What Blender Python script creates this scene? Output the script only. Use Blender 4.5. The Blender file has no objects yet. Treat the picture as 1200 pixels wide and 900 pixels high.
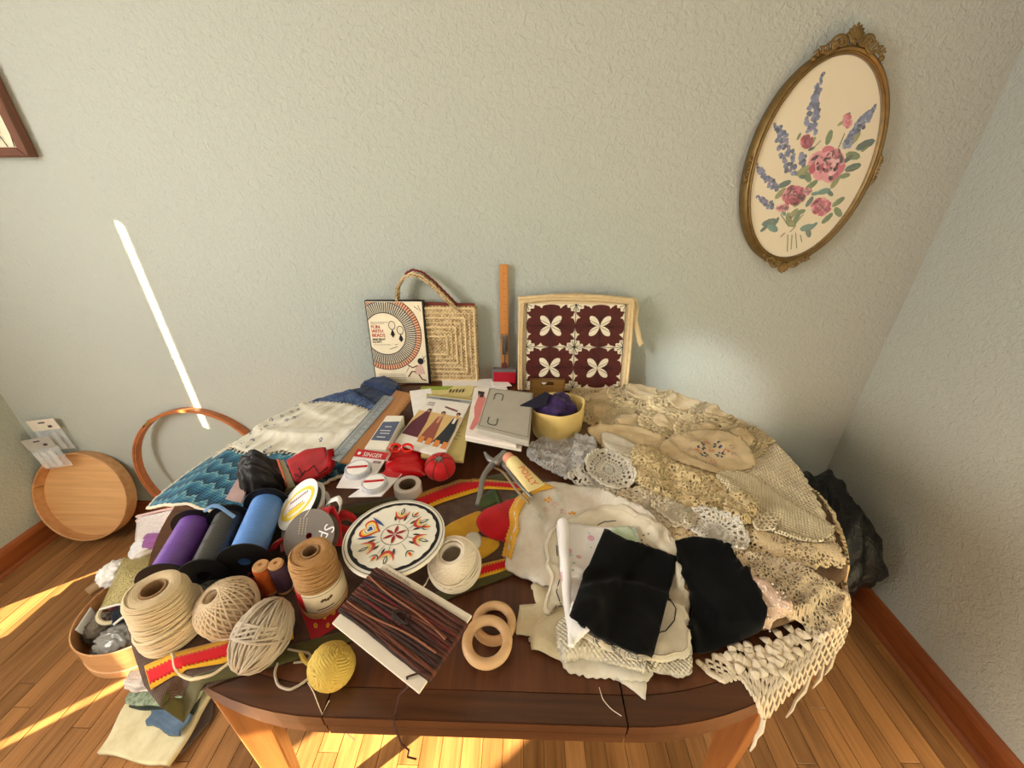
import bpy, bmesh, math, random
import numpy as np
from mathutils import Matrix, Vector
C = bpy.context.scene.collection
rnd = random.Random(7)
R = math.radians
PI = math.pi

# ------------------------------------------------------------------ camera
F_PX, PITCH, YAW, CAMZ = 454.0, R(27.0), R(1.5), 1.40
cam_d = bpy.data.cameras.new('camera')
cam = bpy.data.objects.new('camera', cam_d); C.objects.link(cam)
cam.location = (0, 0, CAMZ)
cam.rotation_euler = (PI/2 - PITCH, 0, YAW)
cam_d.sensor_fit = 'HORIZONTAL'; cam_d.sensor_width = 36.0
cam_d.lens = 36.0*F_PX/1200.0
cam_d.clip_start = 0.02
bpy.context.scene.camera = cam

# ------------------------------------------------------------------ world, sun, lamps, exposure
w = bpy.data.worlds.new('daylight'); bpy.context.scene.world = w; w.use_nodes = True
bg = w.node_tree.nodes['Background']
bg.inputs[0].default_value = (0.80, 0.90, 1.0, 1); bg.inputs[1].default_value = 0.10
SUN_AZ, SUN_EL = R(52), R(25)          # travels to +x +y and down
sdir = Vector((math.sin(SUN_AZ)*math.cos(SUN_EL), math.cos(SUN_AZ)*math.cos(SUN_EL), -math.sin(SUN_EL)))
sd = bpy.data.lights.new('sun', 'SUN'); sd.energy = 42; sd.angle = R(0.6); sd.color = (1.0, 0.84, 0.56)
so = bpy.data.objects.new('sun', sd); C.objects.link(so)
so.rotation_euler = sdir.to_track_quat('-Z', 'Y').to_euler()

def area(name, loc, target, sx, sy, power, col):
    l = bpy.data.lights.new(name, 'AREA'); l.shape = 'RECTANGLE'; l.size = sx; l.size_y = sy
    l.energy = power; l.color = col
    o = bpy.data.objects.new(name, l); C.objects.link(o); o.location = loc
    o.rotation_euler = (Vector(target)-Vector(loc)).to_track_quat('-Z', 'Y').to_euler()
    return o
# daylight of the glazed door in the left wall (sun-warmed) and of the window behind the viewer
area('door_daylight', (-2.0, -0.20, 1.45), (1.0, 0.25, 0.90), 1.0, 1.2, 50, (1.0, 0.965, 0.91))
area('rear_window_daylight', (0.5, -1.7, 1.75), (0.1, 1.2, 0.9), 1.6, 1.1, 5, (0.82, 0.92, 1.0))

# added spot in mid-air that brightens the wall beside the bag
sp = bpy.data.lights.new('added_wall_spot', 'SPOT'); sp.energy = 190; sp.spot_size = R(10.5); sp.spot_blend = .9; sp.shadow_soft_size = .05; sp.color = (.88, .95, 1.0)
spo = bpy.data.objects.new('added_wall_spot', sp); C.objects.link(spo); spo.location = (-.95, -.30, 1.95)
spo.rotation_euler = (Vector((.70, 1.315, .70))-Vector(spo.location)).to_track_quat('-Z', 'Y').to_euler()

vs = bpy.context.scene.view_settings
vs.view_transform = 'Standard'; vs.look = 'None'; vs.gamma = 1; vs.use_curve_mapping = False
vs.exposure = 0.24

# ------------------------------------------------------------------ pixel -> point helpers (1200x900 frame)
fw = np.array([-math.sin(YAW)*math.cos(PITCH), math.cos(YAW)*math.cos(PITCH), -math.sin(PITCH)])
rt = np.array([math.cos(YAW), math.sin(YAW), 0.0]); up = np.cross(rt, fw)
EYE = np.array([0, 0, CAMZ])
def ray(x, y): return fw*F_PX + rt*(x-600) - up*(y-450)
def atz(x, y, z): d = ray(x, y); return EYE + d*(z-CAMZ)/d[2]
def aty(x, y, Y): d = ray(x, y); return EYE + d*(Y/d[1])
def atx(x, y, X): d = ray(x, y); return EYE + d*(X/d[0])
def proj(p):
    v = np.array(p)-EYE; k = v@fw
    return 600+F_PX*(v@rt)/k, 450-F_PX*(v@up)/k
def depth(p): return float((np.array(p)-EYE)@fw)

# ------------------------------------------------------------------ mesh builder
def I4(): return np.eye(4)
def T(x, y, z): m = np.eye(4); m[:3, 3] = (x, y, z); return m
def RX(a): m = np.eye(4); c, s = math.cos(a), math.sin(a); m[1:3, 1:3] = [[c, -s], [s, c]]; return m
def RY(a): m = np.eye(4); c, s = math.cos(a), math.sin(a); m[0, 0] = c; m[0, 2] = s; m[2, 0] = -s; m[2, 2] = c; return m
def RZ(a): m = np.eye(4); c, s = math.cos(a), math.sin(a); m[:2, :2] = [[c, -s], [s, c]]; return m
def SC(x, y, z): return np.diag([x, y, z, 1.0])
def frame(o, x, y, z=None):
    """matrix whose columns are the unit axes x, y, z at origin o"""
    x = np.array(x, float); x /= np.linalg.norm(x)
    y = np.array(y, float); y -= x*(x@y); y /= np.linalg.norm(y)
    z = np.cross(x, y); m = np.eye(4); m[:3, 0] = x; m[:3, 1] = y; m[:3, 2] = z; m[:3, 3] = o; return m

class MB:
    def __init__(s): s.v = []; s.f = []; s.mi = []; s.n = 0
    def add(s, v, f, m=None, mi=0):
        v = np.asarray(v, float).reshape(-1, 3)
        if m is not None: v = v@m[:3, :3].T + m[:3, 3]
        s.v.append(v); b = s.n
        for q in f: s.f.append([i+b for i in q]); s.mi.append(mi)
        s.n += len(v); return s
    def box(s, cx, cy, cz, sx, sy, sz, m=None, mi=0, bev=0):
        x, y, z = sx/2, sy/2, sz/2
        if bev <= 0:
            v = [(cx+i*x, cy+j*y, cz+k*z) for i in (-1, 1) for j in (-1, 1) for k in (-1, 1)]
            f = [(0, 1, 3, 2), (4, 6, 7, 5), (0, 4, 5, 1), (2, 3, 7, 6), (0, 2, 6, 4), (1, 5, 7, 3)]
            return s.add(v, f, m, mi)
        b = min(bev, x*.9, y*.9, z*.9)
        o = [(-x+b, -y), (x-b, -y), (x, -y+b), (x, y-b), (x-b, y), (-x+b, y), (-x, y-b), (-x, -y+b)]
        i_ = [(a*(1-b/x) if abs(a) == x else a*(x-b*1.5)/(x-b) if x > 1.6*b else a, c*(1-b/y) if abs(c) == y else c) for a, c in o]
        rings = [(i_, -z), (o, -z+b), (o, z-b), (i_, z)]
        v = [(cx+a, cy+c, cz+h) for ring, h in rings for a, c in ring]
        f = [tuple(range(7, -1, -1)), tuple(range(24, 32))]
        for k in range(3):
            for q in range(8): f.append((k*8+q, k*8+(q+1) % 8, (k+1)*8+(q+1) % 8, (k+1)*8+q))
        return s.add(v, f, m, mi)
    def prism(s, poly, z0, z1, m=None, mi=0, hole=None):
        n = len(poly); z0_ = z0 if hasattr(z0, '__len__') else [z0]*n; z1_ = z1 if hasattr(z1, '__len__') else [z1]*n
        v = [(p[0], p[1], z0_[i]) for i, p in enumerate(poly)] + [(p[0], p[1], z1_[i]) for i, p in enumerate(poly)]
        if hole is None:
            f = [tuple(range(n-1, -1, -1)), tuple(range(n, 2*n))] + [(i, (i+1) % n, n+(i+1) % n, n+i) for i in range(n)]
        else:
            v += [(p[0], p[1], z0_[i]) for i, p in enumerate(hole)] + [(p[0], p[1], z1_[i]) for i, p in enumerate(hole)]
            f = []
            for i in range(n):
                j = (i+1) % n
                f += [(i, j, n+j, n+i), (2*n+j, 2*n+i, 3*n+i, 3*n+j), (n+i, n+j, 3*n+j, 3*n+i), (j, i, 2*n+i, 2*n+j)]
        return s.add(v, f, m, mi)
    def flat(s, poly, z=0, m=None, mi=0):
        return s.add([(p[0], p[1], z) for p in poly], [tuple(range(len(poly)))], m, mi)
    def lathe(s, prof, n=32, m=None, mi=0, closed=False, sx=1, sy=1):
        v = []; k = len(prof)
        for i in range(n):
            a = 2*PI*i/n
            for r, z in prof: v.append((r*math.cos(a)*sx, r*math.sin(a)*sy, z))
        f = []
        for i in range(n):
            j = (i+1) % n
            for q in range(k-1 if not closed else k):
                q2 = (q+1) % k
                f.append((i*k+q, j*k+q, j*k+q2, i*k+q2))
        if not closed:
            if prof[0][0] > 1e-6: f.append(tuple(i*k for i in range(n-1, -1, -1)))
            if prof[-1][0] > 1e-6: f.append(tuple(i*k+k-1 for i in range(n)))
        return s.add(v, f, m, mi)
    def tube(s, pts, r, n=6, m=None, mi=0, closed=False, flat=1.0):
        P = np.asarray(pts, float); k = len(P)
        rr = np.asarray(r, float)*np.ones(k)
        if closed: tg = np.roll(P, -1, 0)-np.roll(P, 1, 0)
        else: tg = np.gradient(P, axis=0)
        tg /= (np.linalg.norm(tg, axis=1)[:, None]+1e-12)
        u = np.zeros_like(P); a = np.array([0, 0, 1.0])
        if abs(tg[0]@a) > .9: a = np.array([1.0, 0, 0])
        c = a-tg[0]*(a@tg[0]); u[0] = c/np.linalg.norm(c)
        for i in range(1, k):
            c = u[i-1]-tg[i]*(u[i-1]@tg[i]); u[i] = c/(np.linalg.norm(c)+1e-12)
        wv = np.cross(tg, u)
        ang = np.arange(n)*2*PI/n
        V = P[:, None, :]+rr[:, None, None]*(np.cos(ang)[None, :, None]*u[:, None, :]*flat+np.sin(ang)[None, :, None]*wv[:, None, :])
        f = []
        for i in range(k if closed else k-1):
            i2 = (i+1) % k
            for q in range(n): f.append((i*n+q, i*n+(q+1) % n, i2*n+(q+1) % n, i2*n+q))
        if not closed: f.append(tuple(range(n-1, -1, -1))); f.append(tuple((k-1)*n+q for q in range(n)))
        return s.add(V.reshape(-1, 3), f, m, mi)
    def ball(s, c, r, n=10, m=None, mi=0, sz=1):
        prof = [(r*math.sin(PI*i/n), -r*sz*math.cos(PI*i/n)) for i in range(n+1)]
        prof[0] = (0, prof[0][1]); prof[-1] = (0, prof[-1][1])
        mm = T(*c) if m is None else m@T(*c)
        return s.lathe(prof, n*2, mm, mi)

ORG = {}
def link(name, v, f, mats, parent=None, mi=None, smooth=True, sharp=35, uv=None, solid=0, origin=None):
    me = bpy.data.meshes.new(name)
    v = np.asarray(v, float)
    if parent is not None: og = ORG[parent.name]
    elif origin is not None: og = np.array(origin, float)
    else:
        lo, hi = v.min(0), v.max(0); og = np.array([(lo[0]+hi[0])/2, (lo[1]+hi[1])/2, lo[2]])
    me.from_pydata((v-og).tolist(), [], f)
    me.update()
    if not isinstance(mats, (list, tuple)): mats = [mats]
    for q in mats: me.materials.append(q)
    if mi is not None and len(mats) > 1: me.polygons.foreach_set('material_index', mi)
    if uv is not None:
        l = me.uv_layers.new(name='UVMap'); idx = np.zeros(len(me.loops), int); me.loops.foreach_get('vertex_index', idx)
        l.data.foreach_set('uv', np.asarray(uv, float)[idx].ravel())
    if smooth:
        me.polygons.foreach_set('use_smooth', [True]*len(me.polygons))
        try: me.set_sharp_from_angle(angle=R(sharp))
        except Exception: pass
    o = bpy.data.objects.new(name, me); C.objects.link(o)
    if parent is not None: o.parent = parent
    else: o.location = og.tolist()
    ORG[o.name] = og
    if solid:
        md = o.modifiers.new('thickness', 'SOLIDIFY'); md.thickness = solid; md.offset = -1
    return o
def build(mb, name, mats, parent=None, **k):
    return link(name, np.vstack(mb.v), mb.f, mats, parent, mi=mb.mi, **k)
def tag(o, label=None, cat=None, group=None, kind=None):
    if label: o['label'] = label
    if cat: o['category'] = cat
    if group: o['group'] = group
    if kind: o['kind'] = kind
    return o
def thing(name, label, cat, loc, group=None):
    o = bpy.data.objects.new(name, None); C.objects.link(o); o.empty_display_size = .02
    o.location = [float(q) for q in loc]; ORG[o.name] = np.array([float(q) for q in loc])
    return tag(o, label, cat, group)
def struct(mb, name, mats, parent=None, **k):
    o = build(mb, name, mats, parent, **k)
    if parent is None: o['kind'] = 'structure'
    return o

# ------------------------------------------------------------------ materials
def lin(c):
    return tuple((x/255/12.92 if x/255 <= .04045 else ((x/255+.055)/1.055)**2.4) for x in c[:3])
class V:
    """a socket with arithmetic"""
    def __init__(s, nt, k): s.nt = nt; s.k = k
    def _m(s, op, *a, clamp=False):
        n = s.nt.nodes.new('ShaderNodeMath'); n.operation = op; n.use_clamp = clamp
        for i, q in enumerate((s,)+a):
            if isinstance(q, V): s.nt.links.new(q.k, n.inputs[i])
            else: n.inputs[i].default_value = q
        return V(s.nt, n.outputs[0])
    def __add__(s, o): return s._m('ADD', o)
    def __sub__(s, o): return s._m('SUBTRACT', o)
    def __mul__(s, o): return s._m('MULTIPLY', o)
    def __truediv__(s, o): return s._m('DIVIDE', o)
    def sin(s): return s._m('SINE')
    def abs(s): return s._m('ABSOLUTE')
    def frac(s): return s._m('FRACT')
    def floor(s): return s._m('FLOOR')
    def gt(s, o): return s._m('GREATER_THAN', o)
    def lt(s, o): return s._m('LESS_THAN', o)
    def max(s, o): return s._m('MAXIMUM', o)
    def min(s, o): return s._m('MINIMUM', o)
    def pw(s, o): return s._m('POWER', o)
    def sat(s): return s._m('ADD', 0.0, clamp=True)
    def atan2(s, o): return s._m('ARCTAN2', o)
class NT:
    def __init__(s, name, rough=.6, metal=0.0, spec=.35, sheen=0.0):
        s.mat = bpy.data.materials.new(name); s.mat.use_nodes = True; s.nt = s.mat.node_tree
        s.b = s.nt.nodes['Principled BSDF']; s.out = s.nt.nodes['Material Output']
        s.b.inputs['Roughness'].default_value = rough; s.b.inputs['Metallic'].default_value = metal
        s.b.inputs['Specular IOR Level'].default_value = spec
        if sheen: s.b.inputs['Sheen Weight'].default_value = sheen
    def node(s, t, **k):
        n = s.nt.nodes.new(t)
        for a, b in k.items(): setattr(n, a, b)
        return n
    def uv(s):
        t = s.node('ShaderNodeTexCoord'); p = s.node('ShaderNodeSeparateXYZ'); s.nt.links.new(t.outputs['UV'], p.inputs[0])
        s.uvs = t.outputs['UV']; return V(s.nt, p.outputs[0]), V(s.nt, p.outputs[1])
    def obj(s):
        t = s.node('ShaderNodeTexCoord'); p = s.node('ShaderNodeSeparateXYZ'); s.nt.links.new(t.outputs['Object'], p.inputs[0])
        s.uvs = t.outputs['Object']; return V(s.nt, p.outputs[0]), V(s.nt, p.outputs[1]), V(s.nt, p.outputs[2])
    def vec(s, a, b, c=0.0):
        n = s.node('ShaderNodeCombineXYZ')
        for i, q in enumerate((a, b, c)):
            if isinstance(q, V): s.nt.links.new(q.k, n.inputs[i])
            else: n.inputs[i].default_value = q
        return n.outputs[0]
    def noise(s, vec, scale, detail=3, rough=.5, dist=0.0):
        n = s.node('ShaderNodeTexNoise'); n.inputs['Scale'].default_value = scale; n.inputs['Detail'].default_value = detail
        n.inputs['Roughness'].default_value = rough; n.inputs['Distortion'].default_value = dist
        if vec is not None: s.nt.links.new(vec, n.inputs['Vector'])
        return V(s.nt, n.outputs[0])
    def voro(s, vec, scale, feature='F1', out='Distance', rnd_=1.0):
        n = s.node('ShaderNodeTexVoronoi'); n.feature = feature; n.inputs['Scale'].default_value = scale
        n.inputs['Randomness'].default_value = rnd_
        s.nt.links.new(vec, n.inputs['Vector']); return V(s.nt, n.outputs[out])
    def ramp(s, v, stops, const=False):
        n = s.node('ShaderNodeValToRGB'); cr = n.color_ramp
        if const: cr.interpolation = 'CONSTANT'
        while len(cr.elements) < len(stops): cr.elements.new(.5)
        for e, (p, c) in zip(cr.elements, stops): e.position = p; e.color = (*c[:3], 1)
        s.nt.links.new(v.k, n.inputs[0]); return n.outputs[0]
    def mix(s, f, a, b):
        n = s.node('ShaderNodeMix', data_type='RGBA')
        for i, q in ((0, f), (6, a), (7, b)):
            if isinstance(q, V): s.nt.links.new(q.k, n.inputs[i])
            elif isinstance(q, bpy.types.NodeSocket): s.nt.links.new(q, n.inputs[i])
            elif isinstance(q, (int, float)): n.inputs[i].default_value = q
            else: n.inputs[i].default_value = (*q[:3], 1)
        return n.outputs[2]
    def color(s, c):
        if isinstance(c, bpy.types.NodeSocket): s.nt.links.new(c, s.b.inputs['Base Color'])
        else: s.b.inputs['Base Color'].default_value = (*c[:3], 1)
        return s
    def bump(s, v, dist=.001, strength=1.0):
        n = s.node('ShaderNodeBump'); n.inputs['Distance'].default_value = dist; n.inputs['Strength'].default_value = strength
        s.nt.links.new(v.k, n.inputs['Height']); s.nt.links.new(n.outputs[0], s.b.inputs['Normal']); return s
    def alpha(s, v):
        s.nt.links.new(v.k, s.b.inputs['Alpha']); return s

def plain(name, c, rough=.6, metal=0, spec=.35, var=.12, vscale=40, bump=0, bscale=300, sheen=0):
    """one colour with slight variation and fine relief"""
    n = NT(name, rough, metal, spec, sheen); x, y, z = n.obj(); c = lin(c)
    nz = n.noise(n.uvs, vscale, 3)
    n.color(n.mix(nz, tuple(q*(1-var) for q in c), tuple(min(1, q*(1+var)) for q in c)))
    if bump: n.bump(n.noise(n.uvs, bscale, 3), bump)
    return n.mat
def cloth(name, c, c2=None, weave=2600, bump=.0004, vscale=18, sheen=.15, rough=.85, var=.1):
    n = NT(name, rough, 0, .2, sheen); u, v = n.uv(); c = lin(c); c2 = lin(c2) if c2 else tuple(q*(1-var*2) for q in c)
    nz = n.noise(n.uvs, vscale, 4, .6)
    n.color(n.ramp(nz, [(.3, c2), (.62, c)]))
    wv = (u*weave).sin()*(v*weave).sin() + n.noise(n.uvs, 60, 4)*1.5
    n.bump(wv, bump); return n.mat
def wood(name, c1, c2, along='y', scale=1.0, rough=.35, spec=.5, rand=0.0, bump=.0002, coat=0):
    n = NT(name, rough, 0, spec); x, y, z = n.obj()
    s1, s2 = (90*scale, 4*scale)
    a = {'x': n.vec(x*s2, y*s1, z*s1), 'y': n.vec(x*s1, y*s2, z*s1), 'z': n.vec(x*s1, y*s1, z*s2)}[along]
    nz = n.noise(a, 1.0, 5, .6, .4)
    b = {'x': n.vec(x*s2*.5, y*12*scale, z*12*scale), 'y': n.vec(x*12*scale, y*s2*.5, z*12*scale), 'z': n.vec(x*12*scale, y*12*scale, z*s2*.5)}[along]
    nb = n.noise(b, 1.0, 3, .5, 1.0)
    val = nz*.6+nb*.55
    col = n.ramp(val, [(.36, lin(c2)), (.68, lin(c1))])
    if rand:
        oi = n.node('ShaderNodeObjectInfo'); rv = V(n.nt, oi.outputs['Random'])
        h = n.node('ShaderNodeHueSaturation'); n.nt.links.new(col, h.inputs['Color']); n.nt.links.new((rv*rand+(1-rand/2)).k, h.inputs['Value']); col = h.outputs[0]
    n.color(col); n.bump(nz, bump)
    if coat: n.b.inputs['Coat Weight'].default_value = coat; n.b.inputs['Coat Roughness'].default_value = .15
    return n.mat
def lace(name, c, kind='floral', s=1.0, dark=None, hole=.5, bump=.0012):
    """openwork fabric: holes are real transparency, threads have relief.  UV in metres, or polar (u = angle/2pi, v = radius) for doily"""
    n = NT(name, .9, 0, .15, .15); u, v = n.uv(); c = lin(c); d = lin(dark) if dark else tuple(q*.72 for q in c); d = tuple(p*.6+q*.4 for p, q in zip(c, d))
    if kind == 'filet':
        a = (u*(700*s)).sin(); b = (v*(700*s)).sin(); h = a*b
        big = n.voro(n.uvs, 14*s, 'F1'); solid = big.lt(.30)
        holes = a.gt(.1)*b.gt(.1); holes = holes*(solid*-1.0+1.0)
        rel = h*-1.0
    elif kind == 'rib':
        a = (u*1300*s).sin(); w_ = (v*60*s+n.noise(n.uvs, 8, 1)*1.0).sin(); h = ((u*60*s+v*900*s)).sin()
        holes = a.gt(.45)*h.gt(.1); rel = a*.5+h*-.5
    elif kind == 'doily':
        k1 = (u*(2*PI*16*s)).sin(); ring = (v*34).sin(); k2 = (u*(2*PI*44*s)+v*9).sin(); r2 = (v*90).sin()
        holes = (k1.gt(-.1)*ring.gt(.0)).max(k2.gt(.2)*r2.gt(.2)*v.gt(.45)); holes = holes*v.gt(.14)*v.lt(.94)
        rel = k1*ring*-.6+k2*r2*-.5
    elif kind == 'eyelet':
        k1 = (u*(2*PI*60*s)).sin(); holes = k1.gt(0)*v.gt(.9)*v.lt(.96); rel = k1*v.gt(.86)
    elif kind == 'rosette':
        f = n.voro(n.uvs, 34*s, 'F1'); e = n.voro(n.uvs, 150*s, 'DISTANCE_TO_EDGE'); g = (f*26).sin()
        holes = e.gt(.16)*n.noise(n.uvs, 30*s, 2).gt(.42); rel = g*.15+e*-2.0+n.noise(n.uvs, 60*s, 3)*1.5
    else:
        e = n.voro(n.uvs, 170*s, 'DISTANCE_TO_EDGE'); f = n.noise(n.uvs, 16*s, 2, .5)
        holes = e.gt(.17)*f.lt(hole); rel = e*-1.5+f*2.0
    nz = n.noise(n.uvs, 25, 4, .6)
    n.color(n.ramp(nz+rel*.08, [(.3, d), (.6, c)]))
    n.bump(rel+n.noise(n.uvs, 500, 2)*.5, bump)
    n.alpha(holes*-1.0+1.0)
    return n.mat
def clear(name, c=(240, 244, 246), a=.3, rough=.1):
    n = NT(name, rough, 0, .6); n.color(lin(c)); nz = n.noise(None, 30, 3)
    n.alpha((nz*.5+a-.2).sat()); return n.mat

M_WALL = None
def wallmat(name, c):
    n = NT(name, .75, 0, .25); x, y, z = n.obj()
    n.color(n.mix(n.noise(n.uvs, 1.5, 2), tuple(q*.97 for q in lin(c)), lin(c)))
    a = n.noise(n.uvs, 62, 4, .6, .8); b = n.noise(n.uvs, 160, 2)
    n.bump(a+b*.3, .006, .9); return n.mat
M = {}
M['wall'] = wallmat('wall_paint', (180, 185, 176))
M['ceil'] = plain('ceiling_paint', (196, 196, 190), .9)
M['trimwood'] = wood('trim_wood', (150, 82, 40), (108, 50, 20), 'y', rough=.35)
M['trimwoodx'] = wood('trim_wood_x', (150, 82, 40), (108, 50, 20), 'x', rough=.35)
M['floor'] = wood('oak_floor', (160, 112, 66), (110, 72, 38), 'y', scale=.9, rough=.28, spec=.5, rand=.5)
M['underfloor'] = wood('oak_floor_far', (150, 98, 56), (104, 62, 32), 'y', scale=.9, rough=.3)
M['walnut'] = wood('walnut_veneer', (98, 56, 30), (58, 30, 16), 'y', scale=.8, rough=.38, spec=.4)
M['walnutx'] = wood('walnut_edge', (92, 54, 30), (54, 30, 16), 'x', scale=.8, rough=.3, spec=.5)
M['leg'] = wood('leg_wood', (166, 108, 58), (124, 74, 36), 'z', scale=.8, rough=.3, spec=.5)
M['dark'] = plain('joint_dark', (28, 18, 12), .8)
# ------------------------------------------------------------------ room
XL, XR, YB, ZC, YF = -2.09, 1.28, 1.315, 2.45, -2.2
TZ = .765
b = MB(); b.box((XL+XR)/2, YB+.05, ZC/2, XR-XL+.4, .1, ZC); struct(b, 'wall_back', M['wall'], smooth=False)
b = MB(); b.box(XR+.05, (YF+YB)/2, ZC/2, .1, YB-YF, ZC); struct(b, 'wall_right', M['wall'], smooth=False)
# left wall: glazed-door side, unseen openings added to shape the sun streaks and floor bounce
ops = [(.690, .707, .975, 1.765), (.712, .728, .195, .26), (.66, .728, .095, .125), (.58, .728, .125, .155), (.52, .728, .155, .185), (.66, .728, .185, .195), (-.048, -.014, .25, .66), (-1.13, -.66, .70, 1.42), (-1.05, -.58, .20, .58)]
ys = sorted({YF, YB} | {q for o in ops for q in o[:2]}); b = MB()
for y0, y1 in zip(ys[:-1], ys[1:]):
    ym = (y0+y1)/2; zs = sorted((o[2], o[3]) for o in ops if o[0] < ym < o[1]); z = 0
    for a0, a1 in zs:
        if a0 <= z+1e-6: z = max(z, a1); continue
        b.box(XL-.002, ym, (z+a0)/2, .004, y1-y0, a0-z); z = a1
    b.box(XL-.002, ym, (z+ZC)/2, .004, y1-y0, ZC-z)
struct(b, 'wall_left', M['wall'], smooth=False)
b = MB(); b.box((XL+XR)/2, (YF+YB)/2, ZC+.05, XR-XL+.4, YB-YF+.2, .1); struct(b, 'ceiling', M['ceil'], smooth=False)
b = MB(); b.box((XL+XR)/2, (YF+YB)/2, -.054, XR-XL+.4, YB-YF+.2, .1); fl = struct(b, 'floor', M['underfloor'], smooth=False)
meshes = {}
x = XL+.0285; k = 0
while x < XR:
    y = YB-rnd.uniform(.1, .9)
    ends = [YB]
    while y > -.35: ends.append(y); y -= rnd.choice([.5, .7, .9, 1.1])
    ends.append(-.35)
    for y1, y0 in zip(ends[:-1], ends[1:]):
        L = y1-y0-.0012; b = MB(); b.box(x, (y0+y1)/2, -.002, .0558, L, .008, bev=.0008)
        o = build(b, 'floor_plank', M['floor'], fl, smooth=False)
        # own grain: shift the mesh origin
        dv = Vector((0, rnd.uniform(-9, 9), rnd.uniform(-9, 9))); o.data.transform(Matrix.Translation(dv)); o.location = -dv
    x += .057
def skirting(name, x, d, mat):   # profile board plus shoe moulding along y
    b = MB()
    prof = [(0, 0), (.016, 0), (.016, .078), (.012, .09), (.004, .098), (0, .1)]
    v = []; 
    for yy in (-.6, YB):
        v += [(x+d*a, yy, h) for a, h in prof]
    n = len(prof); f = [(i, (i+1) % n, n+(i+1) % n, n+i) for i in range(n)]+[tuple(range(n)), tuple(range(n, 2*n))]
    b.add(v, f); o = struct(b, name, mat, smooth=False)
    c = MB(); pr = [(.016, 0)]+[(.016+.014*math.cos(t*PI/8), .018*math.sin(t*PI/8)) for t in range(5)]
    v = [];
    for yy in (-.6, YB): v += [(x+d*a, yy, h) for a, h in pr]
    n = len(pr); f = [(i, (i+1) % n, n+(i+1) % n, n+i) for i in range(n)]+[tuple(range(n)), tuple(range(n, 2*n))]
    c.add(v, f); build(c, 'shoe_moulding', mat, o)
skirting('baseboard_left', XL, 1, M['trimwood']); skirting('baseboard_right', XR, -1, M['trimwood'])
b = MB(); b.box((XL+XR)/2, YB-.008, .05, XR-XL-.034, .016, .1, bev=.003); o = struct(b, 'baseboard_back', M['trimwoodx'], smooth=False)
c = MB(); c.box((XL+XR)/2, YB-.022, .008, XR-XL-.06, .013, .016, bev=.004); build(c, 'shoe_moulding', M['trimwoodx'], o)

# ------------------------------------------------------------------ the table
TCX, TCY, THX, TA, TB = -.058, .757, .205, .525, .503
def outline(inset=0, n=48, part=None):
    """table outline counter-clockwise; half circles joined by a straight leaf"""
    pts = []
    for i in range(n+1):
        a = -PI/2+PI*i/n; pts.append((TCX+THX+(TA-inset)*math.cos(a), TCY+(TB-inset)*math.sin(a)))
    for i in range(n+1):
        a = PI/2+PI*i/n; pts.append((TCX-THX+(TA-inset)*math.cos(a), TCY+(TB-inset)*math.sin(a)))
    return pts
def clipx(poly, x0, x1):
    def half(p, X, keep):
        out = []
        for i in range(len(p)):
            a, c = p[i], p[(i+1) % len(p)]; ia, ic = keep(a[0], X), keep(c[0], X)
            if ia: out.append(a)
            if ia != ic and abs(c[0]-a[0]) > 1e-12:
                t = (X-a[0])/(c[0]-a[0]); out.append((X, a[1]+t*(c[1]-a[1])))
        return out
    p = half(poly, x0, lambda q, X: q >= X-1e-9); return half(p, x1, lambda q, X: q <= X+1e-9)
table = thing('dining_table', 'oval dark walnut dining table with two seams and tapered orange-brown legs', 'table', (TCX, TCY, 0))
sx = [TCX-THX, TCX+THX]
for x0, x1 in ((-9, sx[0]-.0012), (sx[0]+.0012, sx[1]-.0012), (sx[1]+.0012, 9)):
    b = MB(); b.prism(clipx(outline(.0365), x0, x1), TZ-.018, TZ); build(b, 'leaf_panel', M['walnut'], table, smooth=False)
    # border band, edge steps
    o0 = clipx(outline(0), x0, x1); b = MB()
    b.prism(clipx(outline(.0), x0, x1), TZ-.022, TZ-.0025)
    o = build(b, 'edge_band', M['walnutx'], table, smooth=False)
    b = MB(); b.prism(clipx(outline(.008), x0, x1), TZ-.028, TZ-.022); build(b, 'edge_recess', M['dark'], table, smooth=False)
    b = MB(); b.prism(clipx(outline(.002), x0, x1), TZ-.050, TZ-.028); build(b, 'lower_band', M['walnutx'], table, smooth=False)
# raised border ring (its inner joint is the thin line inlaid round the top)
for x0, x1, side in ((-9, sx[0]-.0012, 0), (sx[0]+.0012, sx[1]-.0012, -1), (sx[0]+.0012, sx[1]-.0012, 1), (sx[1]+.0012, 9, 0)):
    oo, ii = outline(.001), outline(.035); b = MB()
    for i in range(len(oo)):
        j = (i+1) % len(oo)
        if side and (oo[i][1]-TCY)*side < 0: continue
        q = clipx([oo[i], oo[j], ii[j], ii[i]], x0, x1)
        if len(q) >= 3:
            a2 = sum(q[t][0]*q[(t+1) % len(q)][1]-q[(t+1) % len(q)][0]*q[t][1] for t in range(len(q)))
            if abs(a2) > 1e-9: b.flat(q if a2 > 0 else q[::-1], TZ-.0002)
    build(b, 'border', M['walnutx'], table, smooth=False)
ins = outline(.05); o2 = outline(.07); b = MB(); b.prism(ins, TZ-.085, TZ-.050, hole=o2); build(b, 'apron', M['walnutx'], table)
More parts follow.
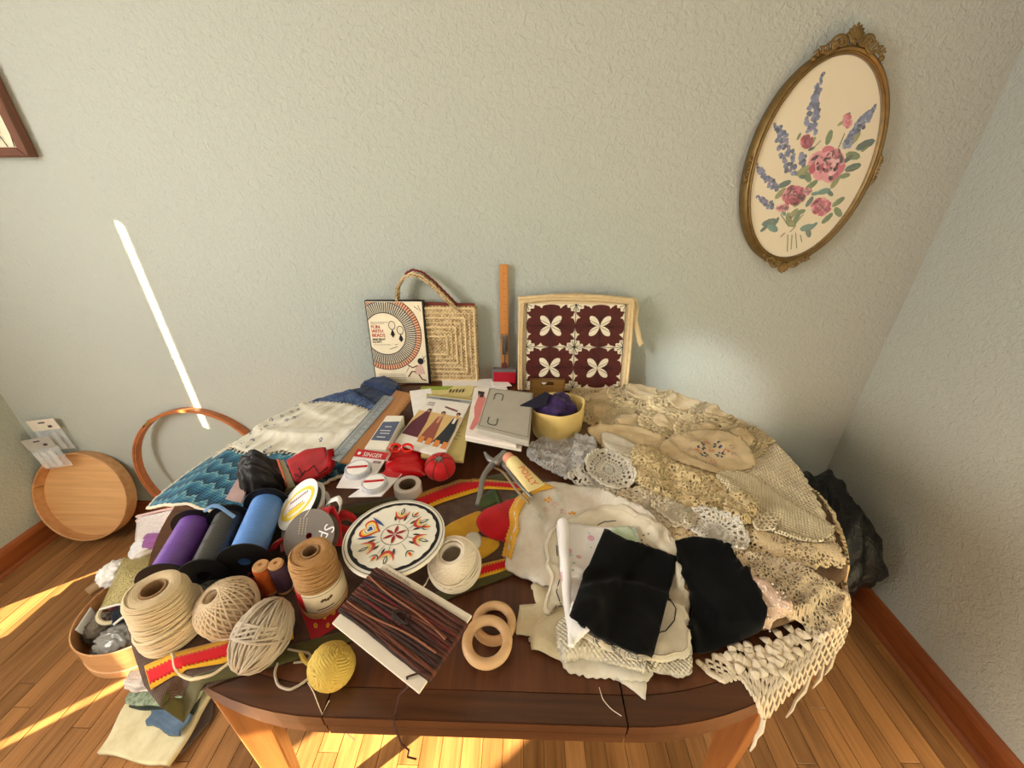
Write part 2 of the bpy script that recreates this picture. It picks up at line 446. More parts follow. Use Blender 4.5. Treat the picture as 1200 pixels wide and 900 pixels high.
for lx, ly in ((-.50, .365), (.445, .40), (-.48, 1.13), (.36, 1.13)):
    b = MB(); v = []
    for z, s in ((0, .015), (TZ-.09, .031), (TZ-.022, .031)):
        cx_ = lx-(.0 if z else .02)*(1 if lx < 0 else -1)
        v += [(cx_-s, ly-s, z), (cx_+s, ly-s, z), (cx_+s, ly+s, z), (cx_-s, ly+s, z)]
    f = [(3, 2, 1, 0), (8, 9, 10, 11)]+[(k*4+i, k*4+(i+1) % 4, k*4+4+(i+1) % 4, k*4+4+i) for k in range(2) for i in range(4)]
    v = np.array(v); 
    # turn each leg 20 degrees so an edge faces the viewer
    a = R(25); cc = v.mean(0); d = v-cc; v[:, 0] = cc[0]+d[:, 0]*math.cos(a)-d[:, 1]*math.sin(a); v[:, 1] = cc[1]+d[:, 0]*math.sin(a)+d[:, 1]*math.cos(a)
    b.add(v, f); o = build(b, 'leg', M['leg'], table, smooth=False)
    md = o.modifiers.new('edge', 'BEVEL'); md.width = .003; md.segments = 2

# ------------------------------------------------------------------ the surface height field that everything is laid on
HX0, HX1, HY0, HY1, HR = -1.25, 1.20, .06, 1.306, .004
gx = np.arange(HX0, HX1, HR); gy = np.arange(HY0, HY1, HR); GX, GY = np.meshgrid(gx, gy)
_dx = np.maximum(np.abs(GX-TCX)-THX, 0)/TA; _dy = (GY-TCY)/TB
_r = np.sqrt(_dx**2+_dy**2)
_d = (_r-1)*TB
_sl = np.where(GX < -.50, .6, 2.4)
H = np.where(_d <= 0, TZ, TZ-np.maximum(_d, 0)*_sl-np.minimum(np.maximum(_d, 0), .01)*.3)
H = np.maximum(H, .2)
HBASE = H.copy()
def hs(x, y, A=None):
    A = H if A is None else A
    x = np.asarray(x, float); y = np.asarray(y, float)
    fx = np.clip((x-HX0)/HR, 0, len(gx)-1.001); fy = np.clip((y-HY0)/HR, 0, len(gy)-1.001)
    i = fx.astype(int); j = fy.astype(int); a = fx-i; c = fy-j
    return A[j, i]*(1-a)*(1-c)+A[j, i+1]*a*(1-c)+A[j+1, i]*(1-a)*c+A[j+1, i+1]*a*c
def hit(px, py, A=None):
    """where the view ray of a pixel meets the surface"""
    d = ray(px, py); d = d/np.linalg.norm(d)
    t = np.arange(.45, 2.6, .002); p = EYE+t[:, None]*d
    s = hs(p[:, 0], p[:, 1], A); ok = (p[:, 2] <= s) & (p[:, 1] < HY1+.02)
    if not ok.any(): 
        return atz(px, py, TZ)
    i = int(np.argmax(ok)); return p[i]
def spline(pts, n=6):
    P = np.array(pts, float); k = len(P); out = []
    for i in range(k):
        a, b_, c, d = P[(i-1) % k], P[i], P[(i+1) % k], P[(i+2) % k]
        for q in range(n):
            t = q/n; out.append(.5*((2*b_)+(-a+c)*t+(2*a-5*b_+4*c-d)*t*t+(-a+3*b_-3*c+d)*t**3))
    return np.array(out)
def lerpclosed(pts, n=6):
    P = np.array(pts, float); k = len(P)
    return np.array([P[i]+(P[(i+1) % k]-P[i])*q/n for i in range(k) for q in range(n)])
def inside(X, Y, poly):
    r = np.zeros(X.shape, bool); n = len(poly)
    for i in range(n):
        x1, y1 = poly[i][:2]; x2, y2 = poly[(i+1) % n][:2]
        if y1 == y2: continue
        c = ((y1 > Y) != (y2 > Y)) & (X < (x2-x1)*(Y-y1)/(y2-y1)+x1); r ^= c
    return r
def blur(A, k):
    if k < 1: return A
    for ax in (0, 1):
        for _ in range(2):
            P = np.concatenate([np.repeat(np.take(A, [0], ax), k, ax), A, np.repeat(np.take(A, [-1], ax), k, ax)], ax)
            cs = np.cumsum(P, ax); z = np.zeros_like(np.take(cs, [0], ax)); cs = np.concatenate([z, cs], ax)
            w_ = 2*k+1; n = A.shape[ax]
            A = (np.take(cs, range(w_, w_+n), ax)-np.take(cs, range(0, n), ax))/w_
    return A
def wrinkles(X, Y, seed, amp, scale, ridge=.5):
    r = np.random.RandomState(seed); out = np.zeros_like(X); wx = X.copy(); wy = Y.copy()
    for _ in range(3):
        a = r.uniform(0, 2*PI); f = scale*r.uniform(.3, .7); p = r.uniform(0, 6)
        wx = wx+.25/scale*np.sin(f*(X*math.cos(a)+Y*math.sin(a))+p); wy = wy+.25/scale*np.cos(f*(X*math.sin(a)-Y*math.cos(a))+p*2)
    tot = 0
    for k in range(5):
        a = r.uniform(0, PI); f = scale*r.uniform(.6, 2.2); p = r.uniform(0, 6); am = 1/(1+k*.5)
        s = np.sin(f*(wx*math.cos(a)+wy*math.sin(a))+p)
        out += am*((1-np.abs(s))**1.5*ridge+(s*.5+.5)*(1-ridge)); tot += am
    return out/tot*amp
def gridmesh(poly, step):
    x0, y0 = poly[:, 0].min()-step, poly[:, 1].min()-step; x1, y1 = poly[:, 0].max()+step, poly[:, 1].max()+step
    nx = int((x1-x0)/step)+2; ny = int((y1-y0)/step)+2
    xs = x0+np.arange(nx)*step; ys_ = y0+np.arange(ny)*step; X, Y = np.meshgrid(xs, ys_)
    cx, cy = (X[:-1, :-1]+step/2), (Y[:-1, :-1]+step/2); keep = inside(cx, cy, poly)
    ids = -np.ones(X.shape, int); vid = np.zeros(X.shape, int)
    J, I = np.nonzero(keep); use = np.zeros(X.shape, bool)
    for a, c in ((0, 0), (0, 1), (1, 0), (1, 1)): use[J+a, I+c] = True
    ids[use] = np.arange(use.sum()); xv = X[use].copy(); yv = Y[use].copy()
    f = np.stack([ids[J, I], ids[J, I+1], ids[J+1, I+1], ids[J+1, I]], 1)
    # boundary vertices: those whose four cells are not all kept
    kp = np.zeros((keep.shape[0]+2, keep.shape[1]+2), int); kp[1:-1, 1:-1] = keep
    cnt = kp[:-1, :-1]+kp[1:, :-1]+kp[:-1, 1:]+kp[1:, 1:]
    bd = (cnt[use] < 4)
    A = poly; B = np.roll(poly, -1, 0); AB = B-A; L2 = (AB**2).sum(1)+1e-12
    bi = np.nonzero(bd)[0]
    for i in bi:
        p = np.array([xv[i], yv[i]]); t = np.clip(((p-A)*AB).sum(1)/L2, 0, 1); q = A+AB*t[:, None]
        d2 = ((q-p)**2).sum(1); k = int(np.argmin(d2))
        if d2[k] < (step*1.1)**2: xv[i], yv[i] = q[k]
    # keep the largest connected piece only
    lab = np.arange(len(xv))
    for _ in range(400):
        m_ = lab[f].min(1); new = lab.copy()
        for c_ in range(4): np.minimum.at(new, f[:, c_], m_)
        if (new == lab).all(): break
        lab = new
    ids_, cn = np.unique(lab, return_counts=True); ok = lab == ids_[np.argmax(cn)]
    if not ok.all():
        re_ = np.cumsum(ok)-1; f = re_[f[ok[f].all(1)]]; xv, yv, bd = xv[ok], yv[ok], bd[ok]
    return xv, yv, f.tolist(), bd
def worldpoly(px, smooth=True, n=6, scallop=None, A=None):
    P = spline(px, n) if smooth else lerpclosed(px, n)
    W_ = np.array([hit(x, y, A)[:2] for x, y in P])
    for q in W_:      # keep the hem near the table: it hangs, it does not fly off
        lim = .165 if q[0] < -.5 else .075
        for _ in range(40):
            dx_ = max(abs(q[0]-TCX)-THX, 0)/TA; dy_ = (q[1]-TCY)/TB; r_ = math.hypot(dx_, dy_)
            if (r_-1)*TB <= lim: break
            q[0] = TCX+(q[0]-TCX)*.985; q[1] = TCY+(q[1]-TCY)*.985
        q[1] = min(q[1], 1.292)
    if scallop:
        amp, lam = scallop
        # resample by arc length then push outward in scallops
        Q = np.vstack([W_, W_[:1]]); seg = np.linalg.norm(np.diff(Q, axis=0), axis=1); s = np.concatenate([[0], np.cumsum(seg)])
        tot = s[-1]; m = max(6, int(round(tot/lam))); k = m*6; ss = np.arange(k)/k*tot
        X = np.interp(ss, s, Q[:, 0]); Y = np.interp(ss, s, Q[:, 1]); tx = np.roll(X, -1)-np.roll(X, 1); ty = np.roll(Y, -1)-np.roll(Y, 1)
        L = np.hypot(tx, ty)+1e-9; area_ = (X*np.roll(Y, -1)-np.roll(X, -1)*Y).sum(); sg = 1 if area_ > 0 else -1
        off = amp*(np.abs(np.sin(PI*np.arange(k)/6))-.5)
        W_ = np.stack([X+sg*ty/L*off, Y-sg*tx/L*off], 1)
    return W_
LAY = {}
def sheet(name, label, cat, px, mat, thick=.0015, wr=(.004, 25), step=.006, smooth=True, scallop=None, seed=1, ridge=.5,
          soft=2, uvmode='m', uvrot=0, parent=None, group=None, solid=None, edge_roll=0, poly=None, commit=True, puff=0, kind=None):
    """a cloth laid over whatever is already there"""
    global H
    W_ = worldpoly(px, smooth, 6, scallop) if poly is None else np.array(poly)
    cx_, cy_ = W_.mean(0)
    m = inside(GX, GY, W_)
    # upper envelope of the surface under the cloth
    HB = np.maximum(H, blur(H, soft)) if soft else H
    wz = wrinkles(GX, GY, seed, wr[0], wr[1], ridge)
    Z = HB+thick+wz
    if puff:
        dd = blur(m.astype(float), 5); Z = Z+puff*np.clip(dd*1.6-.6, 0, 1)**.6
    xv, yv, f, bd = gridmesh(W_, step)
    Zs = np.where(m, Z, H+thick)
    zv = hs(xv, yv, Z)
    zv = np.where(bd, np.maximum(hs(xv, yv, H)+thick*.8, zv-.6*hs(xv, yv, wz)-puff*.7), zv)
    zv = np.maximum(zv, hs(xv, yv, H)+thick*.7)
    if uvmode == 'polar':
        ang = np.arctan2(yv-cy_, xv-cx_); pa = np.arctan2(W_[:, 1]-cy_, W_[:, 0]-cx_); pr = np.hypot(W_[:, 0]-cx_, W_[:, 1]-cy_)
        o_ = np.argsort(pa); rb = np.interp(ang, pa[o_], pr[o_], period=2*PI)
        uv = np.stack([ang/(2*PI)+.5, np.hypot(xv-cx_, yv-cy_)/rb], 1)
    else:
        ca, sa = math.cos(uvrot), math.sin(uvrot); uv = np.stack([(xv-cx_)*ca+(yv-cy_)*sa, -(xv-cx_)*sa+(yv-cy_)*ca], 1)
    if uvmode == 'polar':   # per-face uv to avoid the seam
        pass
    v = np.stack([xv, yv, zv], 1)
    o = link(name, v, f, mat, parent, uv=uv, sharp=180, solid=thick*.7 if solid is None else solid)
    if uvmode == 'polar':
        me = o.data; l = me.uv_layers[0]; n = len(me.loops); buf = np.zeros(n*2); l.data.foreach_get('uv', buf); buf = buf.reshape(-1, 4, 2)
        du = buf[:, :, 0].max(1)-buf[:, :, 0].min(1); w_ = du > .5; sub = buf[w_]; sub[:, :, 0][sub[:, :, 0] < .5] += 1; buf[w_] = sub
        l.data.foreach_set('uv', buf.ravel())
    if commit: H = np.where(m, np.maximum(H, Z), H)
    if label: tag(o, label, cat, group)
    if kind: o['kind'] = kind
    LAY[o.name] = W_
    return o
def edgeline(W_, r, mat, name, parent, amp=0, lam=.01, n=4, lift=.001, closed=True, loops=False, wav=0):
    """trim following a world outline on the present surface; loops=True gives a row of picot loops"""
    Q = np.vstack([W_, W_[:1]]) if closed else W_
    seg = np.linalg.norm(np.diff(Q, axis=0), axis=1); s = np.concatenate([[0], np.cumsum(seg)]); tot = s[-1]
    k = int(tot/(lam/8 if (amp or loops) else .006)); ss = np.arange(k)/k*tot
    X = np.interp(ss, s, Q[:, 0]); Y = np.interp(ss, s, Q[:, 1]); tx = np.gradient(X); ty = np.gradient(Y); L = np.hypot(tx, ty)+1e-9
    area_ = (Q[:-1, 0]*Q[1:, 1]-Q[1:, 0]*Q[:-1, 1]).sum(); sg = 1 if area_ > 0 else -1
    ph = ss/lam*2*PI
    nx_, ny_ = sg*ty/L, -sg*tx/L
    if loops: X2 = X+nx_*amp*(1-np.cos(ph))*.5+tx/L*amp*.55*np.sin(ph); Y2 = Y+ny_*amp*(1-np.cos(ph))*.5+ty/L*amp*.55*np.sin(ph)
    else: X2 = X+nx_*amp*np.sin(ph); Y2 = Y+ny_*amp*np.sin(ph)
    Z2 = hs(X2, Y2)+lift
    Z2 = np.maximum(Z2, hs(X, Y)+lift-amp*.6)
    b = MB(); b.tube(np.stack([X2, Y2, Z2], 1), r, n, closed=closed)
    return build(b, name, mat, parent, sharp=180)
def stamp(poly, z):
    global H
    m = inside(GX, GY, np.array(poly)); H = np.where(m, np.maximum(H, z), H)
def maxh(poly):
    m = inside(GX, GY, np.array(poly)); return float(H[m].max()) if m.any() else TZ
def maxhr(x, y, r):
    m = (GX-x)**2+(GY-y)**2 < r*r; return float(H[m].max())
def pctr(x, y, r, q=60):
    m = (GX-x)**2+(GY-y)**2 < r*r; return float(np.percentile(H[m], q))
def text_geo(s, size=1.0, align='CENTER'):
    cu = bpy.data.curves.new('t', 'FONT'); cu.body = s; cu.size = size; cu.align_x = align; cu.align_y = 'CENTER'; cu.resolution_u = 2
    o = bpy.data.objects.new('t', cu); C.objects.link(o); bpy.context.view_layer.update()
    me = bpy.data.meshes.new_from_object(o.evaluated_get(bpy.context.evaluated_depsgraph_get()))
    v = np.array([q.co[:] for q in me.vertices]).reshape(-1, 3); f = [tuple(p.vertices) for p in me.polygons]
    bpy.data.objects.remove(o); bpy.data.curves.remove(cu); bpy.data.meshes.remove(me); return v, f
def ell(cx_, cy_, rx, ry, n=16, rot=0, a0=0, a1=2*PI):
    return [(cx_+rx*math.cos(t)*math.cos(rot)-ry*math.sin(t)*math.sin(rot), cy_+rx*math.cos(t)*math.sin(rot)+ry*math.sin(t)*math.cos(rot))
            for t in [a0+(a1-a0)*i/n for i in range(n)]]
class Quad:
    """rigid flat thing: four pixel corners (tl,tr,br,bl) of its top face at height z"""
    def __init__(s, px, z): s.c = [atz(x, y, z) for x, y in px]; s.z = z
    def poly(s): return np.array([c[:2] for c in s.c])
    def at(s, u, v, h=0):
        tl, tr, br, bl = s.c; p = (tl*(1-u)+tr*u)*(1-v)+(bl*(1-u)+br*u)*v; p = p.copy(); p[2] += h; return p
    def slab(s, mb, th, mi=0, inset=0, z=0):
        q = [s.at(a, c) for a, c in ((inset, inset), (1-inset, inset), (1-inset, 1-inset), (inset, 1-inset))]
        n = [(p[0], p[1]) for p in q][::-1]; mb.prism(n, s.z+z-th, s.z+z, mi=mi)
    def decal(s, mb, poly, h=.0004, mi=0):
        v = [s.at(u, w_, h) for u, w_ in poly]; mb.add(v, [tuple(range(len(v)-1, -1, -1))], mi=mi)
    def text(s, mb, t, u, v, size, rot=0, h=.0005, mi=0, asp=1.0):
        tv, tf = text_geo(t, 1.0); c, sn = math.cos(rot), math.sin(rot); out = []
        for p in tv:
            x_, y_ = p[0]*size*asp, -p[1]*size; out.append(s.at(u+x_*c-y_*sn, v+x_*sn+y_*c, h))
        mb.add(out, [q for q in tf], mi=mi)
def restquad(px, th):
    z = TZ
    for _ in range(3):
        q = Quad(px, z+th); z = maxh(q.poly())
    return Quad(px, z+th), z
# ------------------------------------------------------------------ shared materials
M['brass'] = plain('antique_gilt', (128, 104, 62), .45, .7, var=.35, vscale=60, bump=.0006, bscale=120)
M['linen'] = cloth('picture_linen', (226, 216, 184), weave=1500, bump=.0002)
M['maple'] = wood('bentwood_pale', (222, 174, 118), (192, 138, 84), 'x', scale=.5, rough=.45)
M['maple_side'] = wood('bentwood_side', (206, 156, 104), (176, 122, 74), 'x', scale=.5, rough=.5)
M['hoop'] = wood('hoop_wood', (190, 112, 62), (150, 82, 40), 'x', scale=.5, rough=.35)
M['card'] = plain('cream_card', (232, 226, 210), .7)
M['ink'] = plain('black_ink', (26, 24, 26), .6)
M['white'] = plain('white_paper', (238, 236, 232), .6)
M['red'] = plain('red_print', (188, 24, 30), .5)
M['clear'] = clear('clear_film', a=.22)
M['haze'] = clear('milky_film', (236, 232, 230), a=.55, rough=.25)
pal = {}
def pm(r, g, b, rough=.6, **k):
    key = (r, g, b, rough)
    if key not in pal: pal[key] = plain('print_%d_%d_%d' % (r, g, b), (r, g, b), rough, **k)
    return pal[key]

# ------------------------------------------------------------------ oval needlework picture on the back wall
PY = YB-.030
def wp(x, y, Y=PY): p = aty(x, y, Y); return np.array([p[0], p[2]])
ocx, ocz, orx, orz = .822, 1.452, .163, .252
t = thing('oval_needlework_picture', 'oval gilt frame with rose and larkspur needlework on the blue wall', 'picture', (ocx, YB, ocz-orz))
def wallm(y=PY): return frame((0, y, 0), (1, 0, 0), (0, 0, 1))      # local x right, y up, z towards the room
WM = wallm(); # z axis = x cross y = -y world
b = MB(); b.prism(ell(ocx, ocz, orx, orz, 64), -.012, -.004, WM); build(b, 'linen_ground', M['linen'], t, smooth=False)
b = MB(); b.prism(ell(ocx, ocz, orx+.004, orz+.004, 64), -.028, -.012, WM); build(b, 'backboard', M['dark'], t, smooth=False)
b = MB()
prof = [(.0, -.026), (.022, -.026), (.024, -.012), (.020, .002), (.014, .006), (.009, .003), (.006, .005), (.002, .002), (.0, -.006)]
n = 96; v = []; f = []
for i in range(n):
    a = 2*PI*i/n; nx_, ny_ = math.cos(a)/orx, math.sin(a)/orz; L = math.hypot(nx_, ny_); nx_ /= L; ny_ /= L
    for r_, h in prof: v.append((ocx+orx*math.cos(a)+nx_*(r_-.004), ocz+orz*math.sin(a)+ny_*(r_-.004), h))
k = len(prof)
for i in range(n):
    j = (i+1) % n
    for q in range(k): f.append((i*k+q, j*k+q, j*k+(q+1) % k, i*k+(q+1) % k))
b.add(v, f, WM); build(b, 'oval_frame', M['brass'], t, sharp=50)
def orn(name, cx_, cy_, ang, s, crest=True):
    """cast scroll ornament: central shell, two C scrolls, leaf sprays"""
    m = WM@T(cx_, cy_, .004)@RZ(ang)@SC(s, s, s*.75); b = MB()
    for q in range(-3, 4):
        a = q*.27; l = .034-.003*abs(q)
        if crest: b.tube([(math.sin(a)*.004, .002, .004), (math.sin(a)*l*.6, math.cos(a)*l*.6, .009), (math.sin(a)*l, math.cos(a)*l, .004)], [.0045, .0045, .0025], 6, m)
    for sg in (-1, 1):
        pts = []; rr = []
        for i in range(22):
            u = i/21; th = 3.4*PI*u; r_ = .013*(1-u)+.003
            pts.append((sg*(.020+.010*(1-u)+r_*math.cos(th)*1.0), .002+r_*math.sin(th)*.8, .004+.004*u)); rr.append(.0035*(1-.5*u))
        b.tube(pts, rr, 6, m)
        pts = [(sg*(.012+.062*u), -.003-.024*u**1.7+.006*math.sin(u*9), .003) for u in [i/16 for i in range(17)]]
        b.tube(pts, [.0052-.002*i/16 for i in range(17)], 6, m)
        for q in range(6):
            u = .15+q*.15; x_ = sg*(.012+.062*u); y_ = -.003-.024*u**1.7
            b.tube([(x_, y_, .004), (x_+sg*.006, y_+.010, .008), (x_+sg*.012, y_+.011-.006*(q % 2), .004)], [.0035, .004, .0015], 6, m)
        b.ball((sg*.076, -.028, .003), .0062, 5, m)
    b.ball((0, .002, .007), .006, 5, m)
    return build(b, name, M['brass'], t, sharp=60)
orn('top_crest', ocx, ocz+orz+.018, 0, 1.12)
orn('bottom_crest', ocx, ocz-orz-.014, PI, .92)
for sg in (-1, 1):
    m = WM@T(ocx+sg*(orx+.017), ocz-.010, .0)@RZ(-sg*PI/2)@SC(.8, .62, .7); b = MB()
    for q in range(7):
        u = (q-3)/3; b.tube([(u*.030, -.004, .004), (u*.036, .008-.006*abs(u), .008), (u*.046, .010-.012*abs(u), .003)], [.005, .0045, .002], 6, m)
    for s2 in (-1, 1):
        pts = [(s2*(.022+.014*u+.007*math.cos(9*u)), .004+.008*math.sin(9*u)*(1-u), .005) for u in [i/14 for i in range(15)]]
        b.tube(pts, .0028, 6, m); b.tube([(0, -.002, .003), (s2*.03, -.002, .004), (s2*.062, -.010, .002)], [.006, .005, .0025], 6, m)
    build(b, 'side_ornament', M['brass'], t, sharp=60)
# stitched flowers: petals laid as little raised patches. coordinates from the linen
def zp(x, y): return wp(870+x/4.09, 80+y/4.09, YB-.034)
BL = [pm(92, 110, 146, .9), pm(116, 130, 160, .9), pm(66, 86, 118, .9), pm(38, 52, 80, .9), pm(118, 112, 148, .9)]
PK = [pm(214, 140, 150, .9), pm(196, 96, 116, .9), pm(168, 52, 76, .9), pm(228, 176, 178, .9), pm(150, 32, 58, .9)]
GR = [pm(96, 120, 72, .9), pm(70, 100, 84, .9), pm(132, 138, 80, .9), pm(52, 84, 70, .9), pm(84, 130, 116, .9)]
def lump(b, c, rx, ry, rot, mi, h=.0012, n=7, base=-.004):
    p = ell(c[0], c[1], rx, ry, n, rot); q = ell(c[0], c[1], rx*.7, ry*.7, n, rot)
    b.add([(x_, y_, base) for x_, y_ in p]+[(x_, y_, base+h) for x_, y_ in q], [tuple(range(n, 2*n))]+[(i, (i+1) % n, n+(i+1) % n, n+i) for i in range(n)], WM, mi)
def spike(pts, name):
    b = MB(); r = random.Random(len(pts)*7+int(pts[0][0]))
    for (x0, y0, w0), (x1, y1, w1) in zip(pts[:-1], pts[1:]):
        L = math.hypot(x1-x0, y1-y0); k = max(1, int(L/13))
        for i in range(k):
            u = i/k; w_ = w0+(w1-w0)*u
            for _ in range(4):
                c = zp(x0+(x1-x0)*u+r.uniform(-w_, w_), y0+(y1-y0)*u+r.uniform(-w_*.5, w_*.5))
                lump(b, c, .0066 if w_ > 10 else .0036, .0054 if w_ > 10 else .0032, r.uniform(0, 3), r.choice([0, 0, 1, 1, 2, 2, 3, 4]), h=.0010+r.uniform(0, .001))
            if w_ < 8: lump(b, zp(x0+(x1-x0)*u-6, y0+(y1-y0)*u+4), .002, .004, .6, 3)
    build(b, name, BL, t, smooth=False)
spike([(400, 20, 4), (378, 70, 10), (358, 130, 18), (352, 190, 26), (340, 250, 34), (330, 310, 34)], 'larkspur')
spike([(165, 265, 4), (185, 300, 22), (212, 370, 34), (225, 430, 36), (240, 500, 26), (245, 520, 10)], 'larkspur')
spike([(75, 460, 5), (110, 510, 16), (140, 545, 24), (165, 590, 14)], 'larkspur')
spike([(80, 615, 6), (120, 640, 18), (155, 680, 14)], 'larkspur')
spike([(650, 175, 3), (615, 220, 14), (580, 270, 24), (530, 320, 16), (505, 380, 14)], 'larkspur')
spike([(300, 415, 14), (290, 470, 14)], 'larkspur')
b = MB(); r = random.Random(3)
def leaf(x, y, L, a, mi):   # pixel-of-zoom centre, length, angle
    c = zp(x, y); l = L/4.09*.0021; lump(b, c, l*.5, l*.23, a, mi, h=.0009, n=8)
for x, y, L, a, mi in [(425, 330, 60, 1.6, 0), (600, 365, 80, .4, 3), (540, 418, 70, -.2, 0), (550, 335, 60, 1.1, 2), (500, 515, 50, .2, 0), (540, 475, 70, .3, 3), (455, 545, 60, 1.2, 2),
                       (470, 640, 60, .7, 0), (468, 690, 60, -.7, 0), (416, 720, 60, .9, 0), (345, 350, 40, 1.2, 2), (300, 490, 70, .6, 2), (320, 520, 60, -.8, 0), (210, 555, 60, .4, 1), (190, 600, 60, .9, 2),
                       (135, 740, 70, .3, 1), (150, 765, 70, -.5, 4), (110, 770, 40, .8, 1), (170, 735, 40, 1.3, 1), (320, 765, 70, .2, 4), (325, 790, 50, -1.0, 1), (350, 755, 40, .8, 4),
                       (250, 700, 60, 1.0, 2), (285, 690, 50, .3, 0), (230, 720, 60, -1.1, 2), (330, 640, 50, 1.2, 1), (400, 590, 60, .2, 4), (430, 600, 40, -.6, 1), (360, 600, 40, .2, 4), (275, 645, 50, .9, 2), (240, 745, 60, -.4, 2), (265, 725, 60, 1.4, 0), (205, 690, 40, -.9, 4), (340, 560, 60, .7, 0), (510, 235, 44, 1.2, 0), (482, 262, 30, .6, 2), (280, 325, 30, 1.3, 0), (340, 385, 30, .4, 3), (300, 520, 40, 0, 1), (600, 380, 40, .9, 0), (520, 430, 50, .8, 3)]:
    leaf(x, y, L*1.25, a, mi)
for a_, c_ in (((235, 785), (262, 760)), ((262, 790), (268, 865)), ((225, 800), (222, 880)), ((285, 800), (292, 835)), ((210, 790), (190, 810)), ((440, 665), (480, 620)), ((470, 380), (500, 310)), ((345, 385), (385, 345)), ((500, 490), (575, 470)), ((245, 800), (240, 870)), ((190, 700), (230, 760)), ((300, 700), (250, 760))):
    p, q = zp(*a_), zp(*c_); b.tube([(p[0], p[1], -.0035), (q[0], q[1], -.0035)], .0013, 5, WM, mi=r.choice([0, 3, 0]))
build(b, 'stitched_leaves', GR, t, smooth=False)
def rose(x, y, R_, name, cols, seed, sq=1.0):
    b = MB(); r = random.Random(seed); k = int(R_/4)
    for ring, (n_, rr) in enumerate(((11, .92), (9, .62), (7, .36), (3, .12))):
        for i in range(n_):
            a = 2*PI*i/n_+r.uniform(-.3, .3)+ring; c = zp(x+R_*rr*.78*math.cos(a), y+R_*rr*.78*math.sin(a)*sq)
            l = R_/4.09*.0021*(.42-.05*ring); lump(b, c, l, l*.62, -a+PI/2+r.uniform(-.4, .4), cols[(i+ring*2+r.randint(0, 1)) % len(cols)], h=.0012+.0006*ring, n=9)
    build(b, name, PK, t, smooth=False)
rose(415, 460, 92, 'pink_rose', [0, 0, 1, 3, 0, 2], 1); rose(455, 415, 34, 'rose_heart', [1, 2, 0], 8)
rose(255, 610, 62, 'red_rose', [2, 1, 0, 4, 1], 2, .8); rose(200, 670, 34, 'rose_petals', [0, 1, 3], 12, .5); rose(315, 590, 30, 'rose_petals', [0, 3, 1], 13, .6)
rose(385, 665, 52, 'pink_rose', [1, 2, 0, 1], 4, .9); rose(318, 350, 34, 'rose_bud', [2, 4, 1], 5, 1.1); rose(513, 250, 26, 'rose_bud', [1, 0], 6, 1.6)
b = MB(); b.prism(ell(ocx, ocz, orx, orz, 64), .0, .0012, WM)
g = NT('picture_glass', .03, 0, .5); g.color((1, 1, 1)); g.b.inputs['Alpha'].default_value = .07; build(b, 'glass', g.mat, t, smooth=False)

# ------------------------------------------------------------------ rectangular picture at the left edge of the photograph
x1, z0, wdt, hgt, fr = -1.458, 1.478, .50, .66, .024
t = thing('framed_branch_print', 'brown wooden frame with a print of fine dark branches at the upper left', 'picture', (x1-wdt/2, YB, z0))
def bar(b, ax, az, bx, bz, wd, d0=.002, d1=.030):
    pass
for nm, pts in (('frame_rail', [(x1-wdt, z0), (x1, z0), (x1-fr, z0+fr), (x1-wdt+fr, z0+fr)]), ('frame_rail', [(x1-wdt, z0+hgt), (x1-wdt+fr, z0+hgt-fr), (x1-fr, z0+hgt-fr), (x1, z0+hgt)]),
                ('frame_stile', [(x1, z0), (x1, z0+hgt), (x1-fr, z0+hgt-fr), (x1-fr, z0+fr)]), ('frame_stile', [(x1-wdt, z0), (x1-wdt+fr, z0+fr), (x1-wdt+fr, z0+hgt-fr), (x1-wdt, z0+hgt)])):
    b = MB(); m = wallm(YB); b.prism(pts, .002, .034, m); o = build(b, nm, wood('picture_frame_wood', (112, 68, 46), (78, 42, 28), 'z' if nm == 'frame_stile' else 'x', rough=.35) if nm+'_m' not in M else M[nm+'_m'], t, smooth=False)
    M[nm+'_m'] = o.data.materials[0]; md = o.modifiers.new('edge', 'BEVEL'); md.width = .003
b = MB(); b.prism([(x1-wdt+fr, z0+fr), (x1-fr, z0+fr), (x1-fr, z0+hgt-fr), (x1-wdt+fr, z0+hgt-fr)], .004, .012, wallm(YB)); build(b, 'print_sheet', plain('print_cream', (232, 222, 194), .7), t, smooth=False)
b = MB(); r = random.Random(9)
def branch(x, z, a, L, wd, dpt):
    if dpt == 0 or L < .008: return
    x2, z2 = x+L*math.cos(a), z+L*math.sin(a)
    ok = x1-wdt+fr+.005 < x2 < x1-fr-.004 and z0+fr+.002 < z2 < z0+hgt-fr-.005
    if not ok: return
    nx_, nz_ = -math.sin(a)*wd, math.cos(a)*wd
    b.add([(x-nx_, z-nz_, .0125), (x+nx_, z+nz_, .0125), (x2+nx_*.7, z2+nz_*.7, .0125), (x2-nx_*.7, z2-nz_*.7, .0125)], [(3, 2, 1, 0), (0, 1, 2, 3)], wallm(YB))
    for _ in range(2 if dpt < 7 else 3): branch(x2, z2, a+r.uniform(-.75, .75), L*r.uniform(.72, .98), wd*.78, dpt-1)
for sx_, a in ((-.36, 1.7), (-.28, 1.3), (-.2, 1.8), (-.12, 1.5), (-.07, 1.9), (-.05, 1.4)):
    branch(x1+sx_, z0+fr+.003, a, .05, .0016, 9)
build(b, 'branch_drawing', M['ink'], t, smooth=False)

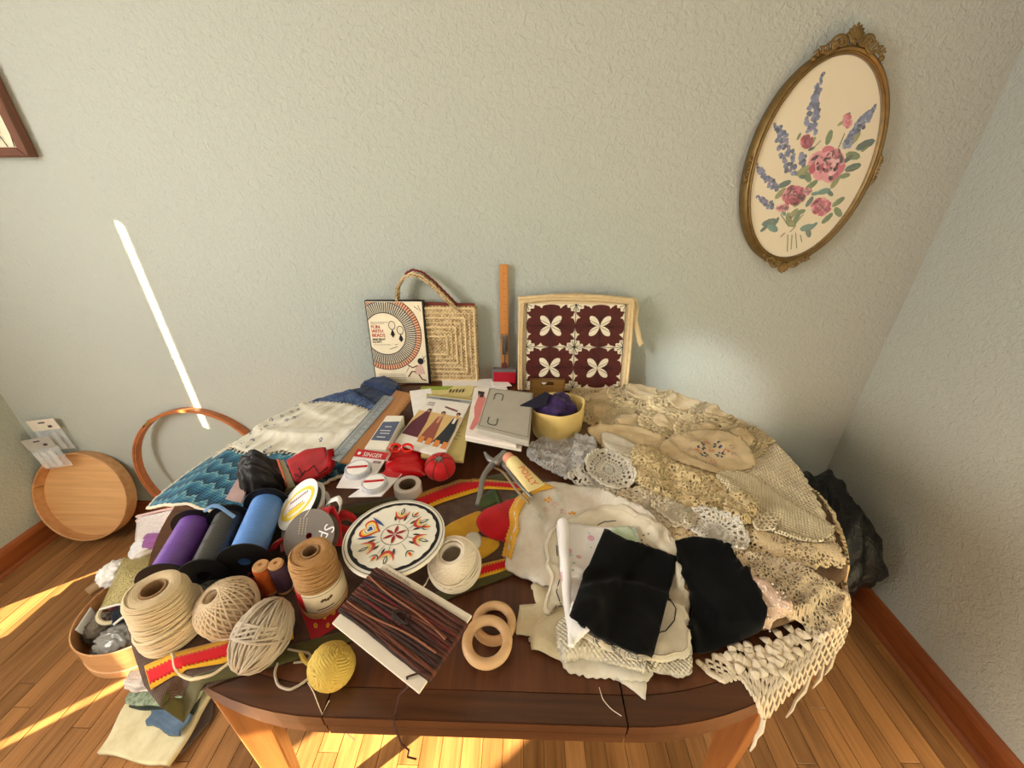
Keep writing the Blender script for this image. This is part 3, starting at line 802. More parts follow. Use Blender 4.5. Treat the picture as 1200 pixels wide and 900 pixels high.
# ------------------------------------------------------------------ activity book leaning on the straw purse
def vplane(pxs, z0, y0, tilt, name=None):
    pass
bx0, bx1 = aty(443, 447, 1.245)[0], aty(505, 449, 1.245)[0]
hb = .295; ang = math.radians(5)
zt = TZ+.001
bm = frame((bx0-.004, 1.232, zt), (1, 0.02, 0), (0, math.sin(ang), math.cos(ang)))
bw = bx1-bx0+.004; bh = .298
t = thing('craft_activity_book', 'cream craft book with a big beaded collar on its cover, standing upright', 'book', (bx0+bw/2, 1.245, TZ))
b = MB(); b.box(bw/2, bh/2, -.010, bw, bh, .018, bm, bev=.001); build(b, 'black_box', M['ink'], t, smooth=False)
b = MB(); b.prism([(.004, .004), (bw-.006, .004), (bw-.006, bh-.003), (.004, bh-.003)], -.001, .0006, bm); build(b, 'cover', pm(236, 222, 192, .45), t, smooth=False)
def clipbox(p, w_, h_, mg=.005):
    return [(min(max(x_, mg), w_-mg-.002), min(max(y_, mg), h_-mg)) for x_, y_ in p]
cxx, cyy = bw*.29, bh*.62
r1, r2, r3 = bw*.355, bw*.535, bw*.625
def ringseg(b, ra, rb, a0, a1, h, mi):
    p = [(cxx+ra*math.cos(a0), cyy+ra*math.sin(a0)*1.05), (cxx+rb*math.cos(a0), cyy+rb*math.sin(a0)*1.05), (cxx+rb*math.cos(a1), cyy+rb*math.sin(a1)*1.05), (cxx+ra*math.cos(a1), cyy+ra*math.sin(a1)*1.05)]
    if all(x_ < .004 or y_ > bh-.003 for x_, y_ in p): return
    b.flat(clipbox(p, bw, bh), h, bm, mi)
b = MB(); N = 84
for i in range(N):
    a0 = 2*PI*i/N
    ringseg(b, r1, r2, a0, a0+2*PI/N*.42, .0010, 0)
    ringseg(b, r1, r2, a0+2*PI/N*.5, a0+2*PI/N*.62, .0010, 2)
    ringseg(b, r2+.002, r3, a0+.004, a0+2*PI/N*.78, .0010, 1)
for i in range(120):
    a0 = 2*PI*i/120; a1 = 2*PI*(i+1)/120
    for rr in (r1, r2, r3): ringseg(b, rr-.0012, rr+.0012, a0, a1, .0012, 0)
build(b, 'bead_collar_print', [pm(34, 34, 44), pm(176, 92, 50), pm(92, 112, 132)], t, smooth=False)
b = MB()
for i, (s_, sz, mi, yy) in enumerate((('FUN', .0172, 0, .702), ('WITH', .0172, 0, .652), ('BEADS', .0172, 0, .602), ('ANCIENT', .0115, 1, .556), ('EGYPT', .0115, 1, .524))):
    v, f = text_geo(s_, 1, 'LEFT'); [b.add(v*sz*np.array([.92, 1, 1])+np.array([.010+dx_, bh*yy, .0014+dx_*.1]), f, bm, mi) for dx_ in (0, .0006)]
build(b, 'title_lettering', [pm(176, 38, 40), M['ink']], t, smooth=False)
b = MB()
for yy, l_ in ((.755, .06), (.738, .05), (.49, .06)):     # small print too fine to read
    for q in range(int(l_/.006)): b.flat([(.012+q*.006, bh*yy), (.016+q*.006, bh*yy), (.016+q*.006, bh*yy+.0016), (.012+q*.006, bh*yy+.0016)], .0014, bm)
for yy in (.13, .11, .08, .06, .04):
    for q in range(16): b.flat([(.018+q*.006, bh*yy), (.022+q*.006, bh*yy), (.022+q*.006, bh*yy+.0014), (.018+q*.006, bh*yy+.0014)], .0014, bm)
for ex, ey in ((.42, .72), (.555, .665)):
    for i in range(18):
        a0, a1 = 2*PI*i/18, 2*PI*(i+1)/18; p = lambda rr, a: (bw*ex+rr*math.cos(a)*.75, bh*ey+rr*math.sin(a))
        b.flat([p(.013, a0), p(.0155, a0), p(.0155, a1), p(.013, a1)], .0014, bm)
    for q in range(-3, 4): b.flat([(bw*ex-.001, bh*ey-.015), (bw*ex+.001, bh*ey-.015), (bw*ex+q*.0025+.0015, bh*ey-.042+abs(q)*.003), (bw*ex+q*.0025-.001, bh*ey-.042+abs(q)*.003)], .0014, bm)
for a_, c_ in (((.34, .44), (.48, .47)), ((.44, .49), (.48, .50)), ((.88, .30), (.96, .36)), ((.9, .36), (.94, .28)), ((.83, .94), (.9, .9)), ((.9, .95), (.94, .88))):
    b.tube([(bw*a_[0], bh*a_[1], .0012), (bw*c_[0], bh*c_[1], .0012)], .0008, 4, bm)
tag(build(b, 'fine_print', M['ink'], t, smooth=False), kind='stuff')
b = MB()   # seated figure print (skin limbs, pale dress, dark hair)
fx, fy = bw*.80, bh*.09
b.flat(ell(fx+.012, fy+.060, .011, .012, 12), .0016, bm, 1)
b.flat([(fx-.004, fy+.045), (fx+.016, fy+.050), (fx+.026, fy+.012), (fx-.010, fy+.010), (fx-.014, fy+.020)], .0014, bm, 2)
for pts in ([(fx, fy+.044), (fx-.018, fy+.036), (fx-.034, fy+.046)], [(fx-.008, fy+.020), (fx-.022, fy+.022), (fx-.036, fy+.002)], [(fx+.002, fy+.010), (fx+.012, fy-.008), (fx+.026, fy-.012)]):
    b.tube([(x_, y_, .0012) for x_, y_ in pts], .0022, 4, bm, 0)
b.tube([(fx-.03, fy+.04, .0015), (fx-.042, fy+.018, .0015)], .0007, 4, bm, 1)
build(b, 'figure_print', [pm(110, 62, 50), M['ink'], pm(212, 176, 160)], t, smooth=False)

# ------------------------------------------------------------------ woven straw purse
straw = NT('woven_straw', .8, 0, .2); u, v_, z_ = straw.obj()
wv = (u*520).sin()*(z_*520).sin(); nz = straw.noise(straw.uvs, 60, 3)
straw.color(straw.ramp(nz*.8+wv*.14, [(.22, lin((150, 116, 74))), (.55, lin((222, 198, 154)))])); straw.bump(wv+nz, .0015); M['straw'] = straw.mat
M['strawlt'] = plain('plaited_straw', (222, 196, 150), .8, bump=.001, bscale=400, var=.2, vscale=200)
M['brocade'] = plain('red_bead_edging', (120, 48, 40), .7, var=.5, vscale=300)
px0, px1, pz1 = aty(455, 400, 1.262)[0], aty(559, 400, 1.262)[0], aty(530, 360, 1.262)[2]
pm_ = frame((px0, 1.262, TZ), (1, .0, 0), (0, .02, 1)); pw, ph = px1-px0, pz1-TZ
t = thing('woven_straw_purse', 'woven natural straw purse with one arched handle, behind the craft book', 'bag', (px0+pw/2, 1.28, TZ))
b = MB(); b.box(pw/2, ph/2, -.022, pw, ph, .042, pm_, bev=.008); build(b, 'purse_body', M['straw'], t)
b = MB()
for q in range(7):
    i_ = .006+q*.0165; wd = .0042 if q % 2 == 0 else .0022
    for (ax, ay, bx_, by_) in ((i_, i_, pw-i_, i_), (pw-i_, i_, pw-i_, ph-i_), (pw-i_, ph-i_, i_, ph-i_), (i_, ph-i_, i_, i_)):
        if pw-2*i_ < .01 or ph-2*i_ < .01: continue
        L = math.hypot(bx_-ax, by_-ay); k = int(L/.004)
        b.tube([(ax+(bx_-ax)*j/k, ay+(by_-ay)*j/k, .0005+.0012*math.sin(j*2.4+q)) for j in range(k+1)], wd, 5, pm_)
build(b, 'plaited_bands', M['strawlt'], t)
b = MB(); b.tube([(pw*.08, ph+.001, -.020), (pw*.5, ph+.003, -.020), (pw-.006, ph+.001, -.020)], [.006, .007, .006], 6, pm_); build(b, 'red_top_edging', M['brocade'], t)
hpx = [(466, 352), (466, 337), (472, 327), (482, 321), (494, 324), (508, 335), (522, 349), (535, 362)]
def strap(pxs, y, w_, th, name, mat, off=0):
    P = np.array([aty(a, c, y) for a, c in pxs]); k = 40
    tt = np.linspace(0, len(P)-1, k); P = np.stack([np.interp(tt, range(len(P)), P[:, i]) for i in range(3)], 1)
    for _ in range(3): P[1:-1] = (P[:-2]+P[1:-1]*2+P[2:])/4
    P[:, 1] = y+off; tg = np.gradient(P, axis=0); tg /= np.linalg.norm(tg, axis=1)[:, None]; nn = np.cross(tg, [0, 1, 0]); v = []; f = []
    for i in range(k):
        for a, c in ((-1, -1), (1, -1), (1, 1), (-1, 1)): v.append(P[i]+np.array([0, w_/2*a, 0])+nn[i]*th/2*c)
    for i in range(k-1):
        for q in range(4): f.append((i*4+q, i*4+(q+1) % 4, i*4+4+(q+1) % 4, i*4+4+q))
    f += [(3, 2, 1, 0), tuple(k*4-4+q for q in range(4))]
    b = MB(); b.add(v, f); return build(b, name, mat, t, sharp=50)
strap(hpx, 1.270, .036, .006, 'handle', M['straw'], 0)
P = [aty(a, c-2, 1.268) for a, c in hpx]; 
b = MB(); k = 60; PP = np.array(P); tt = np.linspace(0, len(P)-1, k); PP = np.stack([np.interp(tt, range(len(P)), PP[:, i]) for i in range(3)], 1)
PP[:, 1] = 1.258; PP[:, 2] += .0015*np.sin(np.arange(k)*2.2); b.tube(PP, .0026, 5); build(b, 'handle_cord', M['strawlt'], t)
PP2 = PP[18:]; PP2 = PP2+np.array([0, .026, .005]); b = MB(); b.tube(PP2, .004, 5); build(b, 'red_handle_edging', M['brocade'], t)

# ------------------------------------------------------------------ wooden ruler, with a metal clip, standing in a red-topped tin
rx0, rx1 = aty(586, 380, 1.295)[0], aty(596, 380, 1.295)[0]; rz1 = aty(590, 310, 1.295)[2]
t = thing('upright_wooden_ruler', 'wooden ruler standing upright against the wall with a steel clip', 'ruler', ((rx0+rx1)/2, 1.295, TZ+.02))
b = MB(); b.box((rx0+rx1)/2, 1.298, (TZ+.03+rz1)/2, rx1-rx0, .004, rz1-TZ-.03, bev=.0008); build(b, 'ruler_blade', wood('ruler_wood', (206, 142, 76), (180, 112, 52), 'z', rough=.4), t, smooth=False)
b = MB(); nn = int((rz1-TZ-.04)/.0032)
for q in range(nn):
    z = rz1-.004-q*.0032; l_ = (.009 if q % 8 == 0 else .0055 if q % 4 == 0 else .003)
    b.box(rx1-l_/2-.0005, 1.2957, z, l_, .0005, .0005)
for q in range(1, 9): b.ball(((rx0+rx1)/2, 1.2958, rz1-.0256*q-.003), .0013, 4)
build(b, 'ruler_marks', M['ink'], t, smooth=False)
st = plain('polished_steel', (190, 188, 184), .25, .95, var=.05)
M['steel'] = st
b = MB(); zc_ = aty(590, 395, 1.29)[2]; rc = (rx0+rx1)/2
b.box(rc, 1.290, zc_-.03, .016, .006, .075, bev=.002); b.tube([(rc-.012, 1.288, zc_-.01), (rc-.012, 1.284, zc_+.012), (rc+.010, 1.284, zc_+.012), (rc+.010, 1.288, zc_-.055)], .0016, 6)
b.tube([(rc, 1.284, zc_-.02), (rc+.002, 1.280, zc_-.075), (rc+.001, 1.282, zc_-.10)], .003, 6); build(b, 'steel_clip', st, t)
t2 = thing('red_topped_tin', 'small grey tin with a bright red face at the foot of the upright ruler', 'tin', (rc, 1.27, TZ))
zt_ = aty(592, 434, 1.26)[2]; x0 = aty(577, 440, 1.26)[0]; x1_ = aty(606, 440, 1.26)[0]
b = MB(); b.box((x0+x1_)/2, 1.262, (TZ+zt_+.006)/2+.001, x1_-x0, .03, zt_-TZ+.006, bev=.004); build(b, 'tin_body', pm(110, 104, 104, .5), t2, smooth=False)
b = MB(); b.box((x0+x1_)/2, 1.2455, (TZ+zt_)/2+.001, x1_-x0-.010, .003, zt_-TZ-.004, bev=.001); build(b, 'red_face', pm(178, 20, 44, .5), t2, smooth=False)
b = MB(); b.box(rc, 1.272, zt_+.012, .02, .012, .02, bev=.002); build(b, 'brown_clip_foot', pm(96, 50, 44, .5), t2, smooth=False)

# ------------------------------------------------------------------ bark-cloth bag with four flower tiles and a plaited cord
q0 = aty(607, 400, 1.215)[0]; q1 = aty(742, 400, 1.215)[0]
mh = .335; tilt = R(13)
m = frame((q0, 1.195, TZ+.001), (1, 0, 0), (0, math.sin(tilt), math.cos(tilt))); mw = q1-q0
mh = (aty(680, 350, 1.195+.33*math.sin(tilt))[2]-TZ)/math.cos(tilt)
t = thing('bark_cloth_bag', 'square maroon and cream flower-patterned bark cloth bag edged in plaited straw', 'bag', (q0+mw/2, 1.215, TZ))
b = MB(); b.box(mw/2, mh/2, -.0145, mw, mh, .027, m, bev=.004); build(b, 'bag_body', pm(214, 190, 150, .7), t)
b = MB(); bd = .027
b.prism([(bd, .012), (mw-bd, .012), (mw-bd, mh-.018), (bd, mh-.018)], -.001, .001, m); build(b, 'cream_panel', pm(232, 220, 192, .7), t, smooth=False)
cw, ch = (mw-2*bd)/2, (mh-.030)/2
mar = plain('maroon_dye', (80, 22, 13), .6, var=.35, vscale=60)
for i in range(2):
    for j in range(2):
        ox, oy = bd+cw*(i+.5), .012+ch*(j+.5); b = MB(); N = 128; P = []
        for k in range(N):
            a = 2*PI*k/N; c2 = abs(math.cos(2*a)); lob = .985 if c2 > .62 else .0
            ca, sa_ = math.cos(a), math.sin(a); sq = 1/(abs(ca)**5+abs(sa_)**5)**.2       # rounded square
            notch = .10*math.exp(-((c2-.62)/.10)**2); diag = .11*max(0, 1-c2/.55); tooth = (.05*(1 if k % 4 < 2 else -.6)) if c2 < .55 else 0
            rr = (sq*(1-notch-diag)+tooth)*.49 if c2 < .62 else (1.0+.02*(c2-.62))*.49*(1-notch)
            P.append((ox+cw*rr*ca, oy+ch*rr*sa_))
        P = [(min(max(x_, ox-cw*.495), ox+cw*.495), min(max(y_, oy-ch*.495), oy+ch*.495)) for x_, y_ in P]
        b.flat(P, .0016, m); o = build(b, 'maroon_motif', mar, t, smooth=False)
        b = MB()
        for k in range(4):
            a = PI/4+k*PI/2; c = (ox+cw*.150*math.cos(a), oy+ch*.150*math.sin(a)); p = []
            for q in range(16):
                s_ = 2*PI*q/16; l_ = cw*.145*math.cos(s_); w_ = cw*.066*math.sin(s_)*abs(math.sin(s_))**.35*(1+.35*math.cos(s_)); p.append((c[0]+l_*math.cos(a)-w_*math.sin(a), c[1]+l_*math.sin(a)+w_*math.cos(a)))
            b.flat(p, .0022, m)
        build(b, 'cream_petals', pm(234, 222, 196, .7), o, smooth=False)
        b = MB()
        for k in range(4):
            a = PI/4+k*PI/2; b.tube([(ox+.006*math.cos(a), oy+.006*math.sin(a), .0022), (ox+cw*.34*math.cos(a), oy+ch*.22*math.sin(a), .0022)], .0007, 4, m)
            a = k*PI/2; b.tube([(ox, oy, .0016), (ox+cw*.47*math.cos(a), oy+ch*.47*math.sin(a), .0016)], .0007, 4, m)
            for sgn in (-.28, .28, .12, -.12):
                b.tube([(ox+cw*.12*math.cos(a), oy+ch*.12*math.sin(a), .0016), (ox+cw*.45*math.cos(a+sgn), oy+ch*.45*math.sin(a+sgn), .0016)], .0005, 4, m)
        build(b, 'vein_lines', M['ink'], o, smooth=False)
b = MB()
b.box(mw/2, .012+ch, .002, mw-2*bd, .0016, .001, m); b.box(bd+cw, mh/2-.003, .002, .0016, 2*ch, .001, m)
for xx in (bd+.001, mw-bd-.001): b.box(xx, .012+ch, .002, .0014, 2*ch, .001, m)
for (i, j) in [(i, j) for i in (0, 1, 2) for j in (0, 1, 2)]:     # small black veins in the corners between the motifs
    for k in range(8):
        a = k*PI/4+PI/8; x_, y_ = bd+cw*i, .012+ch*j; x2, y2 = x_+.022*math.cos(a), y_+.022*math.sin(a)
        if bd < x2 < mw-bd and .012 < y2 < mh-.018: b.tube([(x_, y_, .0016), (x2, y2, .0016)], .0009, 4, m)
build(b, 'black_lines', M['ink'], t, smooth=False)
def braid(P, r, name, parent, mat, tw=.012, strands=3):
    P = np.array(P, float); seg = np.linalg.norm(np.diff(P, axis=0), axis=1); s = np.concatenate([[0], np.cumsum(seg)]); k = max(8, int(s[-1]/(tw/6))); ss = np.linspace(0, s[-1], k)
    Q = np.stack([np.interp(ss, s, P[:, i]) for i in range(3)], 1); tg = np.gradient(Q, axis=0); tg /= np.linalg.norm(tg, axis=1)[:, None]+1e-9
    n1 = np.cross(tg, [0.1, 1, .05]); n1 /= np.linalg.norm(n1, axis=1)[:, None]+1e-9; n2 = np.cross(tg, n1); b = MB()
    for q in range(strands):
        ph = 2*PI*q/strands+ss/tw*2*PI/1.5
        b.tube(Q+n1*(np.sin(ph)*r*1.1)[:, None]+n2*(np.sin(2*ph)*r*.7)[:, None], r*.5, 5)
    return build(b, name, mat, parent, sharp=180)
def ml(x, y, z): return (m@np.array([x, y, z, 1]))[:3]
braid([ml(.010, .004, .003), ml(.008, mh*.5, .004), ml(.012, mh-.012, .004)], .006, 'side_braid', t, M['strawlt'])
braid([ml(.004, mh-.006, .002), ml(mw*.3, mh+.004, .003), ml(mw*.7, mh+.002, .003), ml(mw-.004, mh-.008, .002)], .008, 'top_braid', t, M['strawlt'])
braid([ml(mw-.010, .002, .003), ml(mw-.008, mh*.5, .004), ml(mw-.010, mh-.012, .004)], .007, 'side_braid', t, M['strawlt'])
braid([ml(.0, mh-.002, -.010), ml(mw*.5, mh+.010, -.012), ml(mw, mh-.004, -.010), ml(mw+.008, mh-.035, -.005), ml(mw+.006, mh-.07, .0), ml(mw+.016, mh-.10, .002), ml(mw+.026, mh-.135, .002), ml(mw+.034, mh-.150, .0)], .006, 'hanging_cord', t, M['strawlt'])
b = MB()
for q in range(28): b.ball(ml(mw-.016, .01+q*(mh-.03)/28, .005), .0017, 4)
build(b, 'edge_stitches', pm(110, 80, 50), t)

# ------------------------------------------------------------------ on the floor at the left: round lid, box, packets, hoop, folded cloths
lc = np.array([-1.885, 1.235, .185]); ld = np.array([0, 1.0, 0])
la = math.atan2(.150, .385)   # leans back on the wall
lm = frame((lc[0]+.004, 1.165+.075, .203), (1, .0, 0), (0, math.sin(la), math.cos(la)))@SC(1.07, 1, 1)
t = thing('bentwood_lid', 'large round bentwood lid with pale wood grain, leaning on the wall in the corner', 'lid', (lc[0], 1.2, 0))
b = MB(); b.lathe([(0, -.006), (.186, -.006), (.186, 0), (0, 0)], 64, lm); build(b, 'lid_panel', M['maple'], t)
b = MB(); b.lathe([(.186, -.008), (.1935, -.008), (.1945, .038), (.1915, .039), (.1885, .036), (.186, .0)], 72, lm, closed=True); build(b, 'lid_rim', M['maple_side'], t)
b = MB()
for q in range(3): b.ball((.1885*math.cos(2.9+q*.05), .1885*math.sin(2.9+q*.05), .02+.008*q), .0018, 4, lm)
b.tube([(.185*math.cos(2.95), .185*math.sin(2.95), .003), (.188*math.cos(2.95), .188*math.sin(2.95), .036)], .0012, 5, lm)
build(b, 'band_tacks', M['brass'], t)

bc = (-1.30, .82); BR = .178
t = thing('round_bentwood_box', 'open round bentwood box full of notions on the floor by the table', 'box', (bc[0], bc[1], 0))
bmx = T(bc[0], bc[1], 0)@RZ(R(50))
b = MB(); b.lathe([(0, .003), (BR-.004, .003), (BR-.004, .009), (0, .009)], 48, bmx); build(b, 'box_bottom', M['maple'], t)
b = MB(); b.lathe([(BR-.004, .0), (BR, .0), (BR+.001, .124), (BR-.003, .125)], 72, bmx, closed=True); build(b, 'box_side', M['maple_side'], t)
b = MB(); b.lathe([(BR, .006), (BR+.004, .006), (BR+.004, .034), (BR, .036)], 72, bmx, closed=True); build(b, 'lower_band', M['maple_side'], t)
# crumpled lump: a closed wrinkled form
def lumpy(name, label, cat, c, r, mat, seed=1, amp=.25, f=3.0, group=None, parent=None, n=28, sharp=180, rot=0, ridge=.6, flatb=True):
    rs = np.random.RandomState(seed); N = n; v = []; th = np.linspace(0, PI, N+1); ph = np.linspace(0, 2*PI, 2*N, endpoint=False)
    TH, PH = np.meshgrid(th, ph, indexing='ij'); d = np.stack([np.sin(TH)*np.cos(PH), np.sin(TH)*np.sin(PH), np.cos(TH)], -1)
    disp = np.zeros(TH.shape); q = d.copy()
    for _ in range(2): 
        a = rs.randn(3)*f*.7; q = q+.25*np.sin((q@a))[..., None]*rs.randn(3)
    for k in range(6):
        a = rs.randn(3)*f*(1+.35*k); s = np.sin(q@a+rs.uniform(0, 6)); disp += ((1-np.abs(s))*ridge+s*.5*(1-ridge))/(1+k*.6)
    disp = disp/2.4; rad = 1+amp*(disp-.4)
    P = d*rad[..., None]*np.array(r)
    ca, sa = math.cos(rot), math.sin(rot); P = np.stack([P[..., 0]*ca-P[..., 1]*sa, P[..., 0]*sa+P[..., 1]*ca, P[..., 2]], -1)
    if flatb: P[..., 2] = np.maximum(P[..., 2], -r[2]*.8)
    P = P+np.array(c); f_ = []
    for i in range(N):
        for j in range(2*N):
            j2 = (j+1) % (2*N); f_.append((i*2*N+j, (i+1)*2*N+j, (i+1)*2*N+j2, i*2*N+j2))
    o = link(name, P.reshape(-1, 3), f_, mat, parent, sharp=sharp, uv=None)
    if label: tag(o, label, cat, group)
    return o
def curtain(name, label, cat, P4, mat, amp=.006, n=24, seed=1, uvs=1, thick=.001, parent=None, puff=0, f=14, group=None):
    """a wrinkled sheet spanning four 3D corners (tl,tr,br,bl)"""
    tl, tr, br, bl = [np.array(q, float) for q in P4]; U, W_ = np.meshgrid(np.linspace(0, 1, n), np.linspace(0, 1, n))
    P = (tl*(1-U[..., None])+tr*U[..., None])*(1-W_[..., None])+(bl*(1-U[..., None])+br*U[..., None])*W_[..., None]
    nrm = np.cross(tr-tl, tl-bl); nrm /= np.linalg.norm(nrm)
    wr_ = wrinkles(U, W_, seed, amp, f, .6)+puff*np.sin(PI*U)*np.sin(PI*W_)
    P = P+nrm*wr_[..., None]
    f_ = [(i*n+j, i*n+j+1, (i+1)*n+j+1, (i+1)*n+j) for i in range(n-1) for j in range(n-1)]; f_ = [q[::-1] for q in f_]
    uv = np.stack([U*np.linalg.norm(tr-tl), W_*np.linalg.norm(tl-bl)], -1).reshape(-1, 2)
    o = link(name, P.reshape(-1, 3), f_, mat, parent, sharp=180, uv=uv, solid=thick)
    if label: tag(o, label, cat, group)
    return o
# contents of the box (each its own thing)
def inbox(dx, dy, dz): return (bc[0]+dx, bc[1]+dy, dz)
rr_ = random.Random(5)
lumpy('grey_plastic_packet', 'crumpled grey plastic packet at the front of the round box', 'packet', inbox(-.005, -.108, .075), (.07, .055, .048), clear('grey_film', (150, 148, 140), a=.85), 3, .5, 4)
lumpy('striped_cloth_scrap', 'grey striped cloth scrap at the left of the round box', 'fabric scrap', inbox(-.115, -.06, .062), (.045, .05, .045), cloth('scrap_grey', (128, 116, 98), (60, 52, 44), vscale=60), 5, .5, 4)
lumpy('maroon_ribbon_bundle', 'maroon ribbon bundle against the far side of the round box', 'ribbon', inbox(-.118, .055, .085), (.032, .07, .035), cloth('maroon_ribbon', (112, 50, 60), (62, 24, 34)), 6, .5, 5)
lumpy('dark_blue_scrap', 'dark blue cloth scrap in the middle of the round box', 'fabric scrap', inbox(-.05, -.015, .07), (.06, .06, .045), cloth('navy_scrap', (52, 60, 74), (24, 26, 34)), 7, .4, 4)
lumpy('black_scrap', 'black cloth scrap under the cord at the right of the round box', 'fabric scrap', inbox(.075, -.03, .072), (.05, .06, .045), cloth('black_scrap', (36, 36, 38), (16, 16, 18)), 8, .4, 4)
lumpy('white_cotton_bundle', 'white bundle at the right rim of the round box', 'fabric scrap', inbox(.12, -.07, .085), (.032, .035, .035), cloth('white_scrap', (214, 208, 198)), 9, .4, 4)
b = MB()
for q in range(4): b.box(inbox(.035, .01, 0)[0], inbox(0, .0, 0)[1]+q*.001, .10+.007*q, .05, .028, .007, bev=.001)
tag(build(b, 'orange_thread_card', [pm(206, 120, 60)]), 'small orange card standing in the middle of the round box', 'card')
b = MB(); pts = [(bc[0]-.06+.05*math.cos(a)*.8, bc[1]-.01+.07*math.sin(a), .128+.012*math.sin(a*2)) for a in np.linspace(.5, 5.2, 30)]; b.tube(pts, .0065, 8)
tag(build(b, 'cream_cord_loop', cloth('cream_cord', (220, 208, 176), (180, 164, 128))), 'thick cream cord looped over the middle of the round box', 'cord')
b = MB(); pts = [(bc[0]-.01+.10*u, bc[1]-.09+.12*u, .136+.01*math.sin(u*6)) for u in np.linspace(0, 1, 20)]; b.tube(pts, .004, 6)
tag(build(b, 'white_cord_end', cloth('white_cord', (236, 232, 222))), 'thin white cord end crossing the black scrap in the round box', 'cord')
q = [inbox(-.166, -.02, .115), inbox(-.135, -.10, .12), inbox(-.128, -.092, .06), inbox(-.155, -.02, .05)]
curtain('white_plastic_edge', 'white plastic edge standing at the left rim of the round box', 'packet', q, clear('white_film', (240, 240, 238), a=.9), .004, 12, 3)
lumpy('white_tissue_bag', 'crumpled white bag on the far rim of the round box, by the gold beads', 'bag', tuple(atz(134, 672, .165)), (.046, .05, .042), clear('tissue_film', (240, 236, 230), a=.95, rough=.3), 21, .5, 5)
b = MB(); c0 = atz(104, 694, .115); c1 = atz(124, 680, .125); b.tube([c0, c1], .018, 14); tag(build(b, 'brown_paper_roll', pm(150, 120, 84), sharp=40), 'small brown roll under the white bag on the round box', 'roll')

# two blister packets behind the lid
for k, (pxs, lab) in enumerate((([(30, 494), (62, 490), (76, 524), (44, 532)], 'clear hanging packet with white header card, the upper one in the corner'), ([(24, 517), (56, 511), (68, 540), (40, 550)], 'clear hanging packet with grey header card, the lower one in the corner'))):
    Y = YB-.02-.035*k; P = [aty(x_, y_, Y) for x_, y_ in pxs]
    tl, tr, br, bl = P; t = thing('blister_packet', lab, 'packet', ((tl[0]+tr[0])/2, Y, bl[2]))
    m = frame(tl, tr-tl, tl-bl+0); W0 = np.linalg.norm(tr-tl)
    dn = (bl-tl)/np.linalg.norm(bl-tl); m = frame(tl, tr-tl, -dn)
    b = MB(); b.prism([(0, 0), (0, -.05), (W0, -.05), (W0, 0)], -.001, .001, m); build(b, 'header_card', pm(222, 212, 196) if k == 0 else pm(176, 172, 164), t, smooth=False)
    b = MB(); b.box(W0*.5, -.014, .0015, .03, .006, .001, m); b.box(W0*.7, -.034, .0015, .018, .01, .001, m); build(b, 'hang_slot_and_print', pm(60, 50, 50), t, smooth=False)
    b = MB(); b.prism([(0, -.05), (.005, -.15), (W0-.005, -.15), (W0, -.05)], -.001, .0, m); build(b, 'clear_pouch', M['clear'], t, smooth=False)
    b = MB()
    for q in range(3): b.tube([(W0*(.25+.25*q), -.06, .010), (W0*(.25+.25*q), -.135, .012)], .010, 12, m)
    build(b, 'clear_tubes', M['clear'], t)

# quilting hoop
hm_c = (aty(216, 560, 1.27)); a = math.atan2(.06, .50)
ho = np.array([-1.335, 1.262, .345]); hr = .262
hmx = frame(ho, (1, .05, 0), (-.02, math.sin(R(8)), math.cos(R(8))))
t = thing('quilting_hoop', 'large reddish-brown wooden quilting hoop standing against the wall', 'hoop', (ho[0], 1.22, .12))
def ringm(b, r0, r1, z0, z1, m, arc=(0, 2*PI), n=90):
    v = []; f = []; full = abs(arc[1]-arc[0]-2*PI) < 1e-6; k = n if full else n+1
    for i in range(k):
        a = arc[0]+(arc[1]-arc[0])*i/n
        for r_, z_ in ((r0, z0), (r1, z0), (r1, z1), (r0, z1)): v.append((r_*math.cos(a), r_*math.sin(a), z_))
    for i in range(n):
        j = (i+1) % k
        for q in range(4): f.append((i*4+q, i*4+(q+1) % 4, j*4+(q+1) % 4, j*4+q))
    return b.add(v, f, m)
b = MB(); ringm(b, hr-.006, hr-.001, -.014, .014, hmx); build(b, 'inner_ring', M['hoop'], t, sharp=50)
b = MB(); ringm(b, hr, hr+.006, -.016, .016, hmx, (R(132), R(132)+2*PI-.12)); build(b, 'outer_ring', M['hoop'], t, sharp=50)
b = MB(); ringm(b, hr+.001, hr+.0085, -.006, .009, hmx, (R(126), R(134)), 12); ringm(b, hr+.002, hr+.010, -.008, .010, hmx, (R(124.5), R(126.5)), 3); build(b, 'brass_clamp', plain('bright_brass', (222, 190, 120), .25, .9), t, sharp=50)

# folded cloths on the floor beside the table leg
def zsheet(name, label, cat, pxs, z, mat, th, amp=.004, seed=1, n=26, f=9):
    P = [atz(x_, y_, z) for x_, y_ in pxs]; tl, tr, br, bl = P
    U, W_ = np.meshgrid(np.linspace(0, 1, n), np.linspace(0, 1, n))
    Q = (tl*(1-U[..., None])+tr*U[..., None])*(1-W_[..., None])+(bl*(1-U[..., None])+br*U[..., None])*W_[..., None]
    Q[..., 2] += wrinkles(U, W_, seed, amp, f, .5); Q[..., 0] += .004*np.sin(W_*7+seed); Q[..., 1] += .003*np.sin(U*8+seed*2)
    f_ = [(i*n+j, (i+1)*n+j, (i+1)*n+j+1, i*n+j+1) for i in range(n-1) for j in range(n-1)]
    uv = np.stack([U*np.linalg.norm(tr-tl), W_*np.linalg.norm(tl-bl)], -1).reshape(-1, 2)
    o = link(name, Q.reshape(-1, 3), f_, mat, None, sharp=180, uv=uv, solid=th); tag(o, label, cat); return o
M['cream_cotton'] = cloth('cream_cotton', (238, 226, 186), (214, 198, 150), bump=.0003)
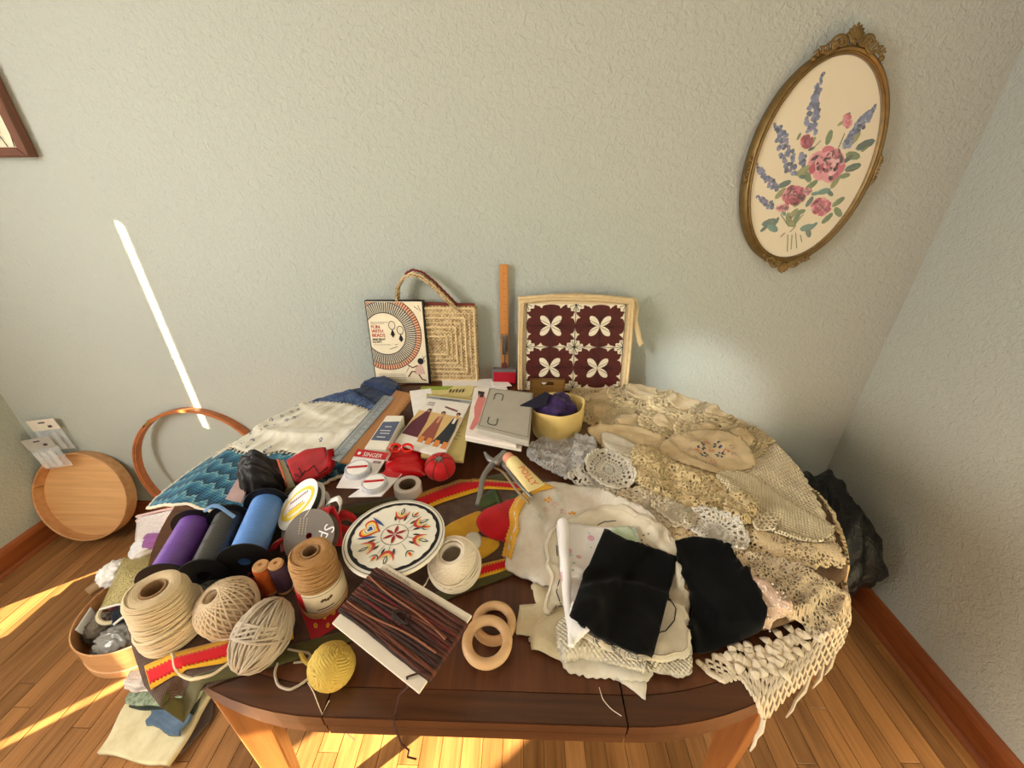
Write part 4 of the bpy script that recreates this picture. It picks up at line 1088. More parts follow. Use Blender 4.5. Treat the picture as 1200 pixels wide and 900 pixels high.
zsheet('dark_folded_cloth', 'dark brown folded cloth beneath the cream cloth on the floor', 'cloth', [(165, 790), (262, 786), (246, 842), (208, 884)], .012, cloth('brown_cotton', (96, 76, 66)), .010, .002)
zsheet('cream_folded_cloth', 'large folded cream cotton cloth lying on the floor by the table leg', 'cloth', [(152, 818), (256, 800), (196, 898), (115, 882)], .030, M['cream_cotton'], .016, .004, 3)
zsheet('dark_green_folded_cloth', 'dark green folded cloth edge under the green print cloth on the floor', 'cloth', [(160, 800), (250, 792), (224, 838), (150, 828)], .040, cloth('bottle_green', (60, 72, 60), (34, 42, 36)), .008, .002, 8)
zsheet('green_print_cloth', 'green and white printed folded cloth on the floor pile', 'cloth', [(158, 796), (252, 784), (222, 834), (148, 822)], .054, None or cloth('green_print', (176, 188, 158), (84, 104, 82), vscale=90), .010, .004, 5)
zsheet('blue_folded_cloth', 'small slate-blue folded cloth on top of the cream floor cloth', 'cloth', [(178, 832), (224, 838), (208, 863), (171, 848)], .056, cloth('slate_blue', (110, 134, 158), (78, 100, 124)), .010, .003, 6)
zsheet('pale_lace_cloth', 'pale pinkish openwork cloth topping the floor pile beside the box', 'cloth', [(150, 788), (190, 776), (176, 812), (143, 808)], .066, lace('pale_lace', (226, 214, 202), 'floral', 1.5, (150, 96, 100)), .008, .006, 7)

# black plastic bag slumped in the right-hand corner beside the table
n = 60
cx_, cy_ = 1.00, .96
blk = NT('black_plastic', .42, 0, .3); x, y, z = blk.obj(); blk.color(lin((13, 14, 13))); blk.bump(blk.noise(blk.uvs, 16, 4, .6, 1.0), .02, .6)
o = lumpy('black_rubbish_bag', 'shiny black plastic bag slumped in the corner beside the table', 'bag', (1.05, 1.06, .225), (.165, .215, .28), blk.mat, 14, .30, 3.0, n=50, ridge=.8)
for v in o.data.vertices:      # a pulled-out corner pointing to the right wall
    p = np.array(v.co)+ORG[o.name]; d = p-np.array([1.20, .86, .33]); k = math.exp(-(d@d)/.018); v.co.x += .035*k; v.co.z -= .03*k; v.co.y -= .03*k
for v in o.data.vertices:
    p = np.array(v.co)+ORG[o.name]
    v.co.x = min(p[0], XR-.012)-ORG[o.name][0]; v.co.y = min(p[1], YB-.025)-ORG[o.name][1]
# ================================================================== cloths on the table, left side
M['denim'] = cloth('navy_denim', (40, 58, 92), (22, 32, 54), weave=1400, bump=.0003)
n = NT('speckled_blue', .8, 0, .3); u, v = n.uv(); sp = n.voro(n.uvs, 260, 'F1'); nz = n.noise(n.uvs, 30, 3)
n.color(n.mix(sp.lt(.22), n.ramp(nz, [(.35, lin((38, 54, 92))), (.65, lin((74, 98, 140)))]), lin((170, 182, 200)))); M['speckle'] = n.mat
sheet('navy_denim_cloth', 'dark navy denim folded at the back left of the table', 'fabric', [(296, 500), (330, 480), (352, 466), (385, 455), (415, 448), (440, 449), (464, 457), (470, 466), (452, 490), (425, 512), (380, 520), (320, 515)], M['denim'], .012, (.010, 60), seed=4)
sheet('navy_waistband_roll', 'rolled navy denim waistband at the far edge of the table', 'fabric', [(420, 446), (428, 441), (450, 444), (466, 454), (472, 464), (462, 468), (445, 460), (428, 455)], M['denim'], .014, (.005, 120), seed=5, puff=.012, step=.005)
sheet('speckled_blue_fabric', 'speckled blue fabric lying over the navy denim', 'fabric', [(352, 474), (378, 461), (404, 456), (424, 464), (446, 480), (438, 494), (410, 497), (375, 490)], M['speckle'], .003, (.004, 60), seed=6)
# flame-stitch needlework: each zigzag row a tone of blue
n = NT('flame_stitch', .9, 0, .15, .1); u, v = n.uv()
zig = (u*26).frac()-.5; zz = zig.abs()*.8+(u*104).frac()*.10; sc = (v*26+zz+n.noise(n.uvs, 9, 2)*1.2).frac()
col = n.ramp(sc, [(0, lin((14, 44, 64))), (.3, lin((24, 78, 104))), (.55, lin((44, 98, 122))), (.78, lin((70, 124, 140))), (.92, lin((112, 154, 158))), (.99, lin((16, 46, 66)))])
n.color(col); n.bump((v*900).sin()*.4+(u*700).sin()*.4+sc, .0012); M['flame'] = n.mat
M['cream_edge'] = cloth('cream_edging', (226, 214, 190), (196, 180, 150))
nd = [(171, 567), (205, 557), (236, 531), (246, 516), (272, 510), (330, 505), (400, 505), (452, 492), (470, 500), (455, 530), (425, 552), (385, 566), (330, 590), (280, 603), (240, 600), (222, 592), (196, 593), (174, 597)]
o = sheet('flame_stitch_needlework', 'teal flame-stitch needlework with cream edge at the left end of the table', 'needlework', nd, M['flame'], .004, (.005, 30), seed=8, smooth=False, uvrot=-.35)
edgeline(LAY[o.name], .0042, M['cream_edge'], 'cream_edge', o, lift=.001)
M['whitedoily'] = cloth('white_linen', (228, 224, 208), (204, 196, 172), bump=.0003)
dl = [(262, 513), (280, 500), (300, 490), (322, 482), (348, 475), (385, 473), (415, 477), (437, 487), (432, 502), (412, 520), (385, 531), (355, 534), (330, 529), (305, 534), (276, 527)]
o = sheet('blue_sprigged_doily', 'white linen doily with tiny blue sprigs and picot edge, on the teal needlework', 'doily', dl, M['whitedoily'], .003, (.012, 42), seed=11, ridge=.8, step=.005)
edgeline(LAY[o.name], .0011, M['cream_edge'], 'picot_edge', o, amp=.009, lam=.013, loops=True, lift=.002)
b = MB(); r = random.Random(4)
def motif_on(b, px, py, s, cols, k=6, hgt=.0008, sc_=.5):
    p = hit(px, py)
    for q in range(k):
        a = 2*PI*q/k+r.random(); c = (p[0]+s*math.cos(a), p[1]+s*math.sin(a))
        P = ell(c[0], c[1], s*sc_, s*sc_*.6, 7, a); z = max(hs(x_, y_) for x_, y_ in P)+hgt
        b.add([(x_, y_, float(hs(x_, y_))+hgt) for x_, y_ in P], [tuple(range(7))], mi=r.choice(cols))
for x_, y_ in [(276, 512), (292, 508), (284, 519), (296, 516), (312, 500), (322, 498), (330, 488), (342, 483), (350, 480), (306, 505), (290, 524), (300, 498), (318, 492), (336, 492), (322, 485), (345, 490), (316, 524), (310, 528), (376, 516), (348, 476)]:
    motif_on(b, x_, y_, .004, [0, 0, 1], 5, sc_=.6)
build(b, 'blue_sprigs', [pm(44, 58, 96), pm(96, 118, 150)], o, smooth=False)

# rulers lying diagonally
def flatquad(name, label, cat, px, th, mat, parent=None, edge=.0015, z=None, group=None):
    global H
    if z is None: Q, z0 = restquad(px, th)
    else: Q = Quad(px, z+th)
    b = MB(); Q.slab(b, th)
    if parent is None:
        c = Q.at(.5, .5); t = thing(name, label, cat, (c[0], c[1], Q.z-th), group)
    else: t = parent
    o = build(b, 'body' if parent is None else name, mat, t, smooth=False); md = o.modifiers.new('edge', 'BEVEL'); md.width = edge; md.segments = 2
    stamp(Q.poly(), Q.z); return t, Q
t, Q = flatquad('wooden_yardstick', 'brown wooden yardstick lying slanted between the white doily and the pattern envelope', 'ruler', [(464, 457), (487, 462), (420, 545), (396, 540)], .007, wood('yardstick_wood', (178, 124, 72), (146, 92, 46), 'y', rough=.4))
b = MB()
for q in range(60): Q.decal(b, [(.93-(.14 if q % 4 == 0 else .07), q/60+.004), (.97, q/60+.004), (.97, q/60+.0065), (.93-(.14 if q % 4 == 0 else .07), q/60+.0065)])
build(b, 'inch_marks', M['ink'], t, smooth=False)
Qc = [(450, 463), (463, 465), (398, 541), (384, 536)]
t, Q = flatquad('clear_ruler', 'clear plastic ruler with dark markings along the wooden yardstick', 'ruler', Qc, .003, clear('clear_acrylic', (190, 200, 205), a=.45))
b = MB()
for q in range(70): Q.decal(b, [(.3, q/70), (.3+(.5 if q % 5 == 0 else .28), q/70), (.3+(.5 if q % 5 == 0 else .28), q/70+.004), (.3, q/70+.004)])
Q.decal(b, [(.12, .0), (.18, .0), (.18, 1), (.12, 1)])
build(b, 'ruler_marks', M['ink'], t, smooth=False)

# ================================================================== felt runner
rl = [(146, 722), (170, 690), (215, 662), (262, 640), (330, 612), (400, 594), (445, 586), (488, 579), (540, 566), (600, 553), (645, 565), (660, 600), (640, 652), (600, 676), (532, 701), (470, 726), (400, 758), (340, 777), (268, 797), (225, 818), (190, 831), (170, 805), (156, 762)]
M['felt_brown'] = cloth('brown_felt', (92, 66, 48), (66, 44, 32), weave=2500, bump=.0004, vscale=50)
M['felt_olive'] = cloth('olive_felt', (88, 82, 42), (62, 58, 28), weave=2500, bump=.0004, vscale=50)
M['felt_red'] = cloth('red_felt', (206, 16, 26), (176, 8, 18), bump=.0003)
M['felt_yel'] = cloth('mustard_felt', (222, 168, 34), (196, 138, 22), bump=.0004)
M['felt_green'] = cloth('leaf_green_felt', (66, 84, 36), (44, 60, 24), bump=.0003)
run = sheet('felt_table_runner', 'long brown and olive felt runner with red and yellow zigzag bands across the table', 'runner', rl, M['felt_brown'], .003, (.003, 12), seed=3, smooth=False)
def strip(pxA, pxB, mat, name, parent, h=.001, zig=0, n=50, lamk=60, step=None):
    """a band between two pixel polylines, on the surface"""
    A = np.array([hit(*p)[:2] for p in pxA]); B = np.array([hit(*p)[:2] for p in pxB])
    def rs(P, k):
        s = np.concatenate([[0], np.cumsum(np.linalg.norm(np.diff(P, axis=0), axis=1))]); u = np.linspace(0, s[-1], k); 
        X = np.stack([np.interp(u, s, P[:, i]) for i in (0, 1)], 1)
        for _ in range(int(k/14)): X[1:-1] = (X[:-2]+X[1:-1]*2+X[2:])/4
        return X
    k = lamk*2+1; A, B = rs(A, k), rs(B, k); D = B-A; L = np.linalg.norm(D, axis=1)[:, None]; D = D/L
    if zig:
        sgn = np.where(np.arange(k) % 2 == 0, 1, -1)[:, None]; A = A-D*zig*sgn; B = B+D*zig*sgn
    v = []; f = []; W6 = 5
    for i in range(k):
        for j in range(W6): p = A[i]*(1-j/(W6-1))+B[i]*(j/(W6-1)); v.append((p[0], p[1], float(hs(p[0], p[1]))+h))
    for i in range(k-1):
        for j in range(W6-1): a = i*W6+j; f.append((a, a+W6, a+W6+1, a+1))
    return link(name, v, f, mat, parent, smooth=True, sharp=180, solid=.0008)
def fixn(o):
    me = o.data; 
    if me.polygons[0].normal.z < 0: me.flip_normals()
    return o
# olive borders
fixn(strip([(196, 812), (262, 783), (300, 768), (342, 757), (400, 742), (470, 712), (532, 688), (598, 664), (640, 648)], [(190, 830), (268, 797), (300, 789), (340, 777), (400, 758), (470, 726), (532, 701), (600, 676), (640, 655)], M['felt_olive'], 'olive_border', run, .0028))
fixn(strip([(172, 692), (262, 643), (330, 614), (400, 596), (488, 580), (540, 567), (600, 554)], [(180, 700), (266, 654), (334, 625), (404, 606), (490, 592), (545, 577), (600, 562)], M['felt_olive'], 'olive_border', run, .0028))
# zigzag bands: yellow then red on top
yA = [(170, 782), (200, 768), (260, 752), (300, 738), (342, 724)]; yB = [(178, 810), (210, 795), (262, 779), (300, 766), (345, 750)]
rA = [(173, 789), (203, 775), (261, 759), (300, 745), (342, 731)]; rB = [(177, 803), (208, 788), (262, 772), (300, 759), (344, 743)]
fixn(strip(yA, yB, M['felt_yel'], 'yellow_band', run, .0036)); fixn(strip(rA, rB, M['felt_red'], 'red_band', run, .0050, zig=.0022, lamk=34))
yA = [(485, 583), (510, 573), (538, 563), (565, 563), (610, 567)]; yB = [(497, 600), (520, 590), (545, 582), (570, 574), (612, 576)]
rA = [(487, 587), (512, 577), (540, 567), (566, 566), (610, 569)]; rB = [(495, 596), (517, 586), (543, 578), (569, 571), (612, 574)]
fixn(strip(yA, yB, M['felt_yel'], 'yellow_band', run, .0036)); fixn(strip(rA, rB, M['felt_red'], 'red_band', run, .0050, zig=.0018, lamk=30))
yA = [(556, 665), (575, 660), (600, 654), (625, 648)]; yB = [(560, 680), (580, 674), (602, 667), (628, 660)]
rA = [(557, 669), (576, 663), (600, 657), (625, 652)]; rB = [(559, 676), (579, 671), (601, 664), (627, 656)]
fixn(strip(yA, yB, M['felt_yel'], 'yellow_band', run, .0036)); fixn(strip(rA, rB, M['felt_red'], 'red_band', run, .0050, zig=.0018, lamk=20))
def applique(name, px, mat, parent, h=.0015, smooth=True, th=.0015, puff=0, step=.004, seed=2):
    o = sheet(name, None, None, px, mat, h, (.0006, 40), step=step, smooth=smooth, parent=parent, commit=True, solid=th, soft=0, puff=puff, seed=seed); return o
ap = applique('yellow_flower', [(520, 620), (540, 608), (562, 600), (570, 612), (560, 628), (582, 632), (584, 642), (565, 655), (545, 658), (530, 645), (545, 632), (524, 632)], M['felt_yel'], run)
applique('green_leaf', [(556, 590), (572, 578), (582, 574), (584, 586), (576, 593), (564, 595)], M['felt_green'], run); applique('green_leaf', [(592, 588), (604, 580), (620, 576), (618, 588), (600, 592)], M['felt_green'], run)
applique('green_stem', [(576, 572), (580, 571), (588, 590), (584, 593)], M['felt_green'], run, smooth=False)
hx = [(558, 612), (566, 600), (580, 594), (600, 586), (618, 584), (632, 596), (636, 620), (625, 640), (600, 643), (588, 636), (574, 632), (563, 624)]
o = sheet('red_felt_heart', 'bright red padded felt heart shape beside the yellow-edged pillowcase', 'felt shape', hx, M['felt_red'], .003, (.001, 20), step=.005, puff=.012, soft=0)
b = MB()
for px_, py_ in [(549, 631), (553, 637), (557, 629), (560, 641)]: motif_on(b, px_, py_, .003, [0], 3)
build(b, 'black_stitches', [M['ink']], run, smooth=False)
applique('white_flower_center', [(546, 629), (556, 624), (564, 630), (562, 642), (552, 641)], M['whitedoily'], run)

# ================================================================== cloths on the right: lace heap
beige = (218, 194, 152); gold = (186, 152, 100); cream = (228, 214, 186)
M['linenheap'] = cloth('hole_shade_linen', (128, 98, 64), (98, 72, 44))  # brown puts the shade inside the lace holes into the linen colour
M['floral'] = lace('ecru_floral_lace', beige, 'floral', 1.0, (160, 134, 98)); M['floral2'] = lace('gold_floral_lace', gold, 'floral', .8, (150, 118, 72))
M['filet'] = lace('white_filet_lace', (242, 224, 188), 'filet', 1.0, (190, 170, 136)); M['rib'] = lace('cream_ribbed_crochet', (232, 216, 178), 'rib', 1.0, (196, 172, 126))
M['doily'] = lace('cream_doily', (242, 224, 190), 'doily', 1.5, (186, 160, 122)); M['doilyg'] = lace('gold_doily', (222, 198, 150), 'doily', 1.5, (190, 160, 112)); M['doilyt'] = lace('tan_doily', (216, 194, 148), 'doily', 2.0, (168, 140, 94))
M['rosette'] = lace('gold_rosette_crochet', (226, 202, 152), 'rosette', 1.0, (160, 132, 86)); M['greylace'] = lace('grey_lace', (214, 192, 158), 'rosette', 1.3, (160, 144, 120))
M['ecru'] = cloth('ecru_cotton', (218, 194, 150), (196, 168, 120), bump=.0003); M['creamcl'] = cloth('cream_linen', (232, 224, 204), (206, 192, 164), bump=.0003)
M['greylace2'] = lace('pale_grey_lace', (202, 198, 192), 'floral', 1.7, (150, 144, 138), hole=.6)
sheet('hole_shade_linen_pile', 'linen base of the lace heap, coloured brown as shade seen through the lace holes', 'linen', [(688, 478), (740, 460), (800, 466), (850, 480), (900, 510), (940, 548), (975, 590), (1000, 632), (1000, 668), (970, 700), (930, 735), (870, 750), (820, 730), (760, 640), (700, 590), (672, 545)], M['linenheap'], .018, (.026, 34), step=.008, seed=21)
sheet('white_filet_tablecloth', 'white filet lace tablecloth over the right end of the table', 'tablecloth', [(800, 535), (850, 515), (895, 512), (930, 535), (948, 560), (965, 588), (990, 603), (998, 622), (1014, 640), (1004, 662), (968, 660), (900, 648), (840, 615), (800, 580)], M['filet'], .006, (.010, 60), seed=22, scallop=(.006, .03), uvrot=.5)
sheet('floral_crochet_cloth', 'ecru floral crochet cloth with large open flowers between the doilies and the grey lace', 'lace cloth', [(740, 590), (790, 585), (850, 608), (905, 628), (955, 640), (1012, 642), (1010, 668), (975, 668), (930, 668), (890, 662), (840, 655), (790, 640)], M['floral'], .006, (.012, 90), seed=23, scallop=(.006, .022))
# back doilies: overlapping gold-beige ones
bk = [(705, 470, 34, 13), (752, 466, 36, 13), (800, 476, 36, 14), (843, 490, 32, 14), (880, 505, 30, 16), (712, 488, 30, 14), (742, 500, 36, 16), (782, 498, 30, 15), (828, 508, 34, 17), (868, 520, 26, 17)]
nm = ['with a fine scalloped rim by the flower-patterned bag', 'at the top edge of the heap, second from the flower-patterned bag', 'at the top edge of the heap, third from the flower-patterned bag', 'at the top edge of the heap, fourth from the flower-patterned bag',
      'hanging over the far right edge of the heap', 'beside the yellow paper bag', 'in the second row, above the loose cream cloth', 'in the middle of the second row', 'just behind the flower-embroidered doily', 'at the far right of the second row']
for k, (cx_, cy_, rx, ry) in enumerate(bk):
    pts = ell(cx_, cy_, rx*1.15, ry*1.2, 10, .12)
    o = sheet('oval_doily', 'oval golden-ecru doily '+nm[k], 'doily', pts, M['doilyg'] if k % 3 else M['doilyt'], .006, (.006, 80), seed=40+k, step=.005, scallop=(.006, .018), uvmode='polar', group='ecru doilies at the back of the heap')
    W_ = LAY[o.name]; c = W_.mean(0); inn = c+(W_-c)*.48
    sheet('linen_center', None, None, None, M['ecru'], .0025, (.001, 30), seed=60+k, step=.005, poly=inn, parent=o, soft=0)
sheet('cream_loose_cloth', 'loose cream cloth with ragged edge reaching from the grey lace to the embroidered doily', 'cloth', [(690, 502), (735, 500), (770, 510), (800, 535), (842, 556), (830, 570), (790, 560), (752, 548), (722, 536), (700, 520)], M['ecru'], .004, (.008, 80), seed=24, scallop=(.003, .016))
sheet('pale_folded_cloth', 'smooth pale grey-cream cloth corner above the round cream doily', 'cloth', [(704, 512), (716, 510), (745, 524), (770, 545), (775, 580), (748, 570), (730, 545), (712, 532)], M['creamcl'], .006, (.005, 50), seed=25)
eo = sheet('flower_embroidered_doily', 'beige oval doily embroidered with blue and coral flowers near the wall side', 'doily', [(772, 528), (790, 512), (822, 506), (850, 508), (872, 520), (884, 540), (882, 548), (862, 555), (838, 556), (805, 546), (785, 540)], M['ecru'], .005, (.005, 50), seed=26, scallop=(.004, .016))
b = MB(); r = random.Random(12)
for x_, y_, c_ in [(822, 523, [0]), (841, 523, [0]), (825, 533, [0]), (844, 533, [0]), (833, 528, [1]), (828, 519, [1]), (817, 528, [1]), (851, 529, [1]), (836, 541, [1]), (809, 527, [2]), (815, 536, [2]), (858, 524, [2]), (860, 532, [2]), (838, 545, [2]), (826, 541, [2])]:
    motif_on(b, x_, y_, .0075 if c_ == [0] else .005, c_, 6 if c_ == [0] else 5, sc_=.55)
build(b, 'stitched_flowers', [pm(52, 70, 96), pm(214, 110, 92), pm(170, 140, 134)], eo, smooth=False)
sheet('gold_crochet_collar', 'knobbly golden crochet collar lying between the pale cloth and the ribbed strip', 'lace', [(742, 528), (760, 526), (790, 545), (830, 560), (855, 572), (880, 600), (868, 618), (838, 612), (800, 600), (765, 588), (742, 566), (738, 545)], M['rosette'], .008, (.014, 130), seed=27, scallop=(.006, .014), step=.005)
sheet('ribbed_crochet_strip', 'long cream ribbed crochet strip running diagonally over the heap', 'lace', [(838, 560), (862, 555), (885, 562), (920, 588), (955, 608), (976, 620), (972, 632), (956, 636), (935, 636), (905, 625), (882, 612), (862, 585)], M['rib'], .006, (.008, 50), seed=28, uvrot=-.5)
sheet('open_crochet_medallion', 'golden open crochet medallion beside the ribbed strip', 'lace', [(852, 582), (870, 578), (884, 588), (888, 606), (876, 618), (858, 612), (848, 598)], M['rosette'], .006, (.009, 120), seed=29, scallop=(.004, .012), step=.004)
sheet('small_lace_square', 'small white lace square below the golden medallion', 'lace', [(882, 610), (900, 603), (912, 612), (905, 622), (886, 622)], M['filet'], .004, (.003, 20), seed=30)
sheet('golden_crochet_border', 'narrow golden crochet border strip hanging off the right edge of the heap', 'lace', [(925, 655), (948, 648), (975, 662), (1000, 682), (1020, 692), (1018, 706), (1006, 720), (992, 702), (965, 690), (938, 672)], M['rosette'], .007, (.010, 110), seed=31, scallop=(.006, .014), step=.004)
sheet('crumpled_grey_lace', 'crumpled grey-beige floral lace along the front right of the heap', 'lace', [(845, 648), (880, 652), (920, 662), (955, 680), (988, 702), (996, 722), (990, 742), (965, 752), (935, 740), (905, 722), (880, 700), (858, 675)], M['greylace'], .010, (.022, 110), seed=32, ridge=.9, step=.005)
pk = sheet('pink_beaded_fabric', 'pale pink fabric scattered with pearl beads between the black velvet and the grey lace', 'fabric', [(862, 678), (880, 678), (905, 696), (927, 714), (925, 726), (905, 732), (900, 745), (890, 740), (880, 712)], cloth('pale_pink', (226, 196, 172), (200, 164, 138)), .012, (.008, 80), seed=33, puff=.01, step=.005)
b = MB(); r = random.Random(8)
for _ in range(90):
    p = hit(r.uniform(872, 926), r.uniform(684, 742))
    if inside(np.array([p[0]]), np.array([p[1]]), LAY[pk.name])[0]: b.ball((p[0], p[1], float(hs(p[0], p[1]))+.0012), .0018, 3)
tag(build(b, 'pearl_beads', pm(240, 226, 208, .3), pk), kind='stuff')
# grey lace heap behind the tube
sheet('grey_lace_ruffle', 'crumpled silver-grey lace ruffle in front of the yellow paper bag', 'lace', [(624, 524), (650, 516), (680, 516), (698, 524), (694, 540), (680, 556), (664, 568), (652, 560), (640, 556), (622, 545), (617, 536)], M['greylace2'], .012, (.034, 150), seed=34, ridge=.95, step=.004)
# round doilies
M['doilyw'] = lace('white_doily_lace', (252, 244, 226), 'doily', 1.5, (214, 200, 172))
def doily(name, label, px, mat, seed, wr=(.005, 70), sc=(.005, .016), th=.004, group=None):
    return sheet(name, label, 'doily', px, mat, th, wr, seed=seed, step=.004, scallop=sc, uvmode='polar', group=group)
doily('round_doily', 'cream doily peeking out at the left of the row beside the grey lace ruffle', [(664, 560), (672, 552), (690, 556), (720, 572), (740, 585), (730, 594), (700, 586), (680, 575)], M['doilyw'], 51, sc=(.003, .014))
doily('round_doily', 'round cream pineapple doily nearest the grey lace ruffle', [(690, 535), (705, 529), (724, 532), (740, 545), (745, 560), (738, 572), (720, 574), (700, 566), (686, 550)], M['doilyw'], 52, sc=(.003, .014))
doily('round_doily', 'cream doily half hidden in the middle of the row above the scalloped cloth', [(722, 580), (745, 575), (775, 585), (800, 600), (802, 614), (785, 620), (755, 612), (735, 600)], M['doily'], 53)
doily('round_doily', 'oval white doily with two rings lying over the top of the far black velvet', [(800, 608), (815, 597), (835, 598), (862, 612), (876, 630), (874, 644), (855, 645), (830, 636), (808, 622)], M['doilyw'], 54, wr=(.003, 30), sc=(.003, .014), th=.005)
doily('round_doily', 'narrow cream doily just left of the oval white doily', [(762, 592), (782, 586), (806, 598), (815, 610), (806, 622), (785, 612)], M['doily'], 55)

# ---------------- crochet net fringe hanging at the front right corner
nt = thing('knotted_crochet_fringe', 'cream crochet net edging with pointed fringe hanging off the front right corner', 'lace', hit(900, 790))
M['thread'] = plain('cream_crochet_thread', (222, 206, 178), .85, bump=.0004, bscale=600)
def netpts(cols, rows, fn):
    return [[fn(i/(cols-1), j/(rows-1)) for i in range(cols)] for j in range(rows)]
top = [(818, 778), (850, 765), (880, 768), (905, 778), (925, 770), (950, 752), (975, 738), (998, 722)]
bot = [(850, 802), (868, 798), (885, 826), (893, 850), (922, 818), (945, 800), (972, 776), (990, 752)]
def pl(P, u):
    s = u*(len(P)-1); i = min(int(s), len(P)-2); t_ = s-i; return (P[i][0]*(1-t_)+P[i+1][0]*t_, P[i][1]*(1-t_)+P[i+1][1]*t_)
cols, rows = 27, 6; G = []
for j in range(rows):
    row = []
    for i in range(cols):
        u = (i+(.5 if j % 2 else 0))/(cols); a, c = pl(top, min(u, 1)), pl(bot, min(u, 1)); k = j/(rows-1)
        p = hit(a[0]*(1-k)+c[0]*k, a[1]*(1-k)+c[1]*k); p = np.array([p[0], p[1], float(hs(p[0], p[1]))+.003]); row.append(p)
    G.append(row)
b = MB()
for j in range(rows-1):
    for i in range(cols):
        i2 = i if j % 2 == 0 else min(i+1, cols-1); i1 = max(i-1, 0) if j % 2 == 0 else i
        for q in (i1, i2): b.tube([G[j][i], (G[j][i]+G[j+1][q])/2+np.array([0, 0, .0008]), G[j+1][q]], [.0015, .0024, .0015], 5)
tag(build(b, 'net_mesh', M['thread'], nt), kind='stuff')
for px_, py_ in [(858, 770), (872, 764), (884, 772), (897, 768), (905, 760), (915, 770), (925, 762), (935, 752), (880, 784), (896, 786), (910, 786), (865, 778), (948, 746), (930, 745), (915, 752)]:
    p = hit(px_, py_); z = float(hs(p[0], p[1])); b = MB()
    for q in range(3):
        a = 2.1*q+px_; d = np.array([math.cos(a), math.sin(a), 0]); 
        b.tube([p+d*u+np.array([0, 0, h_]) for u, h_ in ((0, .004), (.004, .007), (.009, .009), (.014, .007), (.019, .003))], [.002, .0055, .007, .005, .0012], 8, flat=.45)
    build(b, 'crochet_flower', M['thread'], nt)
for P in ([(893, 838), (890, 852), (884, 860), (882, 868), (877, 876)], [(946, 790), (940, 806), (930, 818), (926, 828), (919, 837)], [(962, 776), (958, 792), (950, 803)], [(975, 764), (970, 778), (964, 788)]):
    Q = [hit(*p) for p in P]; Q = np.array([q+np.array([0, -.004, 0]) for q in Q]); b = MB(); b.tube(Q, [.003, .0035]+[.0022]*(len(Q)-3)+[.001], 6)
    build(b, 'fringe_tail', M['thread'], nt)
b = MB()
for q in range(26):
    px_, py_ = pl([(818, 778), (830, 790), (846, 800), (858, 790), (850, 776), (835, 770)], (q*.618) % 1.0); p = hit(px_, py_); b.ball((p[0], p[1], float(hs(p[0], p[1]))+.004), .0048, 4, sz=.7)
tag(build(b, 'crochet_knots', M['thread'], nt), kind='stuff')

# ================================================================== front centre linens
sheet('lowest_napkin', 'white napkin at the bottom of the pile whose corner points to the table seam', 'napkin', [(618, 752), (650, 765), (690, 780), (735, 806), (756, 822), (757, 800), (745, 770), (700, 735), (640, 725)], M['creamcl'], .004, (.003, 12), seed=71, smooth=False, scallop=(.0015, .009))
sheet('lace_edged_napkin', 'cream napkin with looped lace edge sticking out under the stack', 'napkin', [(652, 770), (665, 790), (690, 796), (725, 800), (760, 800), (775, 770), (740, 735), (680, 735)], M['creamcl'], .005, (.004, 12), seed=72, smooth=False, scallop=(.004, .012))
sheet('cream_fringed_napkin', 'folded cream napkin with drawn-thread hem beside the wooden rings', 'napkin', [(609, 712), (628, 712), (622, 690), (640, 672), (690, 690), (705, 770), (660, 782), (634, 768), (622, 766), (622, 750), (604, 747)], cloth('warm_cream_linen', (236, 222, 186), (214, 194, 150)), .008, (.010, 60), seed=73, smooth=False, scallop=(.0012, .007))
ft = sheet('folded_crochet_tablecloth', 'thick folded cream cloth with crochet panels at the front of the linen pile', 'tablecloth', [(651, 740), (652, 770), (657, 788), (680, 782), (720, 786), (760, 795), (795, 802), (808, 796), (808, 770), (800, 720), (740, 700), (680, 710)], cloth('creamy_crochet_panel', (238, 228, 204), (214, 200, 170), weave=900, bump=.0022), .018, (.006, 50), seed=74, smooth=False, scallop=(.0015, .01))
pc = [(594, 655), (598, 636), (604, 620), (602, 604), (610, 588), (625, 574), (645, 570), (672, 574), (702, 582), (735, 592), (765, 612), (770, 640), (735, 660), (700, 690), (660, 694), (640, 692), (620, 684), (594, 673)]
M['yelcro'] = lace('yellow_crochet', (228, 172, 62), 'floral', 1.6, (190, 128, 30))
pcs = sheet('yellow_edged_pillowcase', 'white embroidered pillowcase with golden-yellow crochet edge', 'pillowcase', pc, cloth('pillowcase_cotton', (238, 230, 216), (214, 200, 178), bump=.0003), .012, (.008, 50), seed=75)
yl = [(594, 655), (598, 636), (604, 620), (602, 604), (610, 588), (625, 574), (645, 570)]
fixn(strip([(x_-6, y_-3) for x_, y_ in yl], [(x_+5, y_+3) for x_, y_ in yl], M['yelcro'], 'yellow_crochet_edge', pcs, .003, zig=.0015, lamk=30))
b = MB(); r = random.Random(2)
for x_, y_, c_, s_ in [(642, 586, [0], .006), (671, 604, [0], .006), (650, 592, [1], .006), (640, 598, [1], .005), (660, 600, [1], .005), (678, 608, [2], .004), (634, 606, [2], .004), (655, 586, [2], .004)]: motif_on(b, x_, y_, s_, c_, 6, sc_=.7)
build(b, 'pastel_stitching', [pm(226, 160, 60), pm(222, 190, 178), pm(206, 214, 190)], pcs, smooth=False)
sc_px = [(641, 632), (658, 614), (688, 600), (718, 596), (750, 605), (778, 620), (794, 645), (800, 670), (802, 700), (808, 740), (806, 770), (780, 778), (745, 776), (705, 762), (672, 742), (668, 720), (655, 712), (640, 722), (636, 712), (645, 690), (640, 660)]
